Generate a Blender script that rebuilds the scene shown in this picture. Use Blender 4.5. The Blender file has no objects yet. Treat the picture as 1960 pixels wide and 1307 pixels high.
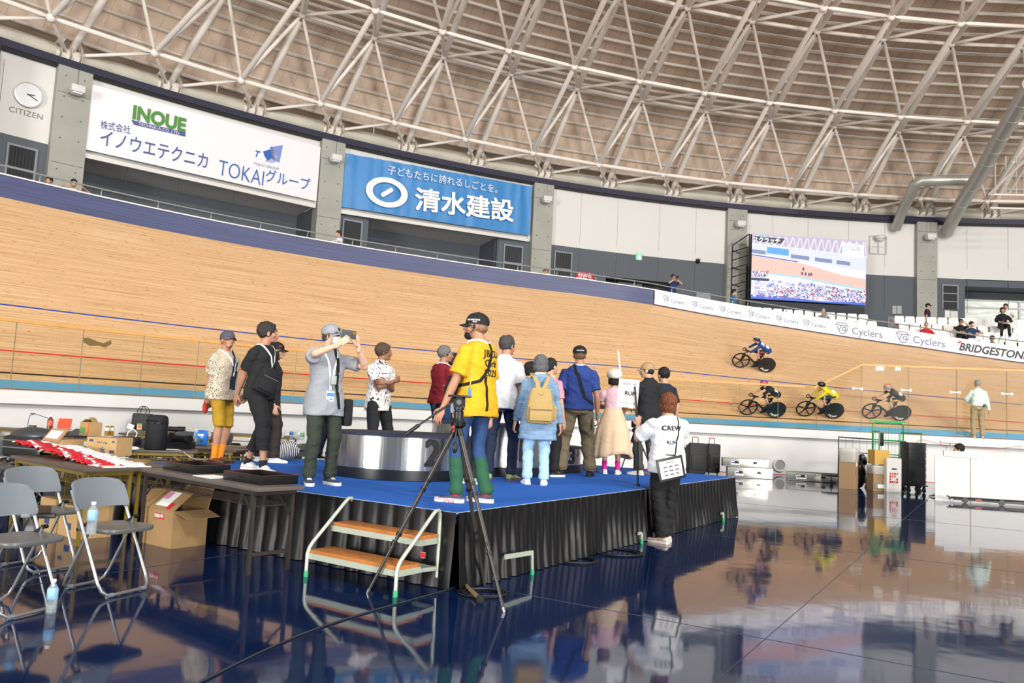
import bpy, bmesh, math, random
from math import sin, cos, pi, radians as RAD, sqrt, atan2
from mathutils import Vector as V, Matrix, noise
random.seed(7)
SC = bpy.context.scene; COL = SC.collection
# ---------------------------------------------------------------- camera
FPX = 1530.0; CH = 1.38; PITCH = math.atan(140/1530); ROLL = math.atan(.05)
_R0 = V((1,0,0)); _U0 = V((0,-sin(PITCH),cos(PITCH))); CF = V((0,cos(PITCH),sin(PITCH)))
CR = cos(ROLL)*_R0 + sin(ROLL)*_U0; CU = -sin(ROLL)*_R0 + cos(ROLL)*_U0
cd = bpy.data.cameras.new('camera'); cam = bpy.data.objects.new('camera', cd); COL.objects.link(cam)
cd.sensor_width = 36; cd.lens = 36*FPX/1960; cd.clip_start = .05; cd.clip_end = 400
cam.matrix_world = Matrix(((CR.x,CU.x,-CF.x,0),(CR.y,CU.y,-CF.y,0),(CR.z,CU.z,-CF.z,CH),(0,0,0,1)))
SC.camera = cam
# ---------------------------------------------------------------- world, lights, exposure
SC.view_settings.view_transform = 'Standard'; SC.view_settings.look = 'None'
SC.view_settings.gamma = 1; SC.view_settings.use_curve_mapping = False
SC.view_settings.exposure = 0.08
w = bpy.data.worlds.new('world'); SC.world = w; w.use_nodes = True
bg = w.node_tree.nodes['Background']; bg.inputs[0].default_value = (1.0,.97,.93,1); bg.inputs[1].default_value = .38
C2 = V((18.64,-8.52))          # centre of the building
CT = V((9.305,1.123))          # centre of the track's turn
def lamp(loc, target, size, power, col=(1,.965,.92)):
    l = bpy.data.lights.new('hall_and_fill_lamp','AREA'); l.shape = 'DISK'; l.size = size; l.energy = power; l.color = col
    o = bpy.data.objects.new('hall_and_fill_lamp', l); COL.objects.link(o); o.location = loc
    o.rotation_euler = (V(target)-V(loc)).to_track_quat('-Z','Y').to_euler()
lamp((22,-14,20),(2,36,9),2.2,5200)
lamp((6,-16,20),(-8,28,7),2.2,3600)
lamp((30,-2,19.5),(18,36,8),2.2,2600)
lamp((2,-4,17),(0,12,0),5,500)  # this and the next two are added fill light, not hall fittings
lamp((14,4,18),(6,20,2),5,450)
lamp((-10,-2,15),(-6,12,0),5,250)
lamp((22,-34,4),(8,24,17),14,20000,(1,.97,.93))     # this and the next: added unseen uplights behind the camera, brightening the roof
lamp((-24,-20,4),(6,24,17),10,11000,(1,.97,.93))
# ---------------------------------------------------------------- helpers
def ray(x, y): return CF + CR*((x-980)/FPX) - CU*((y-653.5)/FPX)
def at_z(x, y, z=0.0):
    d = ray(x,y); t = (z-CH)/d.z; return V((d.x*t, d.y*t, z))
def at_Y(x, y, Y):
    d = ray(x,y); t = Y/d.y; return V((d.x*t, Y, CH+d.z*t))
def at_R(x, y, c, R):
    d = ray(x,y); a = d.x**2+d.y**2; b = -2*(d.x*c.x+d.y*c.y); k = c.x**2+c.y**2-R*R
    t = (-b+sqrt(b*b-4*a*k))/2/a; return V((d.x*t,d.y*t,CH+d.z*t))
def th_of(p, c): return math.degrees(atan2(p.y-c.y, p.x-c.x))
def pol(c, r, th, z): return V((c.x+r*cos(RAD(th)), c.y+r*sin(RAD(th)), z))
def lin(h):
    if isinstance(h, str):
        h = h.lstrip('#'); h = [int(h[i:i+2],16)/255 for i in (0,2,4)]
    return [c/12.92 if c <= .04045 else ((c+.055)/1.055)**2.4 for c in h[:3]]
MATS = {}
def mat(name, col='808080', rough=.6, metal=0, emit=None, es=1, var=0, vs=8, bump=0, bs=60, trans=0, alpha=1, spec=.5, ior=1.45, stretch=None, coat=0):
    if name in MATS: return MATS[name]
    m = bpy.data.materials.new(name); m.use_nodes = True; nt = m.node_tree; p = nt.nodes['Principled BSDF']
    c = lin(col); p.inputs['Base Color'].default_value = (*c,1); p.inputs['Roughness'].default_value = rough
    p.inputs['Metallic'].default_value = metal; p.inputs['IOR'].default_value = ior
    p.inputs['Transmission Weight'].default_value = trans; p.inputs['Alpha'].default_value = alpha
    p.inputs['Specular IOR Level'].default_value = spec; p.inputs['Coat Weight'].default_value = coat
    if emit: p.inputs['Emission Color'].default_value = (*lin(emit),1); p.inputs['Emission Strength'].default_value = es
    if var or bump:
        tc = nt.nodes.new('ShaderNodeTexCoord'); mp = nt.nodes.new('ShaderNodeMapping'); nt.links.new(tc.outputs['Object'], mp.inputs[0])
        if stretch: mp.inputs['Scale'].default_value = stretch
    if var:
        n = nt.nodes.new('ShaderNodeTexNoise'); n.inputs['Scale'].default_value = vs; n.inputs['Detail'].default_value = 5
        r = nt.nodes.new('ShaderNodeValToRGB'); nt.links.new(mp.outputs[0], n.inputs['Vector']); nt.links.new(n.outputs[0], r.inputs[0])
        r.color_ramp.elements[0].position = .3; r.color_ramp.elements[1].position = .7
        r.color_ramp.elements[0].color = (*[x*(1-var) for x in c],1); r.color_ramp.elements[1].color = (*[min(1,x*(1+var)) for x in c],1)
        nt.links.new(r.outputs[0], p.inputs['Base Color'])
    if bump:
        n = nt.nodes.new('ShaderNodeTexNoise'); n.inputs['Scale'].default_value = bs; n.inputs['Detail'].default_value = 3
        b = nt.nodes.new('ShaderNodeBump'); b.inputs['Strength'].default_value = bump; b.inputs['Distance'].default_value = .01
        nt.links.new(mp.outputs[0], n.inputs['Vector']); nt.links.new(n.outputs[0], b.inputs['Height']); nt.links.new(b.outputs[0], p.inputs['Normal'])
    MATS[name] = m; return m
class MB:
    """collects shapes, then links them as one mesh object"""
    def __init__(s): s.v = []; s.f = []; s.m = []; s.mi = 0; s.uv = None
    def add(s, vs, fs):
        o = len(s.v); s.v += [V(p) for p in vs]; s.f += [tuple(i+o for i in f) for f in fs]; s.m += [s.mi]*len(fs); return s
    def box(s, c, d, rz=0, M=None):
        x,y,z = [k/2 for k in d]; R = Matrix.Rotation(rz,3,'Z') if M is None else M; c = V(c)
        vs = [c + R@V((i*x,j*y,k*z)) for i in (-1,1) for j in (-1,1) for k in (-1,1)]
        return s.add(vs, [(0,1,3,2),(4,6,7,5),(0,4,5,1),(2,3,7,6),(0,2,6,4),(1,5,7,3)])
    def bbox(s, c, d, b=.006, rz=0, M=None):     # box with bevelled edges
        bm = bmesh.new(); bmesh.ops.create_cube(bm, size=1)
        for v_ in bm.verts: v_.co = V((v_.co.x*d[0], v_.co.y*d[1], v_.co.z*d[2]))
        bmesh.ops.bevel(bm, geom=bm.edges[:], offset=b, segments=2, profile=.6, affect='EDGES')
        R = Matrix.Rotation(rz,3,'Z') if M is None else M; c = V(c); bm.verts.index_update()
        s.add([c+R@v_.co for v_ in bm.verts], [tuple(q.index for q in f.verts) for f in bm.faces]); bm.free(); return s
    def bar(s, a, b, w_, h=None, up=(0,0,1)):
        a = V(a); b = V(b); h = h or w_; t = (b-a); L = t.length
        if L < 1e-6: return s
        t.normalize(); u = V(up)
        if abs(t.dot(u)) > .98: u = V((0,1,0))
        x = t.cross(u).normalized(); u = x.cross(t)
        return s.box((a+b)/2, (L,w_,h), M=Matrix((t,x,u)).transposed())
    def tube(s, pts, r, n=8, cap=True):
        pts = [V(p) for p in pts]; rr = r if isinstance(r,(list,tuple)) else [r]*len(pts); rings = []; prev = None
        for i,p in enumerate(pts):
            t = (pts[min(i+1,len(pts)-1)]-pts[max(i-1,0)]).normalized()
            if prev is None:
                u = V((0,0,1)) if abs(t.z) < .9 else V((1,0,0))
            else: u = prev
            x = t.cross(u).normalized(); u = x.cross(t); prev = u
            rings.append([p + (x*cos(2*pi*k/n)+u*sin(2*pi*k/n))*rr[i] for k in range(n)])
        return s.loft(rings, cap)
    def loft(s, rings, cap=True, close=False):
        n = len(rings[0]); vs = [p for r in rings for p in r]; fs = []
        m_ = len(rings)
        for i in range(m_ if close else m_-1):
            a = i*n; b = ((i+1)%m_)*n
            for k in range(n): fs.append((a+k,a+(k+1)%n,b+(k+1)%n,b+k))
        if cap and not close: fs += [tuple(range(n-1,-1,-1)), tuple((m_-1)*n+k for k in range(n))]
        return s.add(vs, fs)
    def ell(s, c, x, y, z, nu=14, nv=9):
        c = V(c); x = V(x); y = V(y); z = V(z); vs = [c-z]; fs = []
        for j in range(1,nv):
            a = -pi/2+pi*j/nv
            for k in range(nu): vs.append(c + x*cos(a)*cos(2*pi*k/nu) + y*cos(a)*sin(2*pi*k/nu) + z*sin(a))
        vs.append(c+z); T = len(vs)-1
        for k in range(nu):
            fs.append((0,1+(k+1)%nu,1+k)); b = 1+(nv-2)*nu; fs.append((T,b+k,b+(k+1)%nu))
            for j in range(nv-2):
                a = 1+j*nu; b = a+nu; fs.append((a+k,a+(k+1)%nu,b+(k+1)%nu,b+k))
        return s.add(vs, fs)
    def sph(s, c, r, nu=12, nv=8): return s.ell(c,(r,0,0),(0,r,0),(0,0,r),nu,nv)
    def cyl(s, a, b, r, n=16): return s.tube([a,b], r, n)
    def lathe(s, c, prof, n=20, cap=True, M=None):
        c = V(c); R = M or Matrix.Identity(3)
        return s.loft([[c+R@V((r*cos(2*pi*k/n), r*sin(2*pi*k/n), z)) for k in range(n)] for r,z in prof], cap)
    def quad(s, a, b, c, d): return s.add([a,b,c,d], [(0,1,2,3)])
    def prism(s, poly, dz, M=None, c=(0,0,0)):       # polygon in xy extruded dz
        c = V(c); R = M or Matrix.Identity(3); n = len(poly)
        vs = [c+R@V((x,y,0)) for x,y in poly]+[c+R@V((x,y,dz)) for x,y in poly]
        return s.add(vs, [tuple(range(n-1,-1,-1)), tuple(range(n,2*n))]+[(i,(i+1)%n,n+(i+1)%n,n+i) for i in range(n)])
    def mesh(s, name):
        me = bpy.data.meshes.new(name); me.from_pydata(s.v, [], s.f); me.update(); return me
    def build(s, name, m=None, parent=None, smooth=True, loc=None, rot=None, ang=40):
        me = s.mesh(name)
        for k in (m if isinstance(m,(list,tuple)) else [m]):
            if k: me.materials.append(k)
        if isinstance(m,(list,tuple)): me.polygons.foreach_set('material_index', s.m)
        if s.uv:
            L = me.uv_layers.new(name='UVMap')
            for lp in me.loops: L.data[lp.index].uv = s.uv[lp.vertex_index]
        bm = bmesh.new(); bm.from_mesh(me); bmesh.ops.recalc_face_normals(bm, faces=bm.faces[:]); bm.to_mesh(me); bm.free()
        if smooth: shade(me, ang)
        return link(name, me, parent, loc, rot)
def shade(me, ang=40):
    me.polygons.foreach_set('use_smooth', [True]*len(me.polygons)); me.set_sharp_from_angle(angle=RAD(ang))
def link(name, me, parent=None, loc=None, rot=None):
    o = bpy.data.objects.new(name, me); COL.objects.link(o)
    if parent: o.parent = parent
    if loc is not None: o.location = loc
    if rot is not None: o.rotation_euler = rot
    return o
def tag(o, label, cat, group=None, kind=None):
    o['label'] = label; o['category'] = cat
    if group: o['group'] = group
    if kind: o['kind'] = kind
    return o
def thing(name, label, cat, loc=(0,0,0), rz=0, group=None):
    o = bpy.data.objects.new(name, None); COL.objects.link(o); o.location = loc; o.rotation_euler = (0,0,rz); o.empty_display_size = .1
    return tag(o, label, cat, group)
def struct(o, label=None):
    o['kind'] = 'structure'
    if label: o['label'] = label
    return o
def dup(root, loc=None, rz=None, label=None, group=None):
    r = root.copy(); COL.objects.link(r)
    if loc is not None: r.location = loc
    if rz is not None: r.rotation_euler = (0,0,rz)
    if label: r['label'] = label
    if group: r['group'] = group
    for ch in list(root.children):
        c = ch.copy(); COL.objects.link(c); c.parent = r
        for g in list(ch.children):
            d = g.copy(); COL.objects.link(d); d.parent = c
    return r
def evalmesh(o):
    dg = bpy.context.evaluated_depsgraph_get(); return bpy.data.meshes.new_from_object(o.evaluated_get(dg))
_TC = {}
def text_geo(body, size=1, bold=0, shear=0, extrude=.01, align='CENTER', spacing=1, wide=1, thick=0):
    key = (body,bold,shear,align,spacing)
    if key not in _TC:
        c = bpy.data.curves.new('t','FONT'); c.body = body; c.size = 1; c.offset = bold; c.shear = shear; c.align_x = align; c.align_y = 'CENTER'
        c.space_character = spacing; c.resolution_u = 3
        o = bpy.data.objects.new('t',c); COL.objects.link(o); me = evalmesh(o)
        _TC[key] = ([v.co.copy() for v in me.vertices], [tuple(p.vertices) for p in me.polygons])
        bpy.data.objects.remove(o); bpy.data.curves.remove(c); bpy.data.meshes.remove(me)
    vs, fs = _TC[key]
    if thick:
        n = len(vs); A = [(dx,dy) for dx in (-thick,0,thick) for dy in (-thick,0,thick)]
        vs = [V((v.x+dx,v.y+dy,.0016*q)) for q,(dx,dy) in enumerate(A) for v in vs]; fs = [tuple(i+k*n for i in f) for k in range(9) for f in fs]
        return [V((v.x*size*wide, v.y*size, v.z*size)) for v in vs], fs
    return [V((v.x*size*wide, v.y*size, 0)) for v in vs], fs
def text_on(mb, body, c, right, up, size, out=.01, **k):
    """lettering laid on a plane: centre c, unit right and up vectors, pushed out along the normal"""
    vs, fs = text_geo(body, size, **k); right = V(right).normalized(); up = V(up).normalized(); n = right.cross(up)
    mb.add([V(c)+right*v.x+up*v.y+n*out for v in vs], fs)
# palette
M_white = mat('white_paint','d6d5d2',.55,var=.03,vs=2)
M_black = mat('black_plastic','151517',.45)
M_dark = mat('dark_metal','26272a',.4,.6)
M_steel = mat('grey_metal','9a9b9b',.3,.9)
M_chrome = mat('bright_metal','c8c8c8',.15,1)
M_card = mat('cardboard','9c7d55',.8,var=.06,vs=6,bump=.1,bs=80)
M_card2 = mat('cardboard_pale','ae8e60',.8,var=.06,vs=6)
M_ink = mat('black_print','1c1c20',.7)
M_blueink = mat('navy_print','2f4470',.7)
M_red = mat('red_print','c8242c',.6)
M_paper = mat('paper','ebe9e4',.8)
# ================================================================ floor
def floor_mat():
    m = bpy.data.materials.new('polished_blue_floor'); m.use_nodes = True; nt = m.node_tree; N = nt.nodes; L = nt.links; p = N['Principled BSDF']
    tc = N.new('ShaderNodeTexCoord')
    n = N.new('ShaderNodeTexNoise'); n.inputs['Scale'].default_value = 1.3; n.inputs['Detail'].default_value = 6; L.new(tc.outputs['Object'], n.inputs['Vector'])
    r = N.new('ShaderNodeValToRGB'); L.new(n.outputs[0], r.inputs[0])
    r.color_ramp.elements[0].position = .35; r.color_ramp.elements[0].color = (*lin('0b1b3e'),1)
    r.color_ramp.elements[1].position = .7; r.color_ramp.elements[1].color = (*lin('11244a'),1)
    L.new(r.outputs[0], p.inputs['Base Color'])
    n2 = N.new('ShaderNodeTexNoise'); n2.inputs['Scale'].default_value = 3; n2.inputs['Detail'].default_value = 4; L.new(tc.outputs['Object'], n2.inputs['Vector'])
    mr = N.new('ShaderNodeMapRange'); mr.inputs['To Min'].default_value = .03; mr.inputs['To Max'].default_value = .085; L.new(n2.outputs[0], mr.inputs[0]); L.new(mr.outputs[0], p.inputs['Roughness'])
    n3 = N.new('ShaderNodeTexNoise'); n3.inputs['Scale'].default_value = 2.2; n3.inputs['Detail'].default_value = 2; L.new(tc.outputs['Object'], n3.inputs['Vector'])
    b = N.new('ShaderNodeBump'); b.inputs['Strength'].default_value = .35; b.inputs['Distance'].default_value = .004; L.new(n3.outputs[0], b.inputs['Height']); L.new(b.outputs[0], p.inputs['Normal'])
    p.inputs['IOR'].default_value = 1.46
    return m
MF = floor_mat()
fl = MB(); fl.box((8,12,-.05),(70,60,.1)); struct(fl.build('floor', MF, smooth=False))
# floor joints run with the hall's axes
jd = V((.52,.854,0)).normalized(); jn = V((-jd.y,jd.x,0)); p0_ = at_z(1537,1160)
jm = MB()
for k in range(-3,4):
    o_ = p0_+jn*k*4.6+V((0,0,.0012))
    jm.bar(o_-jd*14, o_+jd*17, .004, .0016)
q0 = at_z(1640,1255)
for k in range(-1,5):
    o_ = q0+jd*k*4.6+V((0,0,.0012)); jm.bar(o_-jn*15, o_+jn*15, .004, .0016)
struct(jm.build('floor_joint', mat('joint_line','3c4353',.5), smooth=False))
# ================================================================ track
RL = 23.15
TT = [(170,5.95),(140,6.12),(125,6.07),(116,6.03),(104,5.9),(98,5.73),(93,5.47),(89,5.28),(84.3,5.03),(78,4.68),(71.5,4.24),(62,3.75),(50,3.3)]
def interp(T, x):
    T = sorted(T)
    if x <= T[0][0]: return T[0][1]
    for (a,b),(c,d) in zip(T,T[1:]):
        if x <= c: t = (x-a)/(c-a); return b+(d-b)*t
    return T[-1][1]
def rtop(th): return 28.75+1.25*min(1,max(0,(100-th)/28))
def ztop(th): return interp(TT, th)
TH0, TH1 = 52, 168
def arcs(n, a=TH0, b=TH1): return [a+(b-a)*i/n for i in range(n+1)]
def strip(prof, n=150, a=TH0, b=TH1, c=CT, closed=False):
    """sweep a profile (function th -> [(r,z),...]) round centre c; uv = metres along and across"""
    mb = MB(); mb.uv = []; ths = arcs(n,a,b); m_ = len(prof(ths[0]))
    for th in ths:
        P = prof(th); vv = 0
        for i,(r,z) in enumerate(P):
            if i: vv += sqrt((r-P[i-1][0])**2+(z-P[i-1][1])**2)
            mb.v.append(pol(c,r,th,z)); mb.uv.append((RAD(th)*26, vv))
    for i in range(n):
        for k in range(m_ if closed else m_-1):
            k2 = (k+1)%m_; mb.f.append((i*m_+k,i*m_+k2,(i+1)*m_+k2,(i+1)*m_+k)); mb.m.append(0)
    if closed:
        mb.f += [tuple(range(m_)), tuple(n*m_+k for k in range(m_-1,-1,-1))]; mb.m += [0,0]
    return mb
def wood_mat(name, c1, c2, c3, gain=1.0, knots=True, rough=.38):
    m = bpy.data.materials.new(name); m.use_nodes = True; nt = m.node_tree; N = nt.nodes; L = nt.links; p = N['Principled BSDF']
    uv = N.new('ShaderNodeUVMap'); uv.uv_map = 'UVMap'
    def nz(sx, sy, det=4, sc=1):
        mp = N.new('ShaderNodeMapping'); mp.inputs['Scale'].default_value = (sx,sy,1); L.new(uv.outputs[0], mp.inputs[0])
        n = N.new('ShaderNodeTexNoise'); n.inputs['Scale'].default_value = sc; n.inputs['Detail'].default_value = det; L.new(mp.outputs[0], n.inputs['Vector']); return n
    a = nz(.35,24,6); r = N.new('ShaderNodeValToRGB'); L.new(a.outputs[0], r.inputs[0])
    e = r.color_ramp.elements; e[0].position = .28; e[0].color = (*lin(c1),1); e[1].position = .7; e[1].color = (*lin(c3),1); k = e.new(.5); k.color = (*lin(c2),1)
    b = nz(1.1,60,3); r2 = N.new('ShaderNodeValToRGB'); L.new(b.outputs[0], r2.inputs[0]); r2.color_ramp.elements[0].position = .38; r2.color_ramp.elements[0].color = (.72,.68,.62,1); r2.color_ramp.elements[1].position = .5; r2.color_ramp.elements[1].color = (1,1,1,1)
    mx = N.new('ShaderNodeMix'); mx.data_type = 'RGBA'; mx.blend_type = 'MULTIPLY'; mx.inputs[0].default_value = .45; L.new(r.outputs[0], mx.inputs[6]); L.new(r2.outputs[0], mx.inputs[7]); out = mx.outputs[2]
    if knots:
        s_ = nz(4.5,26,1,1.3); r3 = N.new('ShaderNodeValToRGB'); L.new(s_.outputs[0], r3.inputs[0]); r3.color_ramp.elements[0].position = .27; r3.color_ramp.elements[0].color = (.42,.3,.2,1); r3.color_ramp.elements[1].position = .33; r3.color_ramp.elements[1].color = (1,1,1,1)
        m2 = N.new('ShaderNodeMix'); m2.data_type = 'RGBA'; m2.blend_type = 'MULTIPLY'; m2.inputs[0].default_value = .9; L.new(out, m2.inputs[6]); L.new(r3.outputs[0], m2.inputs[7]); out = m2.outputs[2]
    L.new(out, p.inputs['Base Color']); p.inputs['Roughness'].default_value = rough
    return m
MW = wood_mat('track_boards','bf956a','d6ae82','e3c298')
MBF = wood_mat('blue_boards','222950','2c3562','374272',knots=False)
M_cda = mat('azure_band','56b4e6',.4,var=.06,vs=3)
def surf(th, s, lift=0):
    """(r,z) on the banking, s metres up from the azure band's outer edge (negative inside it)"""
    if s < 0: t = 1+s/.72; return (RL+.7*t, 1.385+.185*max(0,t)**1.2+lift)
    rt = rtop(th); zt = ztop(th); L_ = sqrt((rt-RL-.7)**2+(zt-1.57)**2); t = s/L_
    sag = -.16*4*t*(1-t)*.5
    dr, dz = (rt-RL-.7)/L_, (zt-1.57)/L_
    return (RL+.7+dr*s-(sag-lift)*dz, 1.57+dz*s+(sag+lift)*dr)
def slen(th): return sqrt((rtop(th)-RL-.7)**2+(ztop(th)-1.57)**2)
tr = strip(lambda th: [surf(th, slen(th)*k/12) for k in range(13)]); struct(tr.build('floor_track', MW, ang=60), 'banked wooden track boards')
tr = strip(lambda th: [(RL-.0,1.385)]+[surf(th, -.72+.72*k/4) for k in range(1,5)]); struct(tr.build('floor_azure_band', M_cda, ang=60), 'azure band at the foot of the track')
tr = strip(lambda th: [(RL-.02,1.392),(RL+.09,1.41)]); struct(tr.build('floor_band_edge', M_card2, ang=60))
M_line = {k: mat(k+'_line', c, .4) for k,c in dict(black='30302c', red='d8392c', blue='2646a4', white='eceae2').items()}
for nm, s0, wd in (('black',.17,.05),('red',.87,.05),('blue',2.42,.05)):
    struct(strip(lambda th: [surf(th,s0,.012), surf(th,s0+wd,.012)]).build('floor_'+nm+'_line', M_line[nm]), nm+' painted line round the track')
# the white cross line with its number, painted on the boards
def track_pt(th, s, lift=.015): r,z = surf(th,s,lift); return pol(CT,r,th,z)
thL = th_of(at_R(1200,800,CT,RL+.7), CT)
ml = MB(); n_ = 14
ml.add([track_pt(thL+d-k*.1, 3.35*k/n_) for k in range(n_+1) for d in (-.07,.07)], [(2*k,2*k+1,2*k+3,2*k+2) for k in range(n_)])
struct(ml.build('floor_cross_line', M_line['white']), 'white line painted across the boards')
mt = MB(); vs, fs = text_geo('150', .26, bold=.02)
mt.add([track_pt(thL-.75-v.x/.42*1.0, .04+(.12+v.y), .02) for v in vs], fs); struct(mt.build('floor_number', M_ink), 'black number 150 painted by the cross line')
# faint maker's mark on the boards at the left
thK = th_of(at_R(205,663,CT,RL+1.3), CT); mk = MB()
poly = [(-.33,.12),(-.2,.17),(0,.05),(.12,.02),(.32,.16),(.3,.02),(.12,-.14),(-.02,-.09),(-.22,-.13),(-.33,-.02)]
mk.add([track_pt(thK-x*2.2, 1.42+y, .02) for x,y in poly], [tuple(range(len(poly)))])
vs, fs = text_geo('velodromes.com', .11); mk.add([track_pt(thK-v.x*2.3, 1.95+v.y, .02) for v in vs], fs)
struct(mk.build('floor_emblem', mat('faded_print','7d6a46',.5)), 'faded dark emblem painted on the boards')
# ledge and white apron wall
struct(strip(lambda th: [(RL+.02,1.388),(RL-.2,1.37),(RL-.2,1.13),(RL-.06,1.13),(RL-.06,-.0)]).build('wall_apron', M_white, ang=30), 'white curved wall below the track')
struct(strip(lambda th: [(RL-.075,0.0),(RL-.075,.012)]).build('baseboard_apron', M_red))
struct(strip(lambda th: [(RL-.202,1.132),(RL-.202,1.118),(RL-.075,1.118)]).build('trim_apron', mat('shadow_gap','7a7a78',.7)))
# blue fence along the top of the boards
TB = 98.1   # the banner starts here and runs right
def fz(th): return ztop(th)+.57
struct(strip(lambda th: [(rtop(th),ztop(th)-.02),(rtop(th)+.02,fz(th)),(rtop(th)+.1,fz(th)),(rtop(th)+.1,ztop(th)-.1)], a=TH0).build('wall_fence', MBF, ang=30), 'navy board fence at the top of the banking')
struct(strip(lambda th: [(rtop(th)-.015,fz(th)-.005),(rtop(th)-.015,fz(th)+.03),(rtop(th)+.11,fz(th)+.03),(rtop(th)+.11,fz(th)-.005)], closed=True).build('trim_fence', M_white, ang=30))
struct(strip(lambda th: [(rtop(th)-.03,ztop(th)+.0),(rtop(th)-.03,ztop(th)+.035)], a=TH0, b=TB).build('trim_banner_foot', mat('navy_edge','2b3050',.5)))
# the white sponsor banner tied to the fence
def bn(th, f): return (rtop(th)-.035-.03*sin(f*pi), ztop(th)+.035+f*.56)
bo = strip(lambda th: [bn(th,f/4) for f in range(5)], a=TH0, b=TB, n=90).build('track_banner', mat('banner_vinyl','eeeef0',.5)); tag(bo, 'long white sponsor banner fixed along the fence at the right of the track', 'banner')
mg = MB(); mgb = MB(); mr_ = MB(); M_slate = mat('slate_print','7b7e93',.6)
def onban(th0, x, y):        # x metres right of th0, y 0..1
    th = th0 - math.degrees(x/29.5); r,z = bn(th, y); return pol(CT, r-.012, th, z)
def ban_text(mb, body, th0, x, y, size, **k):
    vs, fs = text_geo(body, 1, align='LEFT', **{q:v for q,v in k.items() if q!='wide'}); wd = max(v.x for v in vs); f = size/wd; g = f*k.get('wide',1)
    mb.add([onban(th0, x+v.x*f, y+v.y*g/.56) for v in vs], fs)
def ban_logo(mb, th0, s_):   # hexagon outline with the letters inside
    pts = [(-.5,.32),(-.28,.5),(.3,.5),(.55,.3),(.3,-.5),(-.28,-.5)]
    pts = [(-.62,.34),(.62,.34),(.45,.1),(.42,-.28),(.1,-.5),(-.2,-.5),(-.5,-.05)]
    def seg(a,b,w_=.045):
        d = V((b[0]-a[0],b[1]-a[1])).normalized(); n_ = V((-d.y,d.x))*w_
        q = [(a[0]+n_.x,a[1]+n_.y),(b[0]+n_.x,b[1]+n_.y),(b[0]-n_.x,b[1]-n_.y),(a[0]-n_.x,a[1]-n_.y)]
        mb.add([onban(th0, x*s_, .5+y*s_/.56) for x,y in q],[(0,1,2,3)])
    for a,b in [((-.35,.5),(.3,.5)),((-.35,.5),(-.62,.26)),((-.62,.26),(.68,.26)),((.3,.5),(.5,.3)),((-.5,.12),(-.15,-.5)),((-.15,-.5),(.22,-.5)),((.22,-.5),(.5,-.1)),((.5,-.1),(.5,.1)),((-.05,.26),(-.32,-.28)),((.4,.1),(.1,.1)),((.1,.1),(.0,-.22)),((.0,-.22),(.32,-.22)),((.32,-.22),(.36,-.05)),((.36,-.05),(.2,-.05))]: seg(a,b)
def bth(px, py): return th_of(at_R(px,py,CT,rtop(90)+.0), CT)
for px,py in ((1264.5,573),(1321,581),(1376,589),(1432,601),(1487,609),(1541,618)):
    t0 = bth(px+4,py); ban_logo(mg, t0, .215); ban_text(mg, 'Cyclers', t0, .19, .42, .56, bold=.012)
for px,py in ((1615,630),(1734,649)):
    t0 = bth(px,py+4); ban_logo(mg, t0, .40); ban_text(mg, 'Cyclers', t0, .36, .42, 1.15, bold=.012)
mg.build('lettering', M_slate, bo)
t0 = bth(1838,668); ban_text(mgb, 'BRIDGESTONE', t0, .1, .42, 2.38, bold=.03, shear=.3, wide=1.15); mgb.build('lettering', mat('charcoal_print','3a3c44',.6), bo)
mr_.add([onban(t0,x,y) for x,y in ((.13,.66),(.26,.80),(.03,.66),(.14,.80))],[(0,1,3,2)]); mr_.build('red_mark', M_red, bo)
# handrail on the fence
rr = MB()
struct(strip(lambda th: [(rtop(th)+.14+.022*cos(k*pi/4), fz(th)+.255+.022*sin(k*pi/4)) for k in range(8)], closed=True).build('trim_handrail', mat('rail_steel','8f918f',.4,.2)), 'steel handrail above the fence')
for th in range(54,168,3):
    t = th+.6
    rr.tube([pol(CT,rtop(t)+.1,t,fz(t)-.02),pol(CT,rtop(t)+.2,t,fz(t)+.06),pol(CT,rtop(t)+.2,t,fz(t)+.18),pol(CT,rtop(t)+.14,t,fz(t)+.25)],.016,6)
struct(rr.build('trim_handrail_brackets', mat('rail_steel','8f918f',.4,.2)))
# ---------------- glass barrier at the foot of the track
M_glass = mat('barrier_glass','f4f6ea',.02,trans=1,ior=1.06,alpha=1)
def glass_mat():
    m = bpy.data.materials.new('clear_barrier'); m.use_nodes = True; nt = m.node_tree; N = nt.nodes; L = nt.links
    for n in list(N): N.remove(n)
    o = N.new('ShaderNodeOutputMaterial'); t = N.new('ShaderNodeBsdfTransparent'); t.inputs[0].default_value = (.972,.972,.945,1)
    g = N.new('ShaderNodeBsdfGlossy'); g.inputs['Roughness'].default_value = .03
    f = N.new('ShaderNodeFresnel'); f.inputs[0].default_value = 1.07
    x = N.new('ShaderNodeMixShader'); L.new(f.outputs[0], x.inputs[0]); L.new(t.outputs[0], x.inputs[1]); L.new(g.outputs[0], x.inputs[2]); L.new(x.outputs[0], o.inputs[0]); return m
M_glass = glass_mat()
M_oak = mat('rail_oak','cf9a58',.45,var=.06)
GT = th_of(at_R(1563,825,CT,RL), CT)     # where the tall glass begins
GT2 = th_of(at_R(1650,699,CT,RL+.28), CT)
GH = 1.28
def ghz(th):
    if th >= GT: return GH
    if th <= GT2: return 2.06
    return GH+(2.06-GH)*(GT-th)/(GT-GT2)
seams = [(18,742),(148,751),(265,755),(371,762),(560,770),(738,780)]
sth = [th_of(at_R(x,y,CT,RL),CT) for x,y in seams]
ths = [sth[0]+3.9*k for k in range(6,0,-1)]+sth
while ths[-1]-2.95 > GT+.5: ths.append(ths[-1]-((ths[-1]-GT)/round((ths[-1]-GT)/2.95)))
ths.append(GT)
GB = thing('glass_barrier','clear glass barrier with oak rail along the foot of the track, higher at the right','barrier')
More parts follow.
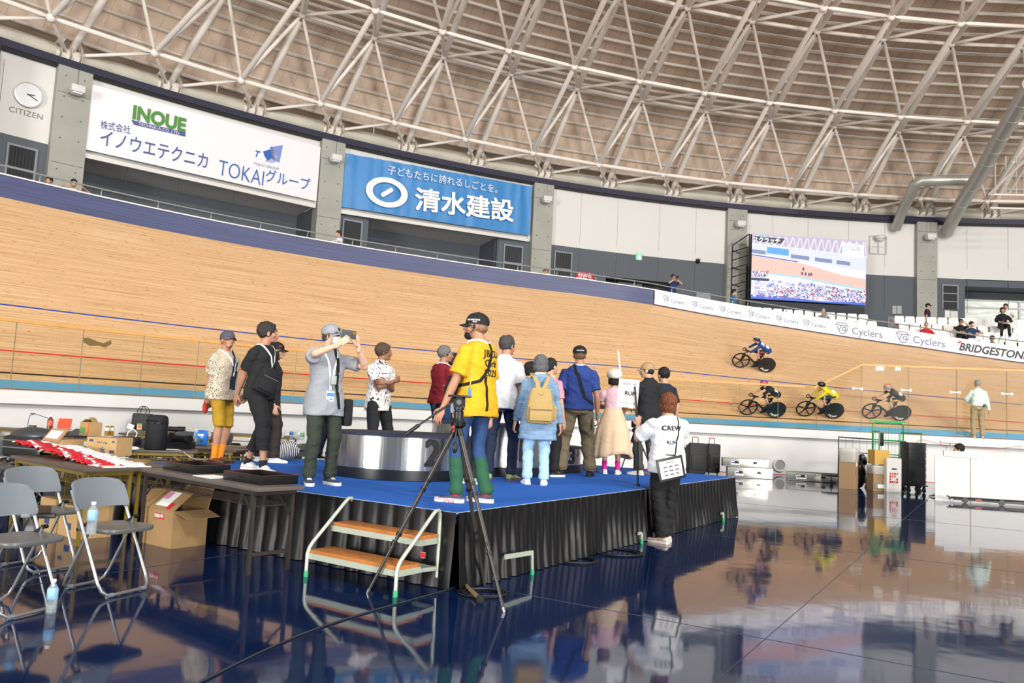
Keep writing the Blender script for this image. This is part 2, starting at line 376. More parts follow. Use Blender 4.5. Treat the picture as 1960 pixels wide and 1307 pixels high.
for a,b in zip(ths,ths[1:]):
    g = strip(lambda th: [(RL-.03,1.37),(RL-.03,1.37+GH),(RL-.015,1.37+GH),(RL-.015,1.37)], a=b+.03, b=a-.03, n=6, closed=True).build('glass_panel', M_glass, GB)
M_seam = mat('seam','8a8268',.5)
def joint(a, b): sm = MB(); sm.bar(a,b,.007,.02); sm.build('panel_joint', M_seam, GB, smooth=False)
for t in ths: joint(pol(CT,RL-.022,t,1.36),pol(CT,RL-.022,t,1.37+GH))
RT2 = RL+.28
tall = [GT]+[th_of(at_R(x,y,CT,RT2),CT) for x,y in ((1649,760),(1739,765),(1831,770),(1927,780))]
while tall[-1] > 56: tall.append(tall[-1]-3.4)
for a,b in zip(tall,tall[1:]):
    g = strip(lambda th: [(RT2,1.42),(RT2,1.4+ghz(th)),(RT2+.015,1.4+ghz(th)),(RT2+.015,1.42)], a=b+.03, b=a-.03, n=6, closed=True).build('glass_panel', M_glass, GB)
    joint(pol(CT,RT2,b,1.42),pol(CT,RT2,b,1.4+ghz(b)))
def rail(th):
    r = RL-.022 if th > GT else RT2; z = 1.37+ghz(th)
    return [(r-.035,z-.01),(r+.035,z-.01),(r+.035,z+.05),(r-.035,z+.05)]
rl = MB(); Q = [t for t in arcs(80,GT,TH1)][::-1]+[GT2]+[t for t in arcs(20,TH0,GT2)][::-1][1:]
rings = [[pol(CT,r,t,z) for r,z in rail(t)] for t in Q]; rl.loft(rings)
rl.build('handrail', M_oak, GB, ang=30)
for k,(x,y) in enumerate(((1641,744),(1734,747),(1828,751),(1927,754))):
    p = at_R(x,y,CT,RT2-.03); t = th_of(p,CT); h = MB()
    for d in (-.3,.3): h.sph(pol(CT,RT2-.03,t+d,p.z),.05)
    h.tube([pol(CT,RT2-.05,t-.3,p.z),pol(CT,RT2-.05,t+.3,p.z)],.022)
    h.build('clamp', mat('white_plastic','e8e8e8',.3), GB)
for k,(x0,x1) in enumerate(((1676,1692),(1713,1724))):
    a = at_R(x0,701,CT,RT2-.02); b = at_R(x1,701,CT,RT2-.02); pm = MB(); dz = V((0,0,.13))
    n_ = (V((CT.x,CT.y,0))-V((a.x,a.y,0))).normalized()*.01
    pm.add([a-dz,b-dz,b,a,a-dz+n_,b-dz+n_,b+n_,a+n_],[(0,1,2,3),(7,6,5,4),(0,4,5,1),(3,2,6,7),(0,3,7,4),(1,5,6,2)])
    tag(pm.build('notice_paper', M_paper), ['white paper notice taped at the top of the tall glass, the wider one','white paper notice taped at the top of the tall glass, the narrower one'][k], 'notice')
# ================================================================ concourse and wall
CZ = 6.05
def zc(th_w): return interp([(60,4.6),(75,5.3),(86,5.75),(97,6.0),(110,6.05),(150,6.05)], th_w)
struct(strip(lambda th: [(rtop(th)+.1,ztop(th)-.05),(rtop(th)+9,ztop(th)-.0),(rtop(th)+30,ztop(th))], n=60).build('floor_concourse', mat('concourse_floor','8f9090',.6)))
RW = 52.4
def dz(th): return .010*(th-108)
def arcbox(mb, r0, r1, z0, z1, a, b, c=C2, n=None, drift=True):
    n = n or max(2,int(abs(a-b)*1.2)); k = dz if drift else (lambda t: 0)
    mb.loft([[pol(c,r0,t,z0+k(t)),pol(c,r1,t,z0+k(t)),pol(c,r1,t,z1+k(t)),pol(c,r0,t,z1+k(t))] for t in arcs(n,a,b)])
M_conc = mat('concrete','a3a39b',.75,var=.07,vs=1.2,bump=.1,bs=9)
M_wallw = mat('wall_white','dcdad6',.7,var=.015,vs=.5)
M_wallg = mat('wall_grey','5c6168',.75,var=.03,vs=.6)
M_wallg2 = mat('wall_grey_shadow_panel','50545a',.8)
ZB, ZW, ZT = 5.2, 10.32, 13.45
pil = [(145.9,144.65),(133.94,132.62),(122.2,120.98),(110.08,108.88),(97.87,96.65),(86.18,85.0),(74.0,72.8),(62.,60.8)]
M_hole = mat('form_hole','70706a',.8)
for a,b in pil:
    m_ = MB(); arcbox(m_, RW-.35, RW+.5, ZB-2, ZT, a, b); mid = (a+b)/2; o = struct(m_.build('wall_pilaster', M_conc, smooth=False), 'bare concrete pier in the hall wall')
    h = MB()
    for zz in (7,7.8,8.6,9.4,10.6,11.4,12.2,13):
        for d in (-.35,.35): h.cyl(pol(C2,RW-.37,mid+d,zz+dz(mid)),pol(C2,RW-.33,mid+d,zz+dz(mid)),.03,8)
    for zz in (9.9,12.6): h.bar(pol(C2,RW-.36,a-.05,zz),pol(C2,RW-.36,b+.05,zz),.02,.015)
    h.build('pier_marks', M_hole, o)
wm = MB(); gm = MB()
bays = [(x[1],y[0]) for x,y in zip(pil,pil[1:])]
for i,(a,b) in enumerate(bays):
    arcbox(wm, RW, RW+.3, ZW, ZT, a, b)
struct(wm.build('wall_upper', M_wallw, smooth=False), 'white upper wall panels between the concrete piers')
# grey lower panels: bay A (0), B (1) recess, C (2) recess between vents, D (3), E (4), F (5) window
def lower(a, b, z0=ZB-2, z1=ZW): arcbox(gm, RW, RW+.3, z0, z1, a, b)
lower(144.65,133.94); lower(120.98,119.36); lower(112.0,110.08); lower(108.88,105.3); lower(105.3,101.2,9.0); lower(101.2,97.87); lower(96.65,86.18); lower(85,83.25); lower(72.8,62)
struct(gm.build('wall_lower', M_wallg, smooth=False), 'dark grey lower wall between the concrete piers')
rc = MB()
for a,b,z1 in ((132.62,122.2,ZW),(119.36,112.0,ZW)):
    arcbox(rc, RW+2.6, RW+2.9, ZB-2, z1+.2, a+1, b-1)
    for t in (a,b): rc.bar(pol(C2,RW+.3,t,7.5),pol(C2,RW+2.8,t,7.5),.05,5.8)
struct(rc.build('wall_recess', M_wallg, smooth=False), 'grey back wall of the recess under the banners')
so = MB(); arcbox(so, RW-.02, RW+2.8, ZW-.02, ZW+.14, 132.62, 122.2); arcbox(so, RW-.02, RW+2.8, ZW-.02, ZW+.14, 119.36, 112.0)
arcbox(so, RW-.06, RW, ZW-.02, ZW+.3, 132.62, 122.2); arcbox(so, RW-.06, RW, ZW-.02, ZW+.3, 120.98, 110.08)
struct(so.build('ceiling_recess', M_wallw, smooth=False))
# seams in the wall
wsm = MB()
for a,b in bays:
    for f in (.17,.38,.62,.83):
        t = a+(b-a)*f; wsm.bar(pol(C2,RW-.003,t,8.2),pol(C2,RW-.003,t,ZW+dz(t)),.01,.03); wsm.bar(pol(C2,RW-.003,t,ZW+.3),pol(C2,RW-.003,t,13.3),.006,.02)
struct(wsm.build('trim_panel_seams', mat('wall_seam','4a4e54',.8), smooth=False))
# navy eave trim and the dark reveal beneath it
et = MB(); arcbox(et, RW-.38, RW+.4, 13.36, 13.64, 168, 56, n=90); struct(et.build('trim_eave', mat('navy_eave','23223a',.35), ang=30), 'navy trim band along the top of the wall')
et = MB(); arcbox(et, RW-.34, RW+.3, 13.3, 13.37, 168, 56, n=90); struct(et.build('trim_eave_shadow', mat('black_gap','0c0c12',.6), ang=30))
# vents
M_grille = mat('louvre_black','202226',.6)
def vent(a, b, z0, z1, lab):
    t = thing('louvre_vent', lab, 'vent', pol(C2,RW,(a+b)/2,(z0+z1)/2), 0, None)
    t.location = (0,0,0); f = MB(); g = MB(); m2 = MB()
    arcbox(g, RW-.03, RW+.02, z0, z1, a, b); g.build('grille', M_grille, t, smooth=False)
    for x,y in ((a,a-.08),(b+.08,b)): arcbox(f, RW-.07, RW, z0, z1, x, y, n=2)
    arcbox(f, RW-.07, RW, z1-.06, z1+.02, a, b, n=2); arcbox(f, RW-.07, RW, z0+(z1-z0)*.63, z0+(z1-z0)*.66, a, b, n=2); arcbox(f, RW-.07, RW, z0+(z1-z0)*.3, z0+(z1-z0)*.33, a, b, n=2)
    f.build('frame', mat('vent_frame','84888e',.5), t, smooth=False)
    for k in range(9):
        x = a+(b-a)*(k+.5)/9; m2.bar(pol(C2,RW-.035,x,z0+dz(x)),pol(C2,RW-.035,x,z1+dz(x)),.02,.03)
    m2.build('slat', mat('slat_grey','34373b',.5), t, smooth=False)
vent(135.37,134.28,7.6,10.0,'black louvred vent below the wall clock')
vent(120.74,119.68,7.4,9.92,'black louvred vent left of the recess under the blue banner')
vent(111.63,110.46,7.4,9.97,'black louvred vent right of the recess under the blue banner')
vent(108.55,107.44,7.4,10.0,'black louvred vent in the grey wall left of the exit sign')
vent(84.6,83.64,8.6,9.95,'black louvred vent at the right beside the bright window')
# door recess with dark doors
d_ = MB(); arcbox(d_, RW+.9, RW+1.1, 5.5, 9.3, 106, 100.6); struct(d_.build('wall_doorway', M_wallg, smooth=False))
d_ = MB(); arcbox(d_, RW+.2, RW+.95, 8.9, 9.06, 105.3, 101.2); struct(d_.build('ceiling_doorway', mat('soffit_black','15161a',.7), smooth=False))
for k,(a,b) in enumerate(((105.2,104.3),(102.6,101.3))):
    d_ = MB(); arcbox(d_, RW+.7, RW+.88, 5.8, 8.9, a, b); struct(d_.build('door_%d'%(k+1), mat('door_black','1c1d20',.6), smooth=False))
d_ = MB(); arcbox(d_, RW+.72, RW+.88, 5.8, 8.9, 104.2, 102.7); struct(d_.build('door_3', mat('door_grey','6d7278',.5), smooth=False))
d_ = MB(); arcbox(d_, RW-.05, RW+.02, 5.8, 8.62, 99.6, 98.7); struct(d_.build('door_4', mat('door_pale','8a9096',.5), smooth=False))
# window bay at the right: louvred bright glazing
wb = MB(); arcbox(wb, RW+1.9, RW+2.0, 4, 10, 83.25, 74); struct(wb.build('wall_window_recess', M_wallg2, smooth=False))
wb = MB(); arcbox(wb, RW+.05, RW+1.95, 9.93, 10.28, 83.25, 74); struct(wb.build('ceiling_window_recess', M_wallg, smooth=False))
def win_mat():
    m = mat('daylit_frosted_glass','c9cdc4',.4); nt = m.node_tree; N = nt.nodes; L = nt.links; p = N['Principled BSDF']
    tc = N.new('ShaderNodeTexCoord'); mp = N.new('ShaderNodeMapping'); mp.inputs['Scale'].default_value = (.8,.8,5); n = N.new('ShaderNodeTexNoise'); n.inputs['Scale'].default_value = 1.6; n.inputs['Detail'].default_value = 6
    L.new(tc.outputs['Object'], mp.inputs[0]); L.new(mp.outputs[0], n.inputs['Vector']); r = N.new('ShaderNodeValToRGB'); L.new(n.outputs[0], r.inputs[0])
    r.color_ramp.elements[0].position = .4; r.color_ramp.elements[0].color = (.25,.27,.25,1); r.color_ramp.elements[1].position = .6; r.color_ramp.elements[1].color = (.75,.76,.7,1)
    L.new(r.outputs[0], p.inputs['Emission Color']); p.inputs['Emission Strength'].default_value = .5; return m
wb = MB(); arcbox(wb, RW+1.8, RW+1.86, 5.6, 9.42, 83.1, 74.2); struct(wb.build('window_1', win_mat(), smooth=False), 'bright window behind the seating at the right')
wf = MB()
for z in (9.0,9.42,7.55,7.3): arcbox(wf, RW+1.7, RW+1.8, z, z+.07, 83.1, 74.2)
for t in (83.1,79.5,76.6): arcbox(wf, RW+1.7, RW+1.8, 5.6, 9.45, t, t-.1, n=2)
struct(wf.build('trim_window', M_steel, smooth=False))
# ================================================================ roof
RG = dict(  # radius, angle polynomial, height polynomial of each ring of nodes, index from the middle meridian
 r1=(50.86,(106.73,-4.0796,-.00173,.0024),(14.42,-.0555,-.00096)), p0=(52.8,(105.28,-4.0649,.00736,.00256),(14.06,-.0367,-.0011)),
 l2=(45.34,(107.31,-4.093,-.0294,.0067),(16.63,-.0305,-.0063)), u2=(48.69,(105.21,-4.101,-.0069,.00495),(17.25,-.0363,-.0077)),
 l3=(39.0,(108.98,-4.213,0,0),(17.81,-.0096,0)), u3=(41.18,(107.31,-4.1028,-.0065,0),(18.04,-.011,.00146)),
 l4=(32.7,(110.8,-4.2,0,0),(18.3,-.01,0)), u4=(33.6,(109.5,-4.15,0,0),(18.7,-.01,0)))
def node(k, n):
    r, a, h = RG[k]; m_ = max(-6,min(6,n)); th = sum(c*m_**i for i,c in enumerate(a))-4.07*(n-m_); z = sum(c*m_**i for i,c in enumerate(h)) - .03*(n-m_)
    return pol(C2, r, th, z)
M_truss = mat('truss_paint','ece3d9',.45,var=.02)
NR = range(-13, 13)
tb = dict(lower=MB(), upper=MB(), web=MB(), rafter=MB(), node=MB())
def member(k, a, b, r, cut=.22):
    d = (b-a).normalized(); tb[k].tube([a+d*cut*.6, a+d*cut, a+d*(cut+.12), b-d*(cut+.12), b-d*cut, b-d*cut*.6],[r*.45,r*.7,r,r,r*.7,r*.45],8,cap=False)
for n in NR:
    for k,r in (('r1',.095),('l2',.08),('l3',.08),('l4',.08)): member('lower',node(k,n),node(k,n+1),r)
    for k,r in (('u2',.075),('u3',.08),('u4',.08)): member('upper',node(k,n),node(k,n+1),r)
    member('lower',node('r1',n),node('l2',n),.115); member('lower',node('l2',n),node('l3',n),.115); member('lower',node('l3',n),node('l4',n),.115)
    # rafters: thick tubes from the ring beam upward
    for a,b,r in ((node('p0',n),node('u2',n),.155),(node('u2',n),node('u3',n),.14),(node('u3',n),node('u4',n),.13)):
        d = (b-a).normalized(); tb['rafter'].tube([a+d*.15,a+d*.5,a+d*.9,b-d*.25],[.1,.14,r,r],10,cap=False)
    # webs: every lower node reaches the four upper nodes round it
    for lo,u,v in (('r1','p0','u2'),('l2','u2','u3'),('l3','u3','u4')):
        for d in (0,-1):
            member('web',node(lo,n),node(u,n+d),.075); member('web',node(lo,n),node(v,n+d),.085 if d==0 else .07)
    for k in ('r1','l2','l3','l4'): tb['node'].sph(node(k,n),.17,10,7)
    for k in ('u2','u3','u4'): tb['node'].sph(node(k,n),.16,8,6)
for k,m_ in tb.items():
    o = m_.build('ceiling_truss_'+k, M_truss, ang=60); struct(o, 'cream painted '+k+' tubes of the roof space frame')
# ring beam: a big tube along the eave, with plates at the nodes
rb = MB(); fp = MB(); rb2 = MB()
for n in range(-13,13):
    a = node('p0',n); b = node('p0',n+1); d = (b-a).normalized(); dn = V((0,0,.0))
    rb.tube([a+d*.5+dn,b-d*.5+dn],.36,20); rb2.tube([a-d*.5+dn,a-d*.46+dn,a+d*.46+dn,a+d*.5+dn],[.40,.30,.30,.40],20)
    inw = (V((C2.x,C2.y,a.z))-a).normalized()
    for s_ in (-.35,0,.35): fp.bar(a+d*s_+dn+inw*.2, a+d*s_+dn+inw*.55+V((0,0,.1)), .03, .46)
    for e in (-.42,.42): fp.bar(a+d*e+dn+inw*.1+V((0,0,.3)), a+d*e*.55+inw*.15+V((0,0,.65)), .05, .2)
struct(rb.build('beam_eave_tube', mat('ring_beam','bdb8aa',.5,var=.12,vs=.9), ang=60), 'large cream tube running round the eave')
struct(rb2.build('beam_eave_joint', M_truss, ang=60)); struct(fp.build('beam_eave_plates', mat('ring_beam','bdb8aa',.5), smooth=False))
# roof deck: flat strips between purlins following the upper chord
NS = 9; dk = MB(); pu = MB(); rm = MB(); dj = MB()
def deckpt(seg, f, n):
    A,B = (('p0','u2'),('u2','u3'),('u3','u4'))[seg]; a = node(A,n); b = node(B,n)
    p = a.lerp(b,f); z = p.z + .95 + (-.15 if seg==0 else 0)*(1-f)
    if seg == 0: z += .9*sin(pi*f)*.9
    if seg == 1: z += .35*sin(pi*f)
    return V((p.x,p.y,z))
lv = [(s_,k/NS) for s_ in range(3) for k in range(NS)]+[(2,1.0)]
NN = list(range(-13,14))
base = [pol(C2, 56.5, th_of(node('p0',n),C2), node('p0',n).z+.1) for n in NN]
rows = [base]+[[deckpt(s_,f,n) for n in NN] for s_,f in lv]
for i,(ra,rb_) in enumerate(zip(rows,rows[1:])):
    for j in range(len(NN)-1): dk.quad(ra[j],ra[j+1],rb_[j+1]-V((0,0,.03)),rb_[j]-V((0,0,.03)))
    if i:
        for j in range(len(NN)-1):
            pu.bar(ra[j]-V((0,0,.08)),ra[j+1]-V((0,0,.08)),.03,.08); pu.bar(ra[j]-V((0,0,.15)),ra[j+1]-V((0,0,.15)),.06,.015)
            for q in range(6):
                f = (q+.5)/6; dj.bar(ra[j].lerp(ra[j+1],f)-V((0,0,.006)),rb_[j].lerp(rb_[j+1],f)-V((0,0,.036)),.008,.008)
struct(dk.build('ceiling_deck', mat('deck_panel','cbb5a1',.8,var=.05,vs=.5), smooth=False), 'brown roof deck panels above the space frame')
struct(pu.build('ceiling_purlins', mat('purlin_paint','c9bcae',.6), smooth=False)); struct(dj.build('ceiling_deck_joints', mat('deck_joint','a3927f',.8), smooth=False))
# rods and cable trays near the eave
wr = MB()
for n in (-9,-6,-4,-1,2,5):
    a = node('p0',n).lerp(node('p0',n+1),.55); wr.cyl(a+V((0,0,.2)), a+V((0,0,1.7)), .03, 6)
    b = node('p0',n).lerp(node('p0',n+1),.1)+V((0,0,1.6)); c_ = node('p0',n+1).lerp(node('p0',n+2),.1)+V((0,0,1.0)); wr.tube([b,c_],.018,6)
struct(wr.build('ceiling_rods', M_truss))
# large air ducts at the right
dm = mat('duct_metal','b9b7af',.35,.4)
def duct(name, pts, r, lab):
    m_ = MB(); m_.tube(pts, r, 20)
    for a,b in zip(pts,pts[1:]):
        L_ = (b-a).length; d = (b-a).normalized()
        for k in range(1,int(L_/1.3)+1): m_.tube([a+d*(k*1.3-.03),a+d*(k*1.3+.03)], r*1.03, 20)
    tag(m_.build(name, dm, ang=60), lab, 'duct')
def aR(x,y,R): return at_R(x,y,C2,R)
duct('air_duct', [aR(1715,437,52),aR(1726,405,51.2),aR(1742,375,50),aR(1752,352,49.4),aR(1764,346,49.2),aR(1800,345,49.0),aR(1868,345,48.8)], .27, 'silver air duct bending to level beside the eave at the right')
duct('air_duct', [aR(1812,445,52),aR(1828,412,50.6),aR(1846,380,49),aR(1878,330,46.5),aR(1922,250,42.5),aR(1975,160,38.8)], .34, 'long straight silver air duct climbing the roof at the far right')
# catwalk stub at the right edge
cw = MB()
for y0 in (372,385,398): cw.tube([aR(1895,y0,47),aR(1990,y0+2,47)],.05,6)
for x in (1905,1925,1945,1960): cw.tube([aR(x,300,45),aR(x,372,47)],.03,6)
for x in (1900,1930): cw.tube([aR(x,372,47),aR(x+40,310,45)],.05,6)
cw.tube([aR(1893,372,47),aR(1990,280,44)],.07,6)
struct(cw.build('ceiling_catwalk', M_truss))
# small lamp boxes on the piers
for i,(a,b) in enumerate(pil[1:6]):
    m_ = (a+b)/2; t = thing('pier_lamp', 'small white box lamp hung on the concrete pier '+['right of the wall clock','between the white and blue wall banners','right of the blue wall banner','left of the video screen','right of the video screen'][i], 'lamp', pol(C2,RW-.75,m_,12.45+dz(m_)), RAD(m_))
    h = MB(); h.bbox((0,0,0),(.42,.46,.26),.02); h.bbox((0,0,-.15),(.3,.34,.08),.02); h.build('housing', M_white, t)
    h = MB(); h.cyl((0,0,.12),(0,0,.95),.008,6); h.build('cable', M_ink, t)
    h = MB(); h.bar((.2,0,-.02),(.42,0,-.02),.05,.1); h.build('bracket', mat('zinc','8c8c88',.5,.5), t)
# ================================================================ wall banners
M_vinyl = mat('white_banner_cloth','e9e8ec',.6)
def banner(name, lab, TL, TR, BL, BR, m, R=RW-.3, folds=.03, fs=1.2):
    tl,tr_,bl,br = [at_R(x,y,C2,R) for x,y in (TL,TR,BL,BR)]; W = 60; Hn = 8; g = MB(); out = ((tr_-tl).cross(tl-bl)).normalized()
    for j in range(Hn+1):
        for i in range(W+1):
            p = tl.lerp(tr_,i/W).lerp(bl.lerp(br,i/W),j/Hn)
            e = folds*(noise.noise(V((i*.35*fs,j*.12,1.3)))*(1-.4*j/Hn)+.4*noise.noise(V((i*.9*fs,j*.3,5))))
            g.v.append(p+out*e)
    for j in range(Hn):
        for i in range(W): a = j*(W+1)+i; g.f.append((a,a+1,a+W+2,a+W+1)); g.m.append(0)
    b = tag(g.build(name, m), lab, 'banner')
    return b, tl, tr_, bl, br, out
def bil(P, u, v): return P[0].lerp(P[1],u).lerp(P[2].lerp(P[3],u),v)
def bpos(Q, px, py):
    """point of a banner under a pixel"""
    tl,tr_,bl,br,out = Q; d = ray(px,py); o = V((0,0,CH)); n_ = out; t = (tl-o).dot(n_)/d.dot(n_); return o+d*t
def btext(parent, name, Q, body, L, R_, size_px, m, fo=.045, **k):
    """lettering from pixel L to pixel R_ (mid-line), height from size_px of cap height"""
    a = bpos(Q,*L); b = bpos(Q,*R_); out = Q[4]; r = (b-a).normalized(); up = out.cross(r).normalized()
    if up.z < 0: up = -up
    vs, fs = text_geo(body, 1, **k); x0 = min(v.x for v in vs); x1 = max(v.x for v in vs); y0 = min(v.y for v in vs); y1 = max(v.y for v in vs)
    sx = (b-a).length/(x1-x0); h = size_px*(a-V((0,0,CH))).length/FPX*.97; sy = h/(y1-y0); mb = MB()
    mb.add([a+r*(v.x-x0)*sx+up*(v.y-(y0+y1)/2)*sy+out*(fo+v.z) for v in vs], fs); return mb.build(name, m, parent, smooth=False)
fr = MB()
B1 = banner('wall_banner','large white wall banner with green, navy and blue lettering, left of the blue banner',(175.7,161),(614,281.8),(162.6,285.7),(605.7,385.3),M_vinyl,folds=.018)
q1 = (B1[1],B1[2],B1[3],B1[4],-B1[5] if B1[5].y>0 else B1[5]); b1 = B1[0]
M_green = mat('green_print','4f8a3c',.6); M_tok = mat('blue_print','2f62ae',.6); M_nav = mat('indigo_print','4d5a94',.6)
btext(b1,'lettering',q1,'INOUE',(254,214.5),(355.5,241),26,M_green,bold=.045)
mb = MB(); P_ = [bpos(q1,x,y) for x,y in ((251,229.5),(355,254),(354,261.5),(256,239))]; mb.add([p+q1[4]*.035 for p in P_],[(0,1,2,3)]); mb.build('lettering_bar', M_nav, b1, smooth=False)
btext(b1,'lettering',q1,'TECHNICA CO. LTD',(264.5,237.2),(342,255.8),5.2,M_vinyl)
for p in b1.children:
    if p.name.startswith('lettering') and p.data.materials[0]==M_vinyl: p.location = q1[4]*.02
btext(b1,'lettering',q1,'株式会社',(192,238),(249,249),15,M_nav)
btext(b1,'lettering',q1,'イノウエテクニカ',(192,262),(397,309),28,M_nav,bold=.004)
btext(b1,'lettering',q1,'TOKAI',(418,320),(504,342),28,M_tok,bold=-.012)
btext(b1,'lettering',q1,'グループ',(508,335),(593,354),24,M_tok)
btext(b1,'lettering',q1,'TOKAI GROUP',(484,312.5),(533,324),5,mat('pale_print','8c95b8',.6))
btext(b1,'lettering',q1,'T',(488,294),(498,296.5),12,M_tok,bold=.02,shear=.3)
for pts,c in ((((503,290),(517,286),(521,302),(512,308),(506,299)),'2f62b4'),(((516,282),(541,278),(534,311),(520,305)),'7e90cc'),(((507,309),(519,279),(530,300),(524,312)),'a9b2dc')):
    mb = MB(); mb.add([bpos(q1,x,y)+q1[4]*(.035+(.006 if c=='2f62b4' else 0)) for x,y in pts],[tuple(range(len(pts)))]); mb.build('emblem', mat('emblem_'+c,c,.6), b1, smooth=False)
def banner_blue():
    m = mat('blue_banner_cloth','3f86c4',.45); return m
B2 = banner('wall_banner','large blue wall banner with white lettering and ring emblem',(661.4,293),(1018,357),(653.7,395.5),(1013,451),banner_blue(),folds=.09,fs=1.6)
q2 = (B2[1],B2[2],B2[3],B2[4],-B2[5] if B2[5].y>0 else B2[5]); b2 = B2[0]; M_wp = mat('white_print','eef0f2',.6)
btext(b2,'lettering',q2,'子どもたちに誇れるしごとを。',(741,326),(950,363),17,M_wp,fo=.13)
btext(b2,'lettering',q2,'清水建設',(793,381),(981,405),46,M_wp,fo=.13,thick=.022)
ce = bpos(q2,739,369.5); r_ = (bpos(q2,760,373.2)-ce).normalized(); u_ = q2[4].cross(r_).normalized(); u_ = u_ if u_.z>0 else -u_
sx = (bpos(q2,778.5,376.4)-ce).length; sy = sx*.70; mb = MB(); n_ = 40
vs = []; 
for k in range(n_):
    a = 2*pi*k/n_
    for f in (1.0,.66): vs.append(ce+r_*cos(a)*sx*(f if f==1 else .68)+u_*sin(a)*sy*(f if f==1 else .66)+q2[4]*.15)
mb.add(vs,[(2*k,2*((k+1)%n_),2*((k+1)%n_)+1,2*k+1) for k in range(n_)])
d1 = (r_*.78+u_*.62).normalized(); d2 = q2[4].cross(d1).normalized(); L_ = sx*.3; Wd = sx*.1; vs = []
for sgn in (1,-1):
    for k in range(9):
        a = -pi/2+pi*k/8; vs.append(ce+sgn*(d1*(L_*.8+Wd*cos(a))+d2*Wd*sin(a))+q2[4]*.15)
mb.add(vs,[tuple(range(18))]); mb.build('ring_emblem', M_wp, b2, smooth=False)
# frames behind the banners
for Q in (q1,q2):
    tl,tr_,bl,br,out = Q; m_ = MB(); dn = V((0,0,-.22))
    m_.bar(bl+dn-out*.1,br+dn-out*.1,.1,.16); m_.bar(tl-out*.12,bl+dn-out*.12,.06,.06); m_.bar(tr_-out*.12,br+dn-out*.12,.06,.06)
    struct(m_.build('trim_banner_frame', M_wallw, smooth=False))
# clock with its name below
def wall_frame(px, py, R=RW-.06):
    p = at_R(px,py,C2,R); th = th_of(p,C2); out = -V((cos(RAD(th)),sin(RAD(th)),0)); right = V((0,0,1)).cross(out)*1.0; return p, out, right, V((0,0,1))
p, out, right, up = wall_frame(54,182); right = up.cross(out)
Rm = Matrix((right,up,out)).transposed()
ck = thing('wall_clock','round white wall clock with black numerals high on the wall at the far left','clock',p)
m_ = MB(); m_.lathe((0,0,0),[(.44,-.03),(.47,.02),(.47,.09),(.43,.10),(.42,.06)],40,M=Rm); m_.build('rim', mat('clock_rim','d8dadb',.3,.3), ck)
m_ = MB(); m_.lathe((0,0,0),[(.42,0),(.42,.05)],40,M=Rm); m_.build('dial', M_white, ck)
m_ = MB()
for k in range(1,13):
    a = pi/2-k*pi/6; vs,fs = text_geo(str(k),.13,bold=.01); m_.add([Rm@V((v.x+.33*cos(a),v.y+.33*sin(a),.056)) for v in vs],fs)
m_.build('numerals', M_ink, ck, smooth=False)
m_ = MB()
for a,L_,w_ in ((RAD(8),.2,.035),(RAD(-26),.34,.028)): m_.bar(Rm@V((-.05*cos(a),-.05*sin(a),.07)),Rm@V((L_*cos(a),L_*sin(a),.07)),w_,.01,up=out)
m_.build('hand', M_ink, ck, smooth=False)
pc, out, right, up = wall_frame(50,217,RW-.01); right = up.cross(out); m_ = MB(); text_on(m_, 'CITIZEN', pc, right, up, .29, spacing=1.05)
tag(m_.build('wall_lettering', mat('grey_print','77756f',.6), smooth=False), 'grey maker lettering on the white wall below the clock', 'sign')
# dark scoreboard edge at the far left
p = at_R(4,240,C2,RW-.8); sb = thing('scoreboard','black scoreboard whose right edge shows at the far left','scoreboard',(0,0,0))
th = th_of(at_R(3,240,C2,RW-1),C2); m_ = MB(); arcbox(m_, RW-1.1, RW-.6, 9.0, 13.2, th+3, th+.33); m_.build('cabinet', M_black, sb, smooth=False)
m_ = MB(); arcbox(m_, RW-1.12, RW-1.1, 9.6, 13.1, th+3, th+.62); m_.build('display', mat('display_blue','101a60',.3,emit='2038c0',es=.9), sb, smooth=False)
# exit sign
p, out, right, up = wall_frame(1222.7,491.5,RW-.05); right = up.cross(out); ex = thing('exit_sign','small green and white lit exit sign on the grey wall','exit sign',p)
Rm = Matrix((right,up,out)).transposed()
m_ = MB(); m_.bbox((0,0,0),(.36,.36,.06),.01,M=Rm); m_.build('case', M_white, ex)
m_ = MB(); m_.box(Rm@V((0,0,.033)),(.33,.33,.004),M=Rm); m_.build('panel', mat('exit_green','2aa060',.5,emit='3fc47c',es=.9), ex, smooth=False)
m_ = MB(); m_.box(Rm@V((.01,-.01,.037)),(.16,.25,.004),M=Rm); m_.build('door_symbol', mat('exit_white','ffffff',.5,emit='f4fff8',es=1.2), ex, smooth=False)
# red poster
p, out, right, up = wall_frame(1119,530,RW-.1); right = up.cross(out); Rm = Matrix((right,up,out)).transposed()
ps = MB(); ps.box(p-V((0,0,.3)),(.95,1.1,.02),M=Rm); po = tag(ps.build('red_poster', M_red, smooth=False), 'red poster with white writing behind the fence left of the doorway', 'poster')
m_ = MB(); text_on(m_,'4500名',p+V((0,0,.08))+out*.02,right,up,.26,bold=.02); text_on(m_,'募集中',p+V((0,0,-.22))+out*.02,right,up,.32,bold=.03); m_.build('lettering', M_wp, po, smooth=False)
# camera dome
p, out, right, up = wall_frame(1336,500,RW-.1); m_ = MB(); m_.sph(p,.12,12,8); m_.box(p+V((0,0,.1)),(.2,.2,.06)); tag(m_.build('camera_dome', M_dark), 'small dark camera dome low on the white wall left of the video screen', 'camera')
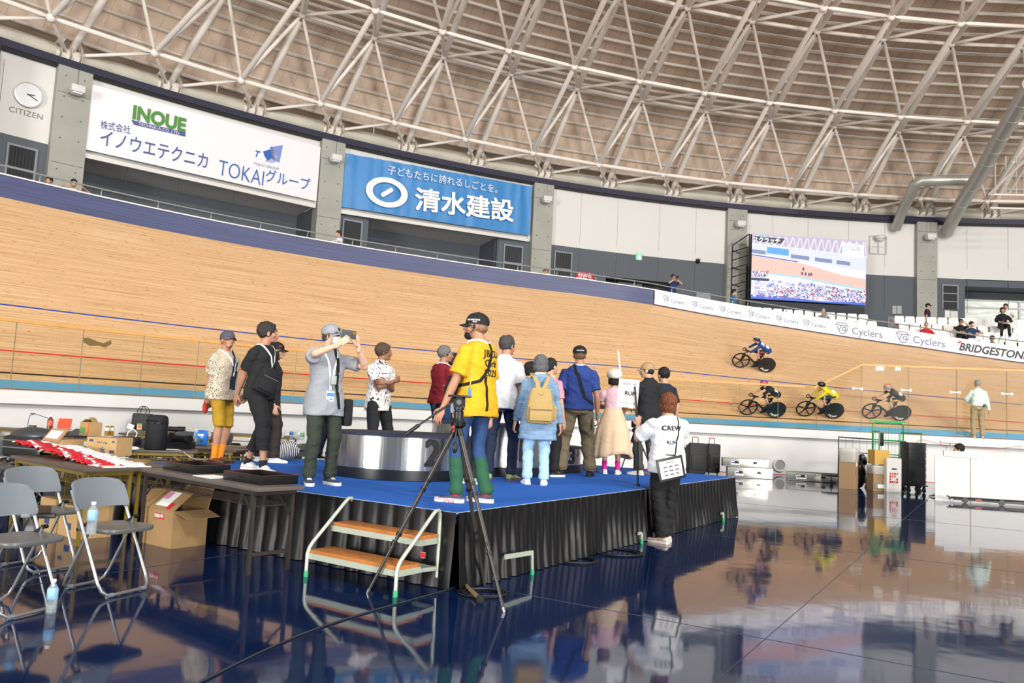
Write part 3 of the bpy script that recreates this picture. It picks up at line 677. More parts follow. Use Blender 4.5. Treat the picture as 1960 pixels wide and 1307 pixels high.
# fan in its square recess
p, out, right, up = wall_frame(1680,469,RW-.02); right = up.cross(out); Rm = Matrix((right,up,out)).transposed(); fn = thing('wall_speaker','round pale hooded device in a square wall recess right of the video screen','wall device',p)
m_ = MB()
for s_ in (-1,1): m_.bar(Rm@V((s_*.46,-.5,.03)),Rm@V((s_*.46,.5,.03)),.03,.05); m_.bar(Rm@V((-.46,s_*.5,.03)),Rm@V((.46,s_*.5,.03)),.03,.05)
m_.bar(Rm@V((-.3,-.1,.02)),Rm@V((.3,-.1,.02)),.02,.02); m_.bar(Rm@V((0,.1,.1)),Rm@V((0,-.48,.1)),.03,.03); m_.build('frame', mat('recess_frame','b9b8b3',.6), fn, smooth=False)
m_ = MB(); m_.lathe((0,0,.12) if False else Rm@V((0,.36,.28)),[(.27,-.06),(.27,.05),(.2,.12)],20); m_.lathe(Rm@V((0,.2,.28)),[(.12,-.03),(.22,.12)],20); m_.build('hood', M_white, fn)
# small fittings on the wall at the right
for i,(x0,y0,x1,y1,c,lab,cat) in enumerate(((1708,586,1715,600,'a5a8aa','small pale switch plate on the grey wall, the left one of the pair','switch plate'),(1717,586,1725,600,'a5a8aa','small pale switch plate on the grey wall, the right one of the pair','switch plate'),(1700,607,1721,628,'7b8086','grey fire hydrant cabinet behind the white seats','cabinet'),(1809,595,1817,607,'e6e4e0','white notice sheet left of its twin under the right vent','notice'),(1820,596,1832,608,'d4d4d2','pale notice sheet under the right vent, the wider one','notice'))):
    p, out, right, up = wall_frame((x0+x1)/2,(y0+y1)/2,RW-.03); right = up.cross(out); Rm = Matrix((right,up,out)).transposed(); s_ = p.length/FPX
    m_ = MB(); m_.bbox(p,((x1-x0)*s_,(y1-y0)*s_,.05),.01,M=Rm); o = tag(m_.build(['switch_plate','switch_plate','hydrant_cabinet','notice_sheet','notice_sheet'][i], mat('fit_'+c,c,.6), smooth=False), lab, cat)
    if i == 2:
        m_ = MB(); m_.lathe(p+Rm@V((-.15,.12,.03)),[(.06,0),(.06,.03)],12,M=Rm); m_.box(p+Rm@V((.1,-.25,.03)),(.3,.06,.01),M=Rm); m_.build('red_lamp', M_red, o, smooth=False)
# ================================================================ the blue stage
SA = V((-.363,6.374,0)); SU = V((cos(RAD(57.3)),sin(RAD(57.3)),0)); SV = V((-SU.y,SU.x,0)); SL, SW, SH = 7.18, 5.0, .6
def sp_(u, v, z=0): return SA+SU*u+SV*v+V((0,0,z))
stage = thing('stage','low stage with blue carpet and pleated black skirt','stage',SA,RAD(57.3))
M_carpet = mat('blue_carpet','0a5ab6',.95,var=.06,vs=20,bump=.25,bs=300)
m_ = MB(); m_.box((SL/2,SW/2,SH-.02),(SL-.02,SW-.02,.04)); m_.build('carpet', M_carpet, stage, smooth=False)
m_ = MB(); m_.box((SL/2,SW/2,SH-.07),(SL-.06,SW-.06,.055)); m_.build('deck', mat('deck_grey','5a5c5c',.6), stage, smooth=False)
m_ = MB()
for a,b in (((0,0),(SL,0)),((0,0),(0,SW)),((SL,0),(SL,SW)),((0,SW),(SL,SW))): m_.bar((a[0],a[1],SH-.012),(b[0],b[1],SH-.012),.012,.012)
m_.build('carpet_edge', mat('edge_tape','b9bcc4',.6), stage, smooth=False)
M_satin = mat('black_satin','0b0b0e',.46,bump=.12,bs=9,stretch=(1,1,.3),spec=.35)
def skirt(a, b, out, pleat, amp, flare, seed):
    mb = MB(); L_ = (b-a).length; d = (b-a)/L_; n_ = int(L_/pleat*8); zs = [SH-.008,SH-.04,SH*.8,SH*.55,SH*.3,SH*.12,.006]; rows = []
    for z in zs:
        t = 1-z/SH; row = []
        for i in range(n_+1):
            s = L_*i/n_; w_ = s/pleat*2*pi+1.2*noise.noise(V((s*1.1,seed,0))); am = amp*(.25+.75*min(1,t*1.6))*(.7+.6*noise.noise(V((s*2.3,seed+4,t*1.5))))
            off = .012+flare*t**1.3+am*(sin(w_)+.35*sin(2*w_+seed))+.012*t*noise.noise(V((s*5,seed,t*4)))
            row.append(a+d*(s+.018*t*noise.noise(V((s*4,seed+9,t*2))))+out*max(.006,off)+V((0,0,z)))
        rows.append(row)
    m2 = n_+1; mb.add([p for r in rows for p in r],[(j*m2+i,j*m2+i+1,(j+1)*m2+i+1,(j+1)*m2+i) for j in range(len(zs)-1) for i in range(n_)]); return mb
Z0 = V((0,0,0)); cs = [V((0,0,0)),V((SL,0,0)),V((SL,SW,0)),V((0,SW,0))]
for a,b,o_,pl,am,fl_,sd in ((cs[0],cs[1],V((0,-1,0)),.135,.026,.05,1),(cs[0],cs[3],V((-1,0,0)),.17,.02,.035,2),(cs[1],cs[2],V((1,0,0)),.13,.018,.03,3),(cs[3],cs[2],V((0,1,0)),.12,.014,.03,4)):
    skirt(a,b,o_,pl,am,fl_,sd).build('skirt', M_satin, stage, ang=70)
M_frame = mat('pale_green_steel','b9c2b2',.35,.3); M_gfoot = mat('green_foot','2f9a68',.5)
def leg_frame(u, half=False):
    m_ = MB(); m_.bar((u,-.16,.15),(u,-.16,.15),.03); m_.bar((u-.42,-.105,.20),(u,-.125,.19),.012,.04); m_.tube([(u,-.12,.2),(u,-.13,.045)],.014,8); o = m_.build('leg', M_frame, stage)
    m_ = MB(); m_.lathe((u,-.13,0),[(.02,0),(.02,.03),(.016,.05)],12); m_.build('foot', M_gfoot, o)
leg_frame(.98)
for u in (3.45,6.4):
    m_ = MB(); m_.tube([(u,-.09,.12),(u,-.095,.03)],.016,8); m_.bar((u-.1,-.09,.12),(u,-.09,.12),.012,.03); o = m_.build('leg', M_frame, stage); m_ = MB(); m_.lathe((u,-.095,0),[(.02,0),(.02,.03),(.016,.05)],12); m_.build('foot', M_gfoot, o)
# ---------------- steps
f0 = at_z(588,1103); f1 = at_z(759,1142); d = (f1-f0).normalized(); st = thing('step_unit','two-step portable stair with oak parquet treads and pale steel handrails','steps',(f0+f1)/2,atan2(d.y,d.x))
W2 = (f1-f0).length/2; M_tread = mat('oak_parquet','b0713a',.3,var=.18,vs=5,stretch=(1,6,1))
def tread(y0,y1,z):
    m_ = MB(); m_.bbox((0,(y0+y1)/2,z-.014),(2*W2-.01,y1-y0,.028),.003); t_ = m_.build('tread', M_tread, st)
    g = MB()
    for k in range(8):
        x = -W2+.12*k+.06
        for q in range(2): g.bar((x,y0+.01,z+.0006),(x+.1 if (k+q)%2 else x-.0,y1-.01,z+.0006),.0025,.0012)
    g.build('parquet_joint', mat('joint_brown','7c4a22',.5), t_, smooth=False)
    m_ = MB()
    for a,b in (((-W2,y0),(W2,y0)),((-W2,y1),(W2,y1)),((-W2,y0),(-W2,y1)),((W2,y0),(W2,y1))): m_.bar((a[0],a[1],z-.05),(b[0],b[1],z-.05),.018,.045)
    m_.build('tread_frame', M_frame, st, smooth=False)
tread(.0,.25,.215); tread(.235,.45,.415)
m_ = MB(); m_.bar((-W2,0,.17),(-W2,.45,.15),.02,.03); m_.bar((W2,0,.17),(W2,.45,.15),.02,.03); m_.bar((-W2,.44,.15),(W2,.44,.15),.02,.03); m_.build('base_frame', M_frame, st, smooth=False)
for s_ in (-1,1):
    x = s_*W2; m_ = MB(); pts = [(x,-.015,.045),(x,-.015,.18),(x,.0,.225),(x,.03,.265),(x,.36,.565),(x,.40,.598),(x,.435,.60),(x,.455,.57),(x,.458,.50),(x,.458,.08)]
    m_.tube(pts,.0155,10); h = m_.build('handrail', M_frame, st)
    for y in (-.015,): m_ = MB(); m_.lathe((x,y,0),[(.02,0),(.02,.035),(.017,.05)],12); m_.build('rubber_foot', M_gfoot, h)
m_ = MB(); m_.bbox((W2-.15,.455,.23),(.16,.01,.05),.002); o = m_.build('label_plate', M_frame, st); m_ = MB(); m_.box((W2-.14,.449,.232),(.08,.003,.036)); m_.build('red_label', M_red, o, smooth=False)
# ---------------- podium
def podium(name, px, py, R, H, num, npx, npy, lab, face=None):
    f = at_z(px,py,SH); d = V((f.x,f.y,0)).normalized(); c = f+d*R; t = thing('podium_block', lab, 'podium', (c.x,c.y,SH))
    m_ = MB(); m_.lathe((0,0,0),[(R-.02,0),(R,.004),(R,.115),(R-.012,.118)],72); m_.build('plinth', mat('plinth_navy','15181f',.35), t, ang=40)
    m_ = MB(); m_.lathe((0,0,0),[(R-.01,.118),(R-.01,H-.03)],72); m_.build('steel_side', M_brush, t, ang=40)
    m_ = MB(); m_.lathe((0,0,0),[(R,H-.032),(R,H-.002),(R-.004,H)],72); m_.build('top', mat('top_navy','272b40',.7), t, ang=40)
    q = at_R(npx,npy,c,R); 
    # nearest hit of the viewing ray with the cylinder
    dd = ray(npx,npy); a = dd.x**2+dd.y**2; b = -2*(dd.x*c.x+dd.y*c.y); k = c.x**2+c.y**2-R*R; disc = max(0,b*b-4*a*k); tt = (-b-sqrt(disc))/2/a; q = V((dd.x*tt,dd.y*tt,CH+dd.z*tt))
    th0 = atan2(q.y-c.y,q.x-c.x); vs, fs = text_geo(num, .40*(H/.5), thick=.03); m_ = MB(); zc_ = (H-.03+.118)/2
    m_.add([V(((R-.004+v.z)*cos(th0+v.x/R),(R-.004+v.z)*sin(th0+v.x/R),zc_+v.y)) for v in vs], fs); m_.build('numeral', M_ink, t, smooth=False); return t
def brushed():
    m = mat('brushed_steel','b0b1b2',.25,1); nt = m.node_tree; N = nt.nodes; L = nt.links; p = N['Principled BSDF']
    tc = N.new('ShaderNodeTexCoord'); mp = N.new('ShaderNodeMapping'); mp.inputs['Scale'].default_value = (1.6,1.6,.05); n = N.new('ShaderNodeTexNoise'); n.inputs['Scale'].default_value = 2.2; n.inputs['Detail'].default_value = 5
    L.new(tc.outputs['Object'], mp.inputs[0]); L.new(mp.outputs[0], n.inputs['Vector']); b = N.new('ShaderNodeBump'); b.inputs['Strength'].default_value = .5; b.inputs['Distance'].default_value = .03; L.new(n.outputs[0], b.inputs['Height']); L.new(b.outputs[0], p.inputs['Normal']); return m
M_brush = brushed()
podium('p2',762,921,.80,.505,'2',829,868,'round brushed steel podium block marked 2, left of the man in yellow')
podium('p1',935,912,.80,.655,'1',1001,850,'tallest brushed steel podium block, between blocks 2 and 3')
podium('p3',1046,905,.5,.37,'3',1096,872,'lowest brushed steel podium block marked 3, behind the man in baggy olive trousers')
# ---------------- tripod with fluid head
def tripod(name, lab, apex, feet, k=1.0, fine=True, col='3a3836'):
    t = thing('tripod', lab, 'tripod', (apex[0],apex[1],0)); A = V(apex); o = V((apex[0],apex[1],0)); mc = mat('carbon_'+col,col,.35,.2); loc = lambda p: V(p)-o
    for i,f in enumerate(feet):
        f = V(f); d = (f-A).normalized(); L_ = (f-A).length; s0 = A+d*.05; m_ = MB()
        m_.tube([loc(A+d*.06),loc(A+d*L_*.36)],.0165*k,12); m_.tube([loc(A+d*L_*.36),loc(A+d*L_*.68)],.0138*k,12); m_.tube([loc(A+d*L_*.68),loc(A+d*(L_-.02))],.0112*k,12); lg = m_.build('leg', mc, t)
        if fine:
            for f_ in (.33,.385,.65,.70): m_ = MB(); m_.tube([loc(A+d*(L_*f_-.012)),loc(A+d*(L_*f_+.012))],.0205*k,12); m_.build('leg_lock', M_black, lg)
            m_ = MB(); m_.tube([loc(A+d*(L_-.035)),loc(f)],[.014*k,.011*k],10); m_.build('foot', M_steel, lg)
            m_ = MB(); m_.tube([loc(A+d*.0),loc(A+d*.09)],.022*k,12); m_.build('hip_joint', M_dark, lg)
    m_ = MB(); m_.lathe((0,0,A.z),[(.03*k,-.03),(.052*k,-.01),(.056*k,.015),(.045*k,.03),(.04*k,.045)],24); m_.build('bowl', M_dark, t)
    if fine:
        m_ = MB(); m_.lathe((0,0,A.z+.045),[(.037,0),(.037,.05),(.031,.055),(.031,.062),(.04,.064),(.04,.085)],28); o2 = m_.build('pan_base', M_black, t)
        m_ = MB(); m_.cyl((-.042,0,A.z+.165),(.042,0,A.z+.165),.038,24); m_.cyl((.0,-.038,A.z+.165),(0,.038,A.z+.165),.04,24); m_.bbox((0,0,A.z+.14),(.075,.07,.05),.01); hd = m_.build('fluid_head', M_black, t)
        m_ = MB(); m_.cyl((0,-.040,A.z+.165),(0,-.044,A.z+.165),.02,20); m_.build('drum_ring', M_steel, hd)
        m_ = MB(); m_.bbox((0,0,A.z+.21),(.175,.075,.016),.003,rz=.1); m_.build('camera_plate', M_black, t)
        e = at_Y(775,832,A.y-.12); m_ = MB(); a = V((-.05,-.02,A.z+.165)); b = loc(e); m_.tube([a,a.lerp(b,.5)],.0085,10); m_.tube([a.lerp(b,.5),a.lerp(b,.72)],.0075,10); m_.tube([a.lerp(b,.7),a.lerp(b,.73),b],[.011,.015,.013],12); m_.build('pan_handle', M_black, t)
        m_ = MB(); m_.tube([(-.01,-.03,A.z-.03),(-.012,-.03,A.z-.12)],.009,10); m_.ell((-.012,-.035,A.z-.17),(.02,0,0),(0,.012,0),(0,0,.045)); m_.build('tie_down', M_dark, t); m_ = MB(); m_.cyl((-.03,-.04,A.z-.02),(-.03,-.055,A.z-.02),.012,10); m_.cyl((-.028,-.04,A.z-.05),(-.028,-.055,A.z-.05),.008,10); m_.build('level_knob', M_red, t)
    return t
ap = at_Y(877,812,6.02); tripod('t','large grey carbon tripod with fluid head standing in front of the stage corner',ap,[at_z(703,1135),at_z(965,1172),at_z(927,1121)],1.1)
# smaller tripod behind the stage by the tan cap man
q = at_z(1216,905,.6); hq = at_Y(1216,812,q.y+.3); hq.z = min(hq.z,1.5)
tt = tripod('t2','small black camera tripod on the stage left of the man in the tan cap',(hq.x,hq.y,hq.z-.1),[(hq.x-.22,hq.y-.1,.6),(hq.x+.3,hq.y-.08,.6),(hq.x+.05,hq.y+.3,.6)],.9,False)
m_ = MB(); m_.bbox((0,0,hq.z+.0),(.12,.09,.10),.012); m_.cyl((0,0,hq.z-.1),(0,0,hq.z),.02,12); cm = m_.build('camera', M_black, tt); m_ = MB(); m_.bbox((.085,-.05,hq.z-.05),(.03,.1,.12),.006); m_.build('monitor', mat('monitor_blue','3d5866',.3), cm)
# ---------------- cables and microphone
def cable(name, pts, r, lab, col='1a1a1c', grp=None):
    m_ = MB(); P_ = [V(p) for p in pts]; out = []
    for i in range(len(P_)-1):
        p0 = P_[max(i-1,0)]; p1 = P_[i]; p2 = P_[i+1]; p3 = P_[min(i+2,len(P_)-1)]
        for k in range(6):
            t = k/6; out.append(.5*((2*p1)+(p2-p0)*t+(2*p0-5*p1+4*p2-p3)*t*t+(3*p1-p0-3*p2+p3)*t**3))
    out.append(P_[-1]); m_.tube(out, r, 6); return tag(m_.build(name, mat('cable_'+col,col,.5)), lab, 'cable', grp)
cz = lambda *a: [at_z(x,y,.006) for x,y in a]
cable('floor_cable', cz((380,1307),(500,1247),(600,1205),(700,1172),(790,1147),(870,1124),(940,1098),(1000,1080),(1060,1063),(1130,1052)), .0055, 'thin dark cable running across the floor to the front of the stage','2e3036')
def coil(c, R, n, lab, el=.5, seed=0, nm='cable_coil'):
    m_ = MB(); pts = []
    for i in range(n*20+1):
        a = 2*pi*i/20; j = i//20; rr = R*(1+.12*sin(j*2.3+seed)+.05*sin(a*2+seed)); pts.append(V((c[0]+rr*cos(a)+.015*sin(j*1.7),c[1]+rr*sin(a)*.9+.015*cos(j*2.1),.006+.004*(j%3)+.002*j/2)))
    m_.tube(pts,.005,6); return tag(m_.build(nm, mat('cable_1a1a1c','1a1a1c',.5)), lab, 'cable')
coil(at_z(925,1137), .16, 6, 'coil of black microphone cable on the floor by the front tripod foot',seed=1)
coil(at_z(1095,1073), .22, 5, 'coil of black cable by the skirt, between the microphone and the crew member',seed=2)
coil(at_z(1178,1058), .25, 5, 'coil of black cable by the skirt just left of the crew member\'s shoes',seed=3)
a = at_z(902,1130,.03); b = at_z(918,1146,.03); t = thing('microphone','handheld microphone with foam ball lying by the coiled cable','microphone',(a.x,a.y,0)); dd = (b-a); o0 = V((a.x,a.y,0))
m_ = MB(); m_.tube([a-o0-dd*.9,a-o0,b-o0],[.012,.015,.019],12); m_.build('grip', mat('mic_gold','a08a60',.4,.4), t); m_ = MB(); m_.sph(b-o0+dd.normalized()*.02,.034,14,10); m_.build('foam_ball', mat('foam','1e1e1e',.95), t)
# ================================================================ tables
def folding_table(lab, NR, ang, L_=1.8, W_=.45, H=.7, top='4a4038', frame='2c2826', grp=None, shelf=True, edge=None):
    """NR: near right corner on the floor; the table runs from it along ang (degrees)"""
    t = thing('folding_table', lab, 'table', (NR[0],NR[1],0), RAD(ang), grp); mf = mat('tableframe_'+frame,frame,.45,.3); mt_ = mat('tabletop_'+top,top,.4,var=.1,vs=3)
    # local: x along length (away from NR), y negative = away from camera side
    s_ = -1
    m_ = MB(); m_.bbox((L_/2,s_*W_/2,H-.016),(L_,W_,.032),.005); o = m_.build('tabletop', mt_, t)
    m_ = MB(); m_.box((L_/2,s_*W_/2,H-.05),(L_-.12,W_-.06,.034)); m_.build('apron', mf, t, smooth=False)
    for x in (.1,L_-.1):
        for y in (.04,W_-.04):
            m_ = MB(); m_.bar((x,s_*y,.0),(x,s_*y,H-.04),.028,.028,up=(1,0,0)); m_.build('leg', mf, t, smooth=False)
        m_ = MB(); m_.bar((x,s_*.04,.16),(x,s_*(W_-.04),.16),.02,.028); m_.build('crossbar', mf, t, smooth=False)
        dx = .22 if x < L_/2 else -.22
        for y in (.06,W_-.06): m_ = MB(); m_.bar((x,s_*y,H-.24),(x+dx,s_*y,H-.05),.006,.02); m_.build('brace', mf, t, smooth=False)
    if shelf:
        m_ = MB()
        for y in [ .07+ (W_-.14)*k/6 for k in range(7)]: m_.bar((.14,s_*y,H-.16),(L_-.14,s_*y,H-.16),.006,.006)
        for x in (.14,L_/2,L_-.14): m_.bar((x,s_*.07,H-.165),(x,s_*(W_-.07),H-.165),.008,.008)
        m_.build('wire_shelf', mf, t, smooth=False)
    return t
TA = math.degrees(atan2(1.32,-1.60)); tdir = V((cos(RAD(TA)),sin(RAD(TA)),0)); tper = V((.637,.77,0))
def TZ(x, y, z=.7, m=.75):
    p = at_z(x,y,z)
    if (V((p.x-CT.x,p.y-CT.y))).length > RL-m: p = at_R(x,y,CT,RL-m); p.z = z      # keep clear of the curved wall
    return p
c0 = TZ(493,934); folding_table('grey-brown folding table beside the stage holding two black trays', c0, TA, 2.0, .45, top='5b5450', frame='3a3432')
c1 = TZ(163,898); folding_table('folding table with olive-gold legs under the pile of red and white bibs', c1, TA, 1.8, .5, top='4c423b', frame='7c6a22')
c1b = c1+tper*.505; folding_table('folding table with cardboard boxes behind the table of red and white bibs', c1b, TA, 1.8, .38, top='4c423b', frame='7c6a22')
c2 = TZ(380,864); folding_table('folding table with the tall black cylinder case', c2, 203, 1.25, .45, top='4a3f39', frame='7c6a22', grp=None)
far = [((250,842),'far folding table behind the tea bottles',1.8),((404,838),'far folding table carrying the camera lens',1.8),((335,820),'far folding table under the black tote bag',1.8),((560,862),'folding table behind the man in the black T-shirt',1.8),((560,836),'far folding table with plastic bags by the man filming',1.8),((452,862),'folding table behind the man in mustard shorts',1.6),((120,826),'far folding table with the large drinks bottle',1.8)]
TT2 = [folding_table(lab, TZ(x,y), 172, L_, .45, top='51463f', frame='7c6a22') for (x,y),lab,L_ in far]
# ---------------- folding chairs
def folding_chair(lab, x, y, rz, resin='6d757c', metal='8f9193', grp=None, seatc=None):
    t = thing('folding_chair', lab, 'chair', (x,y,0), rz, grp); mr = mat('resin_'+resin,resin,.38); mm = mat('chairtube_'+metal,metal,.38,.7)
    w_ = .205
    def fy(z): return -.20+(.775-z)*.53      # line of the long front frame
    m_ = MB(); pts = [(-w_,fy(.66),.66),(-w_,fy(.1),.1),(-w_+.01,fy(.05)+.004,.045),(-w_+.045,fy(.015)+.012,.016)]; m_.tube(pts+[(-x_,y_,z_) for x_,y_,z_ in pts[::-1]],.0115,8); m_.build('front_frame', mm, t)
    w2 = .178; m_ = MB(); pts = [(-w2,.03,.50),(-w2,.0,.42),(-w2,-.17,.10),(-w2+.01,-.20,.045),(-w2+.05,-.215,.016)]; m_.tube(pts+[(-x_,y_,z_) for x_,y_,z_ in pts[::-1]],.0105,8); m_.build('rear_frame', mm, t)
    m_ = MB()   # backrest, curved plate
    rows = []
    for z,sc in ((.575,.93),(.60,.99),(.66,1.0),(.72,.99),(.755,.95),(.775,.86)):
        yy = fy(z)+.012; a = [V((sc*(w_+.014)*s, yy-.045*(1-s*s)-.0, z+(.0 if z<.74 else -.02*abs(s)**3)))for s in [-1+2*k/12 for k in range(13)]]; b = [p+V((0,.022,0)) for p in a[::-1]]; rows.append(a+b)
    m_.loft(rows); br = m_.build('backrest', mr, t, ang=50)
    m_ = MB()
    for s_ in (-1,1): m_ = MB(); m_.tube([(s_*w_,fy(.56),.56),(s_*w_,fy(.70),.70)],.0165,10); m_.build('backrest_sleeve', mr, br)
    m_ = MB(); rr = []
    for z,g in ((.428,.97),(.440,1.0),(.455,1.0),(.460,.98),(.458,.93)):
        rr.append([V((g*.205*math.copysign(abs(cos(a))**.42,cos(a)), .055+g*.195*math.copysign(abs(sin(a))**.42,sin(a)), z)) for a in [2*pi*k/32 for k in range(32)]])
    m_.loft(rr); m_.build('seat', mat('resin_'+(seatc or resin),seatc or resin,.35), t, ang=50)
    for s_ in (-1,1): m_ = MB(); m_.bar((s_*.192,-.10,.43),(s_*.192,.02,.50),.006,.02); m_.cyl((s_*.17,.03,.50),(s_*.21,.03,.50),.014,8); m_.build('hinge', M_dark, t)
    for yy,ww in ((fy(.016)+.01,w_-.055),(-.215,w2-.06)):
        for s_ in (-1,1): m_ = MB(); m_.cyl((s_*(ww-.03),yy,.016),(s_*(ww+.01),yy,.016),.0155,8); m_.build('glide', mr, t)
    return t
g_ = 'grey folding chairs in the left foreground'
CA = folding_chair('grey folding chair in front of the open cardboard box, water bottle on its seat', -2.80, 5.82, RAD(-112), seatc='5b5d5e', grp=g_)
dup(CA, V((-3.09,5.17,0)), RAD(-110), 'grey folding chair cut off by the left edge, nearest the bottle on the floor')
dup(CA, V((-3.65,6.42,0)), RAD(-114), 'grey folding chair with a black wallet and bottle on its seat, behind the other two')
dup(CA, V((-4.4,6.35,0)), RAD(-120), 'grey folding chair of which only a corner of the backrest shows at the left edge')
dk_ = folding_chair('dark folding chair', 0,0,0,resin='3a3d40',metal='8a8c8e',grp='dark folding chairs at the far tables')
spots = [((38,838),165),((72,840),150),((268,842),170),((232,836),200),((395,862),158),((443,880),20),((516,852),170),((352,826),185),((300,838),10),((418,828),170),((560,870),150),((645,862),165),((702,868),195),((545,905),30),((12,842),190),((585,850),180)]
labs = ['beside the large drinks bottle','right of the large drinks bottle','left of the tall black cylinder case','by the far table with the tea bottles','in front of the blue snack bag','between the man in mustard shorts and the man in black','left of the man in black\'s bag','behind the camera lens','below the black tote bag','behind the blue snack bag','by the plastic bags','just left of the man filming','just right of the man filming','behind the man in black\'s front shoe','at the far left beyond the bibs','beyond the plastic bags']
for i,((px,py),rz) in enumerate(spots):
    b_ = TZ(px,py,.775,1.4); q_ = b_-SA; uu, vv = q_.dot(SU), q_.dot(SV)
    if (-.3 < uu < SL+.3 and -.3 < vv < SW+.3): continue
    r_ = dk_ if i == 0 else dup(dk_); r_.location = (b_.x,b_.y,0); r_.rotation_euler = (0,0,RAD(rz)); r_['label'] = 'dark folding chair '+labs[i]
# ---------------- cardboard boxes
q0 = at_z(326.5,1050.7); q1_ = at_z(273.6,1035.6); q2_ = at_z(393.9,1042.7); e1 = (q2_-q0); e2 = (q1_-q0)
bx = thing('cardboard_box','open cardboard box under the table with trays, red caution sticker on its side','box',q0,atan2(e1.y,e1.x))
def box_faces(t, w_, d_, h, col, flaps):
    m_ = MB(); th = .006
    for c_,s_ in (((w_/2,0,h/2),(w_,th,h)),((w_/2,d_,h/2),(w_,th,h)),((0,d_/2,h/2),(th,d_,h)),((w_,d_/2,h/2),(th,d_,h)),((w_/2,d_/2,th/2),(w_,d_,th))): m_.box(c_,s_)
    b_ = m_.build('box_body', col, t, smooth=False)
    for nm,o_,x,hw,n_,an,ln in flaps:
        o_ = V(o_); x = V(x); n_ = V(n_); a = RAD(an); u = n_*sin(a)+V((0,0,1))*cos(a); nn = u.cross(x).normalized(); m_ = MB(); q = [o_-x*hw,o_+x*hw,o_+x*hw*.95+u*ln,o_-x*hw*.95+u*ln]
        m_.add(q+[p+nn*.005 for p in q],[(0,1,2,3),(7,6,5,4),(0,4,5,1),(1,5,6,2),(2,6,7,3),(3,7,4,0)]); f = m_.build('flap', col, t, smooth=False); f['o'] = 0
        if nm == 'label':
            out = nn if (nn.x<0) else -nn; c_ = o_+u*ln*.5+out*.008
            m_ = MB(); m_.add([c_+x*dx+u*dy for dx,dy in ((-.10,-.09),(.09,-.09),(.09,.10),(-.10,.10))],[(0,1,2,3)]); l_ = m_.build('shipping_label', M_paper, f, smooth=False)
            m_ = MB(); c_ += out*.002; m_.add([c_+x*dx+u*dy for dx,dy in ((-.0,-.0),(.08,-.0),(.08,.09),(-.0,.09))],[(0,1,2,3)]); m_.build('label_pink', mat('label_pink','d58ab0',.7), l_, smooth=False)
            m_ = MB(); m_.add([c_+x*dx+u*dy for dx,dy in ((-.17,-.12),(-.11,-.12),(-.11,-.04),(-.17,-.04))],[(0,1,2,3)]); m_.build('fragile_label', M_red, f, smooth=False)
    return b_
bx.location = (q0.x,q0.y,0); w_b, d_b, h_b = e1.length*.98, e2.length*.98, .335
bb = box_faces(bx, w_b, d_b, h_b, M_card, [('label',(0,d_b/2,h_b),(0,1,0),d_b/2,(-1,0,0),-52,.26),('r',(w_b/2,0,h_b),(1,0,0),w_b/2,(0,-1,0),103,.21),('b',(w_b/2,d_b,h_b),(1,0,0),w_b/2,(0,1,0),-12,.17),('l',(w_b,d_b/2,h_b),(0,1,0),d_b/2,(1,0,0),18,.2)])
m_ = MB(); m_.box((-.005,d_b*.42,h_b-.06),(.003,.15,.05)); rl_ = m_.build('caution_sticker', M_red, bb, smooth=False); m_ = MB(); text_on(m_,'取扱注意',(-.008,d_b*.42,h_b-.06),(0,-1,0),(0,0,1),.036,out=.002,bold=.03); m_.build('lettering', M_wp, rl_, smooth=False)
# boxes under the left table
for i,(x,y,w_,h,lab) in enumerate(((150,1028,.42,.30,'closed cardboard box under the bib table, the right one of two'),(108,1018,.34,.33,'cardboard box with clear plastic in it under the bib table, the left one of two'))):
    q = at_z(x,y,0); t = thing('cardboard_box', lab, 'box', (q.x,q.y+.1,0), RAD(-38)); m_ = MB(); m_.bbox((0,0,h/2),(w_,.32,h),.004); b_ = m_.build('box_body', M_card2, t, smooth=False)
    m_ = MB(); m_.box((.02,-.163,h*.35),(.10,.003,.06)); m_.box((-.1,-.163,h*.7),(.08,.003,.04)); m_.build('box_print', M_blueink, b_, smooth=False)
# boxes on the left tables
def tbox(lab, px, py, w_, d_, h, rz, m=None, z=.7):
    q = at_z(px,py,z); t = thing('cardboard_box', lab, 'box', (q.x,q.y,z), RAD(rz)); t.location += Matrix.Rotation(RAD(rz),3,'Z')@V((0,d_/2,0)); mb = MB(); mb.bbox((0,0,h/2),(w_,d_,h),.003); b_ = mb.build('box_body', m or M_card2, t, smooth=False); return t, b_
t, b_ = tbox('large cardboard water carton with Japanese print on the table behind the bibs', 192, 872, .38, .27, .20, -12)
m_ = MB(); text_on(m_,'水',(.02,-.136,.055),(1,0,0),(0,0,1),.085,out=.003,bold=.01); text_on(m_,'あなたの',(-.005,-.136,.145),(1,0,0),(0,0,1),.028,out=.003); m_.box((-.13,-.137,.165),(.05,.003,.025)); m_.cyl((.06,-.135,.14),(.06,-.139,.14),.01,12); m_.box((.15,-.137,.16),(.03,.002,.02)); m_.box((.14,-.137,.05),(.06,.002,.03)); m_.build('box_print', M_blueink, b_, smooth=False)
t, b_ = tbox('open cardboard box with pink label left of the water carton', 100, 868, .30, .26, .16, -25, M_card)
m_ = MB(); R_ = Matrix.Rotation(RAD(-40),3,'X'); m_.box((-.02,-.10,.205),(.28,.005,.17),M=R_); f = m_.build('flap', M_card, t, smooth=False); m_ = MB(); m_.box((-.03,-.106,.208),(.2,.003,.11),M=R_); m_.build('shipping_label', mat('label_pale_pink','dcc3d6',.7), f, smooth=False)
t, b_ = tbox('small cardboard box with green print on top of the boxes', 160, 834, .19, .17, .17, -30, M_card2, .86)
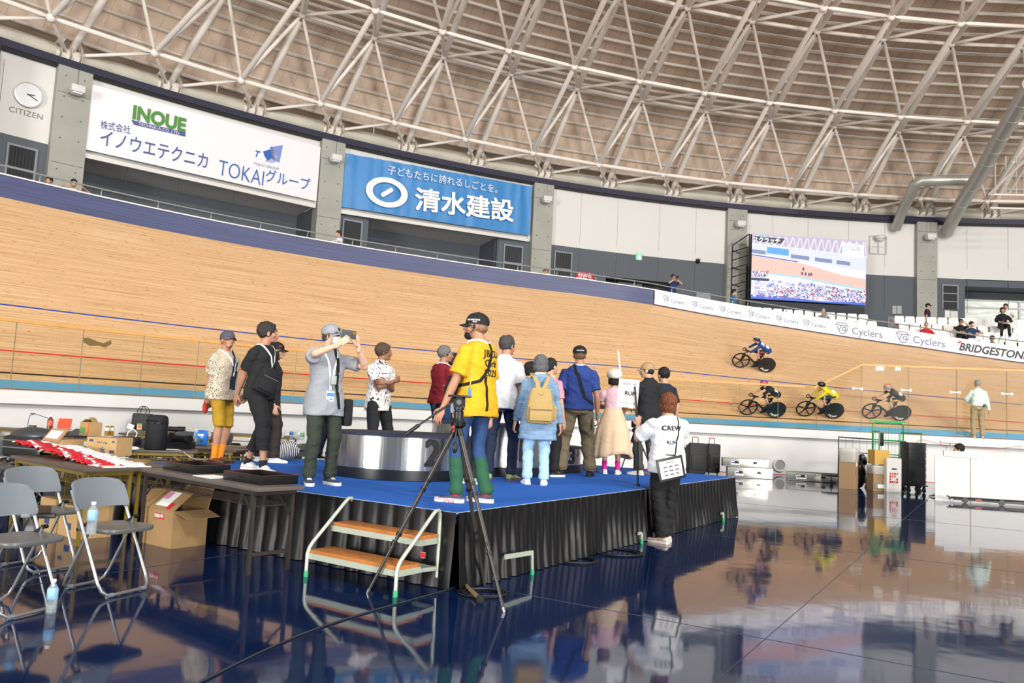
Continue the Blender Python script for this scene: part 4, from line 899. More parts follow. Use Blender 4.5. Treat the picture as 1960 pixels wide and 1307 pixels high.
m_ = MB(); m_.box((-.03,-.087,.07),(.10,.003,.07)); m_.build('box_print', mat('print_green','5f8e4a',.7), b_, smooth=False); m_ = MB(); m_.box((.085,-.087,.08),(.02,.003,.16)); m_.build('orange_print', mat('print_orange','d8622a',.7), b_, smooth=False)
m_ = MB(); m_.box((.02,.02,.19),(.12,.08,.004),M=Matrix.Rotation(RAD(35),3,'Y')); m_.box((-.06,0,.18),(.11,.15,.004),M=Matrix.Rotation(RAD(-25),3,'Y')); m_.build('flap', M_card, t, smooth=False)
# ---------------- bottles
M_pet = mat('clear_plastic','c4d0d8',.05,alpha=.24); M_cap = mat('white_cap','f0f0f0',.5)
def bottle(lab, x, y, z, h=.21, r=.032, label='86b2dc', fill=None, cap='f0f0f0', grp=None):
    t = thing('plastic_bottle', lab, 'bottle', (x,y,z), 0, grp); s = h/.21
    prof = [(r*.9,.0),(r,.006*s),(r*.94,.02*s),(r,.034*s),(r*.94,.048*s),(r,.062*s),(r*.94,.076*s),(r,.09*s),(r,.15*s),(r*.8,.165*s),(r*.42,.185*s),(r*.38,.196*s)]
    m_ = MB(); m_.lathe((0,0,0),prof,20); m_.build('bottle_body', mat('liquid_'+fill,fill,.1,trans=.5) if fill else M_pet, t)
    m_ = MB(); m_.lathe((0,0,0),[(r*.46,.193*s),(r*.46,.21*s),(r*.4,h)],16); m_.build('bottle_cap', mat('cap_'+cap,cap,.5), t)
    m_ = MB(); m_.lathe((0,0,0),[(r*1.02,.092*s),(r*1.02,.148*s),(r*.86,.160*s)],20,cap=False); m_.build('bottle_label', mat('label_'+label,label,.4,var=.35,vs=14), t); return t
q = at_z(97,1174); bottle('clear water bottle with blue label standing on the floor at the left', q.x,q.y,0)
q = at_z(174,1022,.46); bottle('clear water bottle with blue label on the seat of the grey chair', q.x,q.y,.46)
q = at_z(48,990,.46); bottle('water bottle on the seat of the chair behind, mostly hidden by a backrest', q.x,q.y,.46)
q = at_z(88,992,.46); t = thing('wallet','black wallet standing open on the seat of the grey folding chair','wallet',(q.x,q.y,.46),.4); m_ = MB(); m_.bbox((0,0,.02),(.12,.09,.03),.006); m_.build('wallet_body', M_black, t); m_ = MB(); m_.box((-.03,.03,.06),(.11,.006,.07),M=Matrix.Rotation(.5,3,'X')); m_.build('wallet_flap', mat('brown_leather','4a3a2e',.6), t)
for i,(px,py,h,lb,fl_,cp,lab) in enumerate(((94,830,.30,'c8533a','8a4a30','f0f0f0','large drinks bottle with red label on the far left table'),(204,834,.19,'e0e2da','c08a2a','f2f2f2','left bottle of the pair of amber tea bottles'),(213,834,.19,'e0e2da','c08a2a','f2f2f2','right bottle of the pair of amber tea bottles'),(315,822,.24,'d8b090','e0d8d0','201c1c','brown-labelled bottle right of the cylinder case'),(374,848,.22,'4f90c8',None,'f0f0f0','water bottle beside the blue snack bag'),(557,842,.21,'3f7ab8',None,'e8e8e8','water bottle among the plastic bags'),(578,846,.22,'5a9a50',None,'e8e8e8','bottle with green label left of the man filming'),(640,838,.2,'d0d8e0',None,'e8e8e8','clear bottle just behind the man filming'))):
    q = TZ(px,py,.7,.55); bottle(lab,q.x,q.y,.7,h,.036 if h<.28 else .045,lb,fl_,cp)
# ---------------- trays
def tray(lab, a, b, c_, z):
    """a near corner, b far right corner, c_ far left corner on the table"""
    e1 = b-a; e2 = c_-a; ang = atan2(e1.y,e1.x); L1, L2 = e1.length, .36; t = thing('tray', lab, 'tray', (a.x,a.y,z), ang); th = .012; h = .075
    m_ = MB(); m_.box((L1/2,L2/2,.006),(L1,L2,.01)); m_.build('tray_base', mat('lacquer_black','141314',.3), t, smooth=False)
    for c,s in (((L1/2,0,h/2),(L1,th,h)),((L1/2,L2,h/2),(L1,th,h)),((0,L2/2,h/2),(th,L2,h)),((L1,L2/2,h/2),(th,L2,h))):
        m_ = MB(); m_.bbox(c,s,.003); w_ = m_.build('tray_side', mat('lacquer_black','141314',.3), t)
        m_ = MB(); m_.box((c[0],c[1],h+.001),(s[0],s[1],.002)); m_.build('rim', mat('lacquer_red','6e2a1e',.4), w_, smooth=False)
        m_ = MB(); k = .09; m_.bbox((c[0],c[1],h*.62),(k if s[0]>s[1] else th+.002,th+.002 if s[0]>s[1] else k,.014),.004); m_.build('hand_slot', mat('slot','000000',.9), w_)
    return t
td2 = tdir; n2 = tper
def tray2(lab, px, py, L1=.40, L2=.30):
    a = at_z(px,py,.7); ang = atan2(n2.y,n2.x); t = thing('tray', lab, 'tray', (a.x,a.y,.7), atan2(td2.y,td2.x)-pi/2+0); return t
def mk_tray(lab, px, py, L1, L2):
    a = at_z(px,py,.7); ang = RAD(TA)-pi; return tray(lab, V((a.x,a.y,0))+tdir*L1, V((a.x,a.y,0)), None, .7) if False else _tr(lab, a, L1, L2)
def _tr(lab, a, L1, L2):
    e = -tdir; t = tray(lab, V((a.x,a.y,0))-e*L1, V((a.x,a.y,0)), V((0,0,0)), .7); return t
_tr('black lacquered tray nearest the stage on the folding table', TZ(499,929), .56, .36)
_tr('black lacquered tray further from the stage on the folding table', TZ(371,907), .56, .36)
t = thing('paper_sheets','white paper sheets lying between and under the trays','paper',TZ(400,914)+V((0,.08,0)),RAD(TA)); m_ = MB(); m_.box((0,0,.003),(.30,.21,.004)); m_.build('sheet', M_paper, t, smooth=False)
# ---------------- pile of bibs: each bib a folded cloth
M_bibw = cloth_w = mat('bib_white','e6e6e8',.85); M_bibr = mat('bib_red','c81e2c',.8)
random.seed(21)
for i in range(14):
    f = i/13; px = 20+f*150; py = 866+f*26; q = at_z(px,py,.7)+tper*.05; z0 = .70+.004+.11*(1-f)**.9*(1 if i<9 else .6); 
    t = thing('race_bib', 'folded white and red cloth bib in the overlapping pile on the front table', 'bib', (q.x,q.y,z0), RAD(TA)+pi+random.uniform(-.12,.12), 'bibs in the overlapping pile')
    W_,D_,nx,ny = .36,.46,12,14; m_ = MB(); m2 = MB(); vs = []
    for j in range(ny+1):
        for k in range(nx+1):
            x = (k/nx-.5)*W_; y = (j/ny)*D_; zz = .014*noise.noise(V((x*22+i*3,y*16,i)))+.02*noise.noise(V((x*9,y*9+i,2)))+ .03*sin(pi*k/nx)*(1-.5*j/ny)-.012
            vs.append(V((x+.008*sin(y*30+i),y,zz)))
    fw = [(j*(nx+1)+k,j*(nx+1)+k+1,(j+1)*(nx+1)+k+1,(j+1)*(nx+1)+k) for j in range(ny) for k in range(nx)]
    red = [f_ for n_,f_ in enumerate(fw) if (n_//nx) < 7 and ((n_//nx)+(n_%nx)//3+i)%5 != 0]; wh = [f_ for f_ in fw if f_ not in red]
    m_.add(vs,wh); b_ = m_.build('cloth', M_bibw, t); m2.add(vs,red); m2.build('red_panel', M_bibr, t)
    for o in (b_, t.children[-1]): s_ = o.modifiers.new('s','SOLIDIFY'); s_.thickness = .006
# papers and clipboards at the near end
for i,(px,py,rz,lab,m) in enumerate(((208,893,3,'white papers on the end of the bib table',M_paper),(196,884,-6,'white papers behind the bibs near the black pouch',M_paper),(250,885,4,'brown clipboard with papers on the table end',M_card2),(234,878,-4,'white papers beside the brown clipboard',M_paper),(258,881,8,'brown board lying at the table end nearest the trays',M_card),(243,889,-2,'papers with a pen beside the nearer black tray',M_paper))):
    q = at_z(px,py,.7); t = thing('paper_stack', lab, 'paper', (q.x,q.y,.7), RAD(TA+rz)); m_ = MB()
    for k in range(3): m_.box((.01*k,.006*k,.002+.003*k),(.28,.2,.0025),rz=.04*k)
    m_.build('sheets', m, t, smooth=False)
    if i in (2,5): m_ = MB(); m_.bbox((.0,-.02,.013),(.05,.02,.008),.002); m_.bar((-.05,.05,.012),(.09,.06,.012),.008,.008); m_.build('clip', M_black, t)
def prop(name, lab, cat, px, py, z, rz=0): q = TZ(px,py,z,.5); return thing(name, lab, cat, (q.x,q.y,z), RAD(rz))
t = prop('black_pouch','flat black pouch in front of the water carton','pouch',212,872,.7,-20); m_ = MB(); m_.bbox((0,0,.02),(.22,.12,.035),.008); m_.build('pouch_body', M_black, t); m_ = MB(); m_.bar((-.1,-.062,.025),(.1,-.062,.025),.004,.006); m_.build('zip', M_steel, t)
# black cylinder case
t = prop('cylinder_case','tall black cylinder lens case with handle on the middle table','case',297,860,.7,0); m_ = MB(); rr = [[V((.135*cos(a)*w_,.125*sin(a)*w_,z)) for a in [2*pi*q/32 for q in range(32)]] for z,w_ in ((0,.95),(.01,1),(.36,1.0),(.40,.97),(.43,.88),(.445,.7),(.45,.3))]; m_.loft(rr); m_.build('case_body', mat('case_cloth','16171b',.8), t, ang=60)
m_ = MB(); m_.tube([(-.12,-.06,.37),(-.08,-.13,.385),(0,-.14,.38),(.04,-.135,.37)],.012,8); m_.build('handle', M_black, t); m_ = MB(); m_.lathe((0,0,.34),[(.139,0),(.139,.008)],32); m_.build('zip', M_dark, t)
t = prop('camera_case','low black case beside the cylinder case','case',340,858,.7,0); m_ = MB(); m_.bbox((0,.05,.045),(.36,.24,.09),.02); m_.build('case_body', mat('case_cloth','16171b',.8), t)
t = prop('camera','black camera with a long lens on the low black case','camera',330,846,.79,-10); m_ = MB(); m_.bbox((-.05,.05,.05),(.14,.08,.10),.012); m_.bbox((-.05,.05,.11),(.06,.06,.03),.008); m_.build('camera_body', M_black, t); m_ = MB(); m_.cyl((.0,.03,.05),(.22,.0,.05),.045,20); m_.cyl((.2,.0,.05),(.26,-.01,.05),.055,20); m_.build('lens', M_dark, t)
t = prop('camera','black camera with lens at the edge of the table by the snack bag','camera',362,852,.7,20); m_ = MB(); m_.bbox((0,.05,.05),(.13,.07,.095),.012); m_.bbox((0,.05,.105),(.05,.05,.03),.006); m_.build('camera_body', M_black, t); m_ = MB(); m_.cyl((.0,.02,.045),(.0,-.06,.045),.036,18); m_.build('lens', M_dark, t)
t = prop('camera_lens','black lens lying on the far table left of the man in mustard shorts','lens',337,826,.7,10); m_ = MB(); m_.cyl((-.15,0,.05),(.15,0,.05),.05,18); m_.cyl((.02,0,.05),(.14,0,.05),.057,18); m_.build('barrel', M_black, t); m_ = MB(); m_.cyl((.15,0,.05),(.17,0,.05),.06,18); m_.build('hood', M_dark, t)
t = prop('camera_strap_bag','small black camera bag with a cable loop left of the cylinder case','bag',248,852,.7,0); m_ = MB(); m_.bbox((0,.05,.06),(.22,.16,.12),.03); m_.bbox((.05,-.02,.05),(.10,.08,.09),.02); m_.build('bag_body', M_black, t); m_ = MB(); m_.tube([(-.06,.02,.11),(-.04,.02,.19),(.03,.02,.22),(.08,.02,.17),(.07,0,.1)],.007,8); m_.build('cable_loop', mat('cable_white','d8d8da',.5), t)
t = prop('tote_bag','black tote bag with round handles on the far table','bag',272,816,.7,-5); m_ = MB(); rr = [[V((.5*w_*math.copysign(abs(cos(a))**.35,cos(a)),.5*d_*math.copysign(abs(sin(a))**.35,sin(a)),z)) for a in [2*pi*q/28 for q in range(28)]] for z,w_,d_ in ((0,.40,.16),(.02,.42,.18),(.30,.40,.15),(.33,.38,.13))]; m_.loft(rr); m_.build('bag_body', mat('tote_black','26272b',.6), t, ang=50)
for s_ in (-1,1): m_ = MB(); m_.tube([(-.09,s_*.06,.30),(-.09,s_*.06,.40),(-.05,s_*.05,.46),(.0,s_*.045,.48),(.05,s_*.05,.46),(.09,s_*.06,.40),(.09,s_*.06,.30)],.008,8); m_.build('handle', M_black, t)
t = prop('snack_pouch','small green and orange snack pouch against the black tote bag','snack pouch',271,819,.7,0); m_ = MB(); m_.bbox((0,-.1,.07),(.10,.02,.13),.008); b_ = m_.build('pouch_body', mat('pouch_cream','d8c8a0',.5), t); m_ = MB(); m_.box((0,-.112,.12),(.098,.002,.03)); m_.build('green_band', M_green, b_); m_ = MB(); m_.box((.01,-.112,.07),(.06,.002,.05)); m_.build('orange_print', mat('print_orange','d8622a',.7), b_)
t = prop('small_white_box','small white box tipped on its corner left of the black tote bag','box',250,818,.7,20); m_ = MB(); m_.bbox((0,0,.06),(.12,.09,.10),.004,M=Matrix.Rotation(.3,3,'Y')); m_.build('box_body', M_paper, t)
t = prop('snack_bag','bright blue snack bag by the man in mustard shorts','snack bag',387,850,.7,-8); m_ = MB(); rr = [[V((w_*cos(a),d_*sin(a),z)) for a in [2*pi*q/16 for q in range(16)]] for z,w_,d_ in ((0,.085,.03),(.05,.088,.045),(.14,.085,.045),(.19,.083,.02),(.21,.085,.006))]; m_.loft(rr); b_ = m_.build('bag_body', mat('snack_blue','1f6fc8',.3), t, ang=60); m_ = MB(); m_.ell((0,-.046,.06),(.025,0,0),(0,.004,0),(0,0,.03)); m_.build('bag_print', mat('print_brown','4a2c1c',.5), b_); m_ = MB(); m_.box((-.01,-.045,.14),(.10,.003,.03)); m_.build('bag_mark', M_wp, b_)
t = prop('orange_notebook','open orange notebook on the far left table','notebook',122,822,.7,20); m_ = MB(); m_.box((0,.05,.11),(.22,.008,.2),M=Matrix.Rotation(-.5,3,'X')); m_.box((.02,-.08,.01),(.22,.18,.01)); m_.build('cover', mat('cover_orange','c0492a',.6), t, smooth=False)
t = prop('laptop','dark laptop half open right of the orange notebook','laptop',138,836,.7,-20); m_ = MB(); m_.bbox((0,0,.01),(.34,.24,.018),.003); m_.build('keyboard_half', M_dark, t); m_ = MB(); m_.box((0,.12,.07),(.34,.01,.2),M=Matrix.Rotation(-1.1,3,'X')); m_.build('lid', mat('lid_grey','4b4f55',.4,.4), t)
t = prop('desk_lamp','thin clip lamp with a curved neck on the far left table','lamp',52,826,.7,0); m_ = MB(); m_.tube([(0,0,0),(0,0,.18),(.02,0,.27),(.1,0,.30),(.32,0,.24)],.005,6); m_.build('neck', M_dark, t); m_ = MB(); m_.bbox((.06,0,.30),(.06,.03,.02),.005); m_.build('lamp_head', M_black, t); m_ = MB(); m_.bbox((0,0,.03),(.1,.08,.06),.01); m_.build('base', M_black, t)
t = prop('power_pack','small black charger with a green light on the far left table','charger',61,828,.7,0); m_ = MB(); m_.bbox((0,0,.06),(.10,.07,.12),.01); m_.build('case', M_black, t); m_ = MB(); m_.box((.01,-.037,.06),(.03,.003,.03)); m_.build('status_light', mat('led_green','20d050',.4,emit='30e060',es=1.5), t)
t = prop('tissue_box','pale cup-like container beside the clip lamp','container',47,829,.7,0); m_ = MB(); m_.lathe((0,0,0),[(.045,0),(.055,.11),(.05,.11)],16); m_.build('cup', mat('cup_pale','c2cdd0',.5), t)
t = prop('wheeled_case','black hard case with silver trim at the far left behind the bibs','case',30,862,.7,-20); m_ = MB(); m_.bbox((-.1,.3,.03),(.62,.34,.26),.06); m_.build('case_body', M_black, t)
for z in (.0,.08): m_ = MB(); m_.bar((-.38,.125,z+.02),(.18,.125,z+.02),.008,.012); m_.build('trim', M_steel, t)
m_ = MB(); rr = [[V((.42*cos(a),.12*sin(a)+.3,.14+z)) for a in [2*pi*q/24 for q in range(24)]] for z in (0,.02)]
m_.ell((-.1,.3,.16),(.34,0,0),(0,.17,0),(0,0,.10)); m_.build('lid', mat('lid_dark','33363a',.4), t)
t = prop('wooden_board_white_cloth','crumpled white plastic bag on the middle table','plastic bag',240,862,.7,0); m_ = MB(); m_.ell((0,.05,.025),(.15,0,0),(0,.11,0),(0,0,.03),20,10); me = remesh_ok = None
for v in m_.v: v += V((0,0,.012*noise.noise(v*30)))
m_.build('bag_body', mat('plastic_white','e2e4e6',.4), t); t.name = 'plastic_bag'
for i,(px,py,r_,h_,lab) in enumerate(((528,842,.16,.22,'large clear plastic bag on the table left of the man filming'),(571,842,.12,.18,'smaller clear plastic bag beside the water bottle'),(295,812,.12,.20,'crumpled clear plastic bag behind the tote bag handles'))):
    t = prop('plastic_bag',lab,'plastic bag',px,py,.7,0); m_ = MB(); m_.ell((0,0,h_*.5),(r_,0,0),(0,r_*.7,0),(0,0,h_*.5),22,14)
    for v in m_.v: v += V((.04*noise.noise(v*14+V((i,0,0))),.03*noise.noise(v*14+V((5,i,0))),.03*noise.noise(v*17)))
    m_.build('bag_body', mat('plastic_clear','dfe3e6',.25,alpha=.55), t)
t = prop('striped_cloth','black and white striped cloth hanging off the far table','cloth',545,868,.7,0)
def stripes():
    m = mat('striped_fabric','e6e6e6',.8); nt = m.node_tree; N = nt.nodes; L = nt.links; p = N['Principled BSDF']; tc = N.new('ShaderNodeTexCoord'); w_ = N.new('ShaderNodeTexWave'); w_.inputs['Scale'].default_value = 14; w_.inputs['Distortion'].default_value = 1.5; r = N.new('ShaderNodeValToRGB'); r.color_ramp.interpolation = 'CONSTANT'
    L.new(tc.outputs['Object'], w_.inputs['Vector']); L.new(w_.outputs['Fac'], r.inputs[0]); r.color_ramp.elements[0].color = (.02,.02,.02,1); r.color_ramp.elements[1].position = .5; r.color_ramp.elements[1].color = (.75,.75,.75,1); L.new(r.outputs[0], p.inputs['Base Color']); return m
m_ = MB(); m_.ell((0,0,.05),(.2,0,0),(0,.1,0),(0,0,.13),20,12)
for v in m_.v: v += V((.03*noise.noise(v*12),.02*noise.noise(v*15),.03*noise.noise(v*11)))
m_.build('fabric', stripes(), t)
cable('white_cable', [at_z(318,860,.71),at_z(345,862,.70),at_z(360,872,.66),at_z(372,878,.62),at_z(385,879,.61),at_z(402,878,.61)], .006, 'white cable hanging from the middle table to the stage', 'd8d8da')
# wooden rods of the dark gaps: stacked coats under the tables stay in shade
# ================================================================ things along the far wall
def along(px, py): return at_z(px, py, 0)
M_alu = mat('brushed_aluminium','b4b3ad',.3,.85,var=.06,vs=4)
def flat_case(lab, a, b, h, d_=.3, z=0):
    e = b-a; t = thing('aluminium_case', lab, 'case', (a.x,a.y,z), atan2(e.y,e.x)); L_ = e.length; m_ = MB(); m_.bbox((L_/2,d_/2,h/2),(L_,d_,h),.012); m_.build('case_body', M_alu, t)
    m_ = MB()
    for x in (.02,L_-.02): m_.bar((x,-.006,0),(x,-.006,h),.02,.01,up=(1,0,0))
    m_.bar((0,-.006,h*.97),(L_,-.006,h*.97),.014,.014); m_.bar((0,-.006,.02),(L_,-.006,.02),.014,.014); m_.build('edge_profile', M_chrome, t, smooth=False)
    for x in (L_*.3,L_*.7): m_ = MB(); m_.bbox((x,-.01,h*.55),(.10,.012,.06),.003); m_.build('latch', M_dark, t)
    m_ = MB(); m_.box((L_*.27,-.008,h*.42),(L_*.2,.004,h*.4)); l_ = m_.build('case_label', M_paper, t, smooth=False); m_ = MB(); m_.box((L_*.27,-.012,h*.45),(L_*.17,.002,h*.12)); m_.build('label_print', M_blueink, l_, smooth=False); return t
a = along(1392,913); b = along(1479,918); flat_case('long aluminium case on the floor, lower of the stacked pair by the wall', a, b, .29)
flat_case('long aluminium case on top of the stacked pair by the wall', a+V((-.12,.02,0)), b+V((-.1,.02,0)), .23, z=.29)
a = along(1507,919); b = along(1606,925); flat_case('single long aluminium case by the wall right of the round vent', a, b, .25)
q = at_R(1492,890,CT,RL-.08); n_ = (V((CT.x,CT.y,q.z))-q).normalized(); x_ = V((0,0,1)).cross(n_); Rm = Matrix((x_,V((0,0,1)),n_)).transposed(); t = thing('round_vent','round white ventilation outlet with mesh low in the wall','vent',q)
m_ = MB(); m_.lathe((0,0,0),[(.15,0),(.205,.0),(.205,.03),(.19,.05),(.155,.05),(.15,.01)],36,M=Rm); m_.build('ring', M_white, t); m_ = MB(); m_.lathe((0,0,0),[(.155,.005),(.155,.015)],36,M=Rm); m_.build('mesh', mat('vent_mesh','8f8f8c',.6,var=.2,vs=120), t)
# suitcases behind the crew member
def suitcase(lab, px, py, w_, h, d_=.28, hndl=.2):
    q = along(px,py); t = thing('suitcase', lab, 'suitcase', (q.x,q.y,0), RAD(8)); m_ = MB(); m_.bbox((0,0,h/2+.05),(w_,d_,h),.05)
    for v in m_.v: v += V((.012*noise.noise(v*9),.012*noise.noise(v*8),0))
    m_.build('case_body', mat('nylon_black','18181b',.6), t); m_ = MB(); m_.bbox((0,-d_/2-.01,h*.45),(w_*.75,.04,h*.5),.015); m_.build('front_pocket', mat('nylon_black','18181b',.6), t)
    m_ = MB(); m_.tube([(-.08,.08,h),(-.08,.08,h+hndl),(.08,.08,h+hndl),(.08,.08,h)],.010,6); m_.build('pull_handle', M_dark, t); m_ = MB(); m_.bbox((0,.08,h+hndl+.005),(.13,.03,.025),.006); m_.build('handle_grip', M_red, t)
    for s_ in (-1,1): m_ = MB(); m_.cyl((s_*w_*.35,-.02,.035),(s_*w_*.35+.02,-.02,.035),.035,12); m_.build('wheel', M_black, t)
    return t
suitcase('tall black wheeled bag with red handle grip, right of the pair', 1363, 908, .36, .80); suitcase('wide black wheeled bag just right of the crew member', 1331, 910, .48, .82, .34)
q = along(1307,906); t = thing('duffel_bag','black bag mostly hidden behind the crew member','bag',(q.x,q.y,0)); m_ = MB(); m_.bbox((0,0,.36),(.4,.3,.72),.08); m_.build('bag_body', mat('nylon_black','18181b',.6), t)
m_ = MB(); m_.tube([(-.1,-.16,.5),(0,-.2,.56),(.1,-.16,.5)],.012,6); m_.build('handle', M_dark, t)
# rubbish boxes with liners
def bin_box(lab, px, py, w_, h, rz=12, liner=True, col=None, extra=None):
    q = along(px,py); t = thing('rubbish_box', lab, 'box', (q.x,q.y+.12,0), RAD(rz)); m_ = MB(); m_.bbox((0,0,h/2),(w_,w_*.9,h),.006); b_ = m_.build('box_body', col or mat('card_brown','9a7f5e',.8), t, smooth=False)
    if liner:
        m_ = MB(); rr = [[V((w_*s*.5*math.copysign(abs(cos(a))**.4,cos(a))*(1+.05*noise.noise(V((a*3,z*9,px)))),w_*.9*s*.5*math.copysign(abs(sin(a))**.4,sin(a)),z)) for a in [2*pi*q_/40 for q_ in range(40)]] for z,s in ((h*.72,1.09),(h*.8,1.13),(h*.95,1.16),(h*1.05,1.16),(h*1.09,1.05),(h*1.06,.9),(h*.98,.85))]
        m_.loft(rr); m_.build('bin_liner', mat('liner_clear','d3d2cc',.35,alpha=.6), t, ang=60)
    return t, b_
t, b_ = bin_box('tall rubbish box with a clear liner, leftmost by the green roll cage', 1628, 936, .40, .90, 55)
m_ = MB(); m_.box((.204,-.0,.6),(.004,.12,.1)); m_.build('white_label', M_paper, b_, smooth=False); m_ = MB(); m_.box((.204,.0,.8),(.004,.14,.08)); m_.box((.204,-.05,.38),(.004,.05,.12)); m_.build('red_print', M_red, b_, smooth=False)
m_ = MB(); m_.box((0,-.184,.6),(.12,.004,.1)); m_.build('white_label', M_paper, b_, smooth=False); m_ = MB(); m_.box((.03,-.184,.8),(.12,.004,.08)); m_.box((-.1,-.184,.38),(.05,.004,.12)); m_.build('red_print', M_red, b_, smooth=False)
q = along(1652,936); t = thing('black_rubbish_bag','black plastic sack slumped between the brown boxes','rubbish bag',(q.x,q.y+.3,0)); m_ = MB(); m_.ell((0,0,.36),(.20,0,0),(0,.2,0),(0,0,.37),24,16); m_.ell((.1,0,.68),(.1,0,0),(0,.1,0),(0,0,.16),16,10)
for v in m_.v: v += V((.05*noise.noise(v*7),.05*noise.noise(v*8),.03*noise.noise(v*6)))
m_.build('sack', mat('bin_black','0f0f11',.25), t)
t, b_ = bin_box('rubbish box with a yellow carton on top, middle of the boxes by the cage', 1683, 940, .36, .56, 4)
q = t.location; t2 = thing('yellow_carton','plain yellow carton standing on the middle rubbish box','box',(q.x+.02,q.y-.03,.635),RAD(4)); m_ = MB(); m_.bbox((0,0,.17),(.37,.33,.34),.005); m_.build('carton_body', mat('card_yellow','c79f4c',.8), t2, smooth=False)
m_ = MB(); m_.box((0,-.174,.12),(.30,.004,.12)); m_.build('printed_panel', mat('print_grey','84807a',.7), b_, smooth=False); m_ = MB(); m_.box((0,-.178,.12),(.16,.003,.09)); m_.build('white_panel', M_paper, b_, smooth=False)
t, b_ = bin_box('white box with a red printed panel beside the stack of trays', 1709, 942, .36, .80, 3, liner=False, col=M_paper)
m_ = MB(); random.seed(3)
for i in range(4):
    for j in range(4):
        if random.random() < .85: m_.box((-.01+(i-1.5)*.055,-.166,.34+(j-1.5)*.065),(.042 if random.random()<.6 else .028,.004,.045))
m_.build('red_print', M_red, b_, smooth=False); m_ = MB(); m_.bbox((0,-.166,.55),(.12,.006,.03),.003); m_.build('hand_hole', M_black, b_)
# stack of black trays on a dolly
q = along(1753,943); q = V((q.x,q.y+.15,0)); t = thing('dolly','low wheeled dolly under the stack of black trays','dolly',q,RAD(4)); m_ = MB(); m_.bbox((0,0,.17),(.50,.44,.03),.006); m_.build('dolly_frame', M_dark, t)
for sx in (-1,1):
    for sy in (-1,1): m_ = MB(); m_.cyl((sx*.19-.015,sy*.15,.065),(sx*.19+.015,sy*.15,.065),.065,14); m_.bbox((sx*.19,sy*.15,.13),(.05,.05,.06),.008); m_.build('caster', M_black, t)
ct = None
for k in range(30):
    z = .19+k*.0335
    if ct is None:
        ct = thing('stacked_crate','shallow black plastic crate in the tall stack on the dolly','crate',(q.x,q.y,z),RAD(4),'black crates stacked on the dolly'); m_ = MB(); m_.bbox((0,0,.011),(.43,.38,.02),.006); m_.bbox((0,0,.026),(.45,.40,.012),.004); m_.build('crate_body', mat('crate_black','24262b',.4), ct)
    else: dup(ct, V((q.x+.004*sin(k*1.3),q.y,z)))
# green roll cage
q = along(1752,938)+V((0,.75,0)); t = thing('roll_cage','green wheeled roll cage behind the boxes','roll cage',q,RAD(4)); M_gr = mat('cage_green','2f9a55',.4,.2)
def frame_(pts, r): m_ = MB(); m_.tube(pts,r,8); return m_
X0,X1,Y0,Y1 = -.62,.52,-.05,.65
m_ = MB(); m_.tube([(X0+.2,Y1,.18),(X0+.2,Y1,1.60),(X0+.26,Y1,1.67),(X1-.14,Y1,1.67),(X1-.08,Y1,1.60),(X1-.08,Y1,.18)],.019,8); m_.bar((X0+.12,Y1,1.70),(X1,Y1,1.70),.03,.035); m_.tube([(X0+.2,Y1,1.2),(X1-.08,Y1,1.2)],.015,6); m_.tube([(X0+.2,Y1,.75),(X1-.08,Y1,.75)],.015,6)
for k in range(9): x = X0+.28+k*.092; m_.cyl((x,Y1,.2),(x,Y1,1.66),.004,5)
m_.build('back_panel', M_gr, t)
for nm,x in (('l',X0),('r',X1)):
    m_ = MB(); ya,yb = Y0,Y1-.05; s_ = .22 if nm == 'l' else -.10
    pts = [(x,ya,.2),(x,ya,1.36),(x+.03,ya,1.42),(x+.17*(1 if nm=='l' else -1)-.0,yb,1.42),(x+.2*(1 if nm=='l' else -1),yb,1.36),(x+.2*(1 if nm=='l' else -1),yb,.2)]; m_.tube(pts,.017,8)
    for z in (1.15,.85,.6,.35): m_.tube([(x,ya,z),(x+.2*(1 if nm=='l' else -1),yb,z)],.011,6)
    m_.build('side_panel', M_gr, t)
m_ = MB(); m_.bbox((X0+.06,Y0-.0,1.22),(.12,.01,.34),.004); m_.build('sign_plate', M_dark, t)
m_ = MB(); m_.box((-.05,.3,.19),(1.1,.7,.03)); m_.build('base', M_gr, t, smooth=False)
for sx in (X0+.05,X1-.05):
    for sy in (Y0,Y1): m_ = MB(); m_.cyl((sx-.02,sy,.085),(sx+.02,sy,.085),.085,16); m_.build('caster', M_black, t)
# dark mesh cage behind
q = along(1690,930)+V((-.0,.75,0)); t = thing('mesh_cage','dark wire cage panel behind the rubbish boxes','cage',q,RAD(4)); m_ = MB(); m_.tube([(-.9,0,0.02),(-.9,0,1.22),(1.0,0,1.18),(1.05,0,1.12),(1.05,0,.02)],.02,8); m_.tube([(-.9,0,.82),(1.05,0,.8)],.012,6); m_.build('panel_frame', M_dark, t)
m_ = MB()
for k in range(9): x = -.7+k*.2; m_.cyl((x,0,.03),(x,0,1.19),.004,5)
m_.build('wires', M_dark, t)
# leaning white board between the boxes and crates, and red cloth
q = along(1738,930)+V((-.1,.4,0)); m_ = MB(); m_.box(q+V((0,0,.55)),(.02,.4,1.1),M=Matrix.Rotation(RAD(14),3,'Y')@Matrix.Rotation(RAD(-20),3,'Z')); tag(m_.build('leaning_board', M_paper, smooth=False), 'white board leaning behind the stack of black crates', 'board')
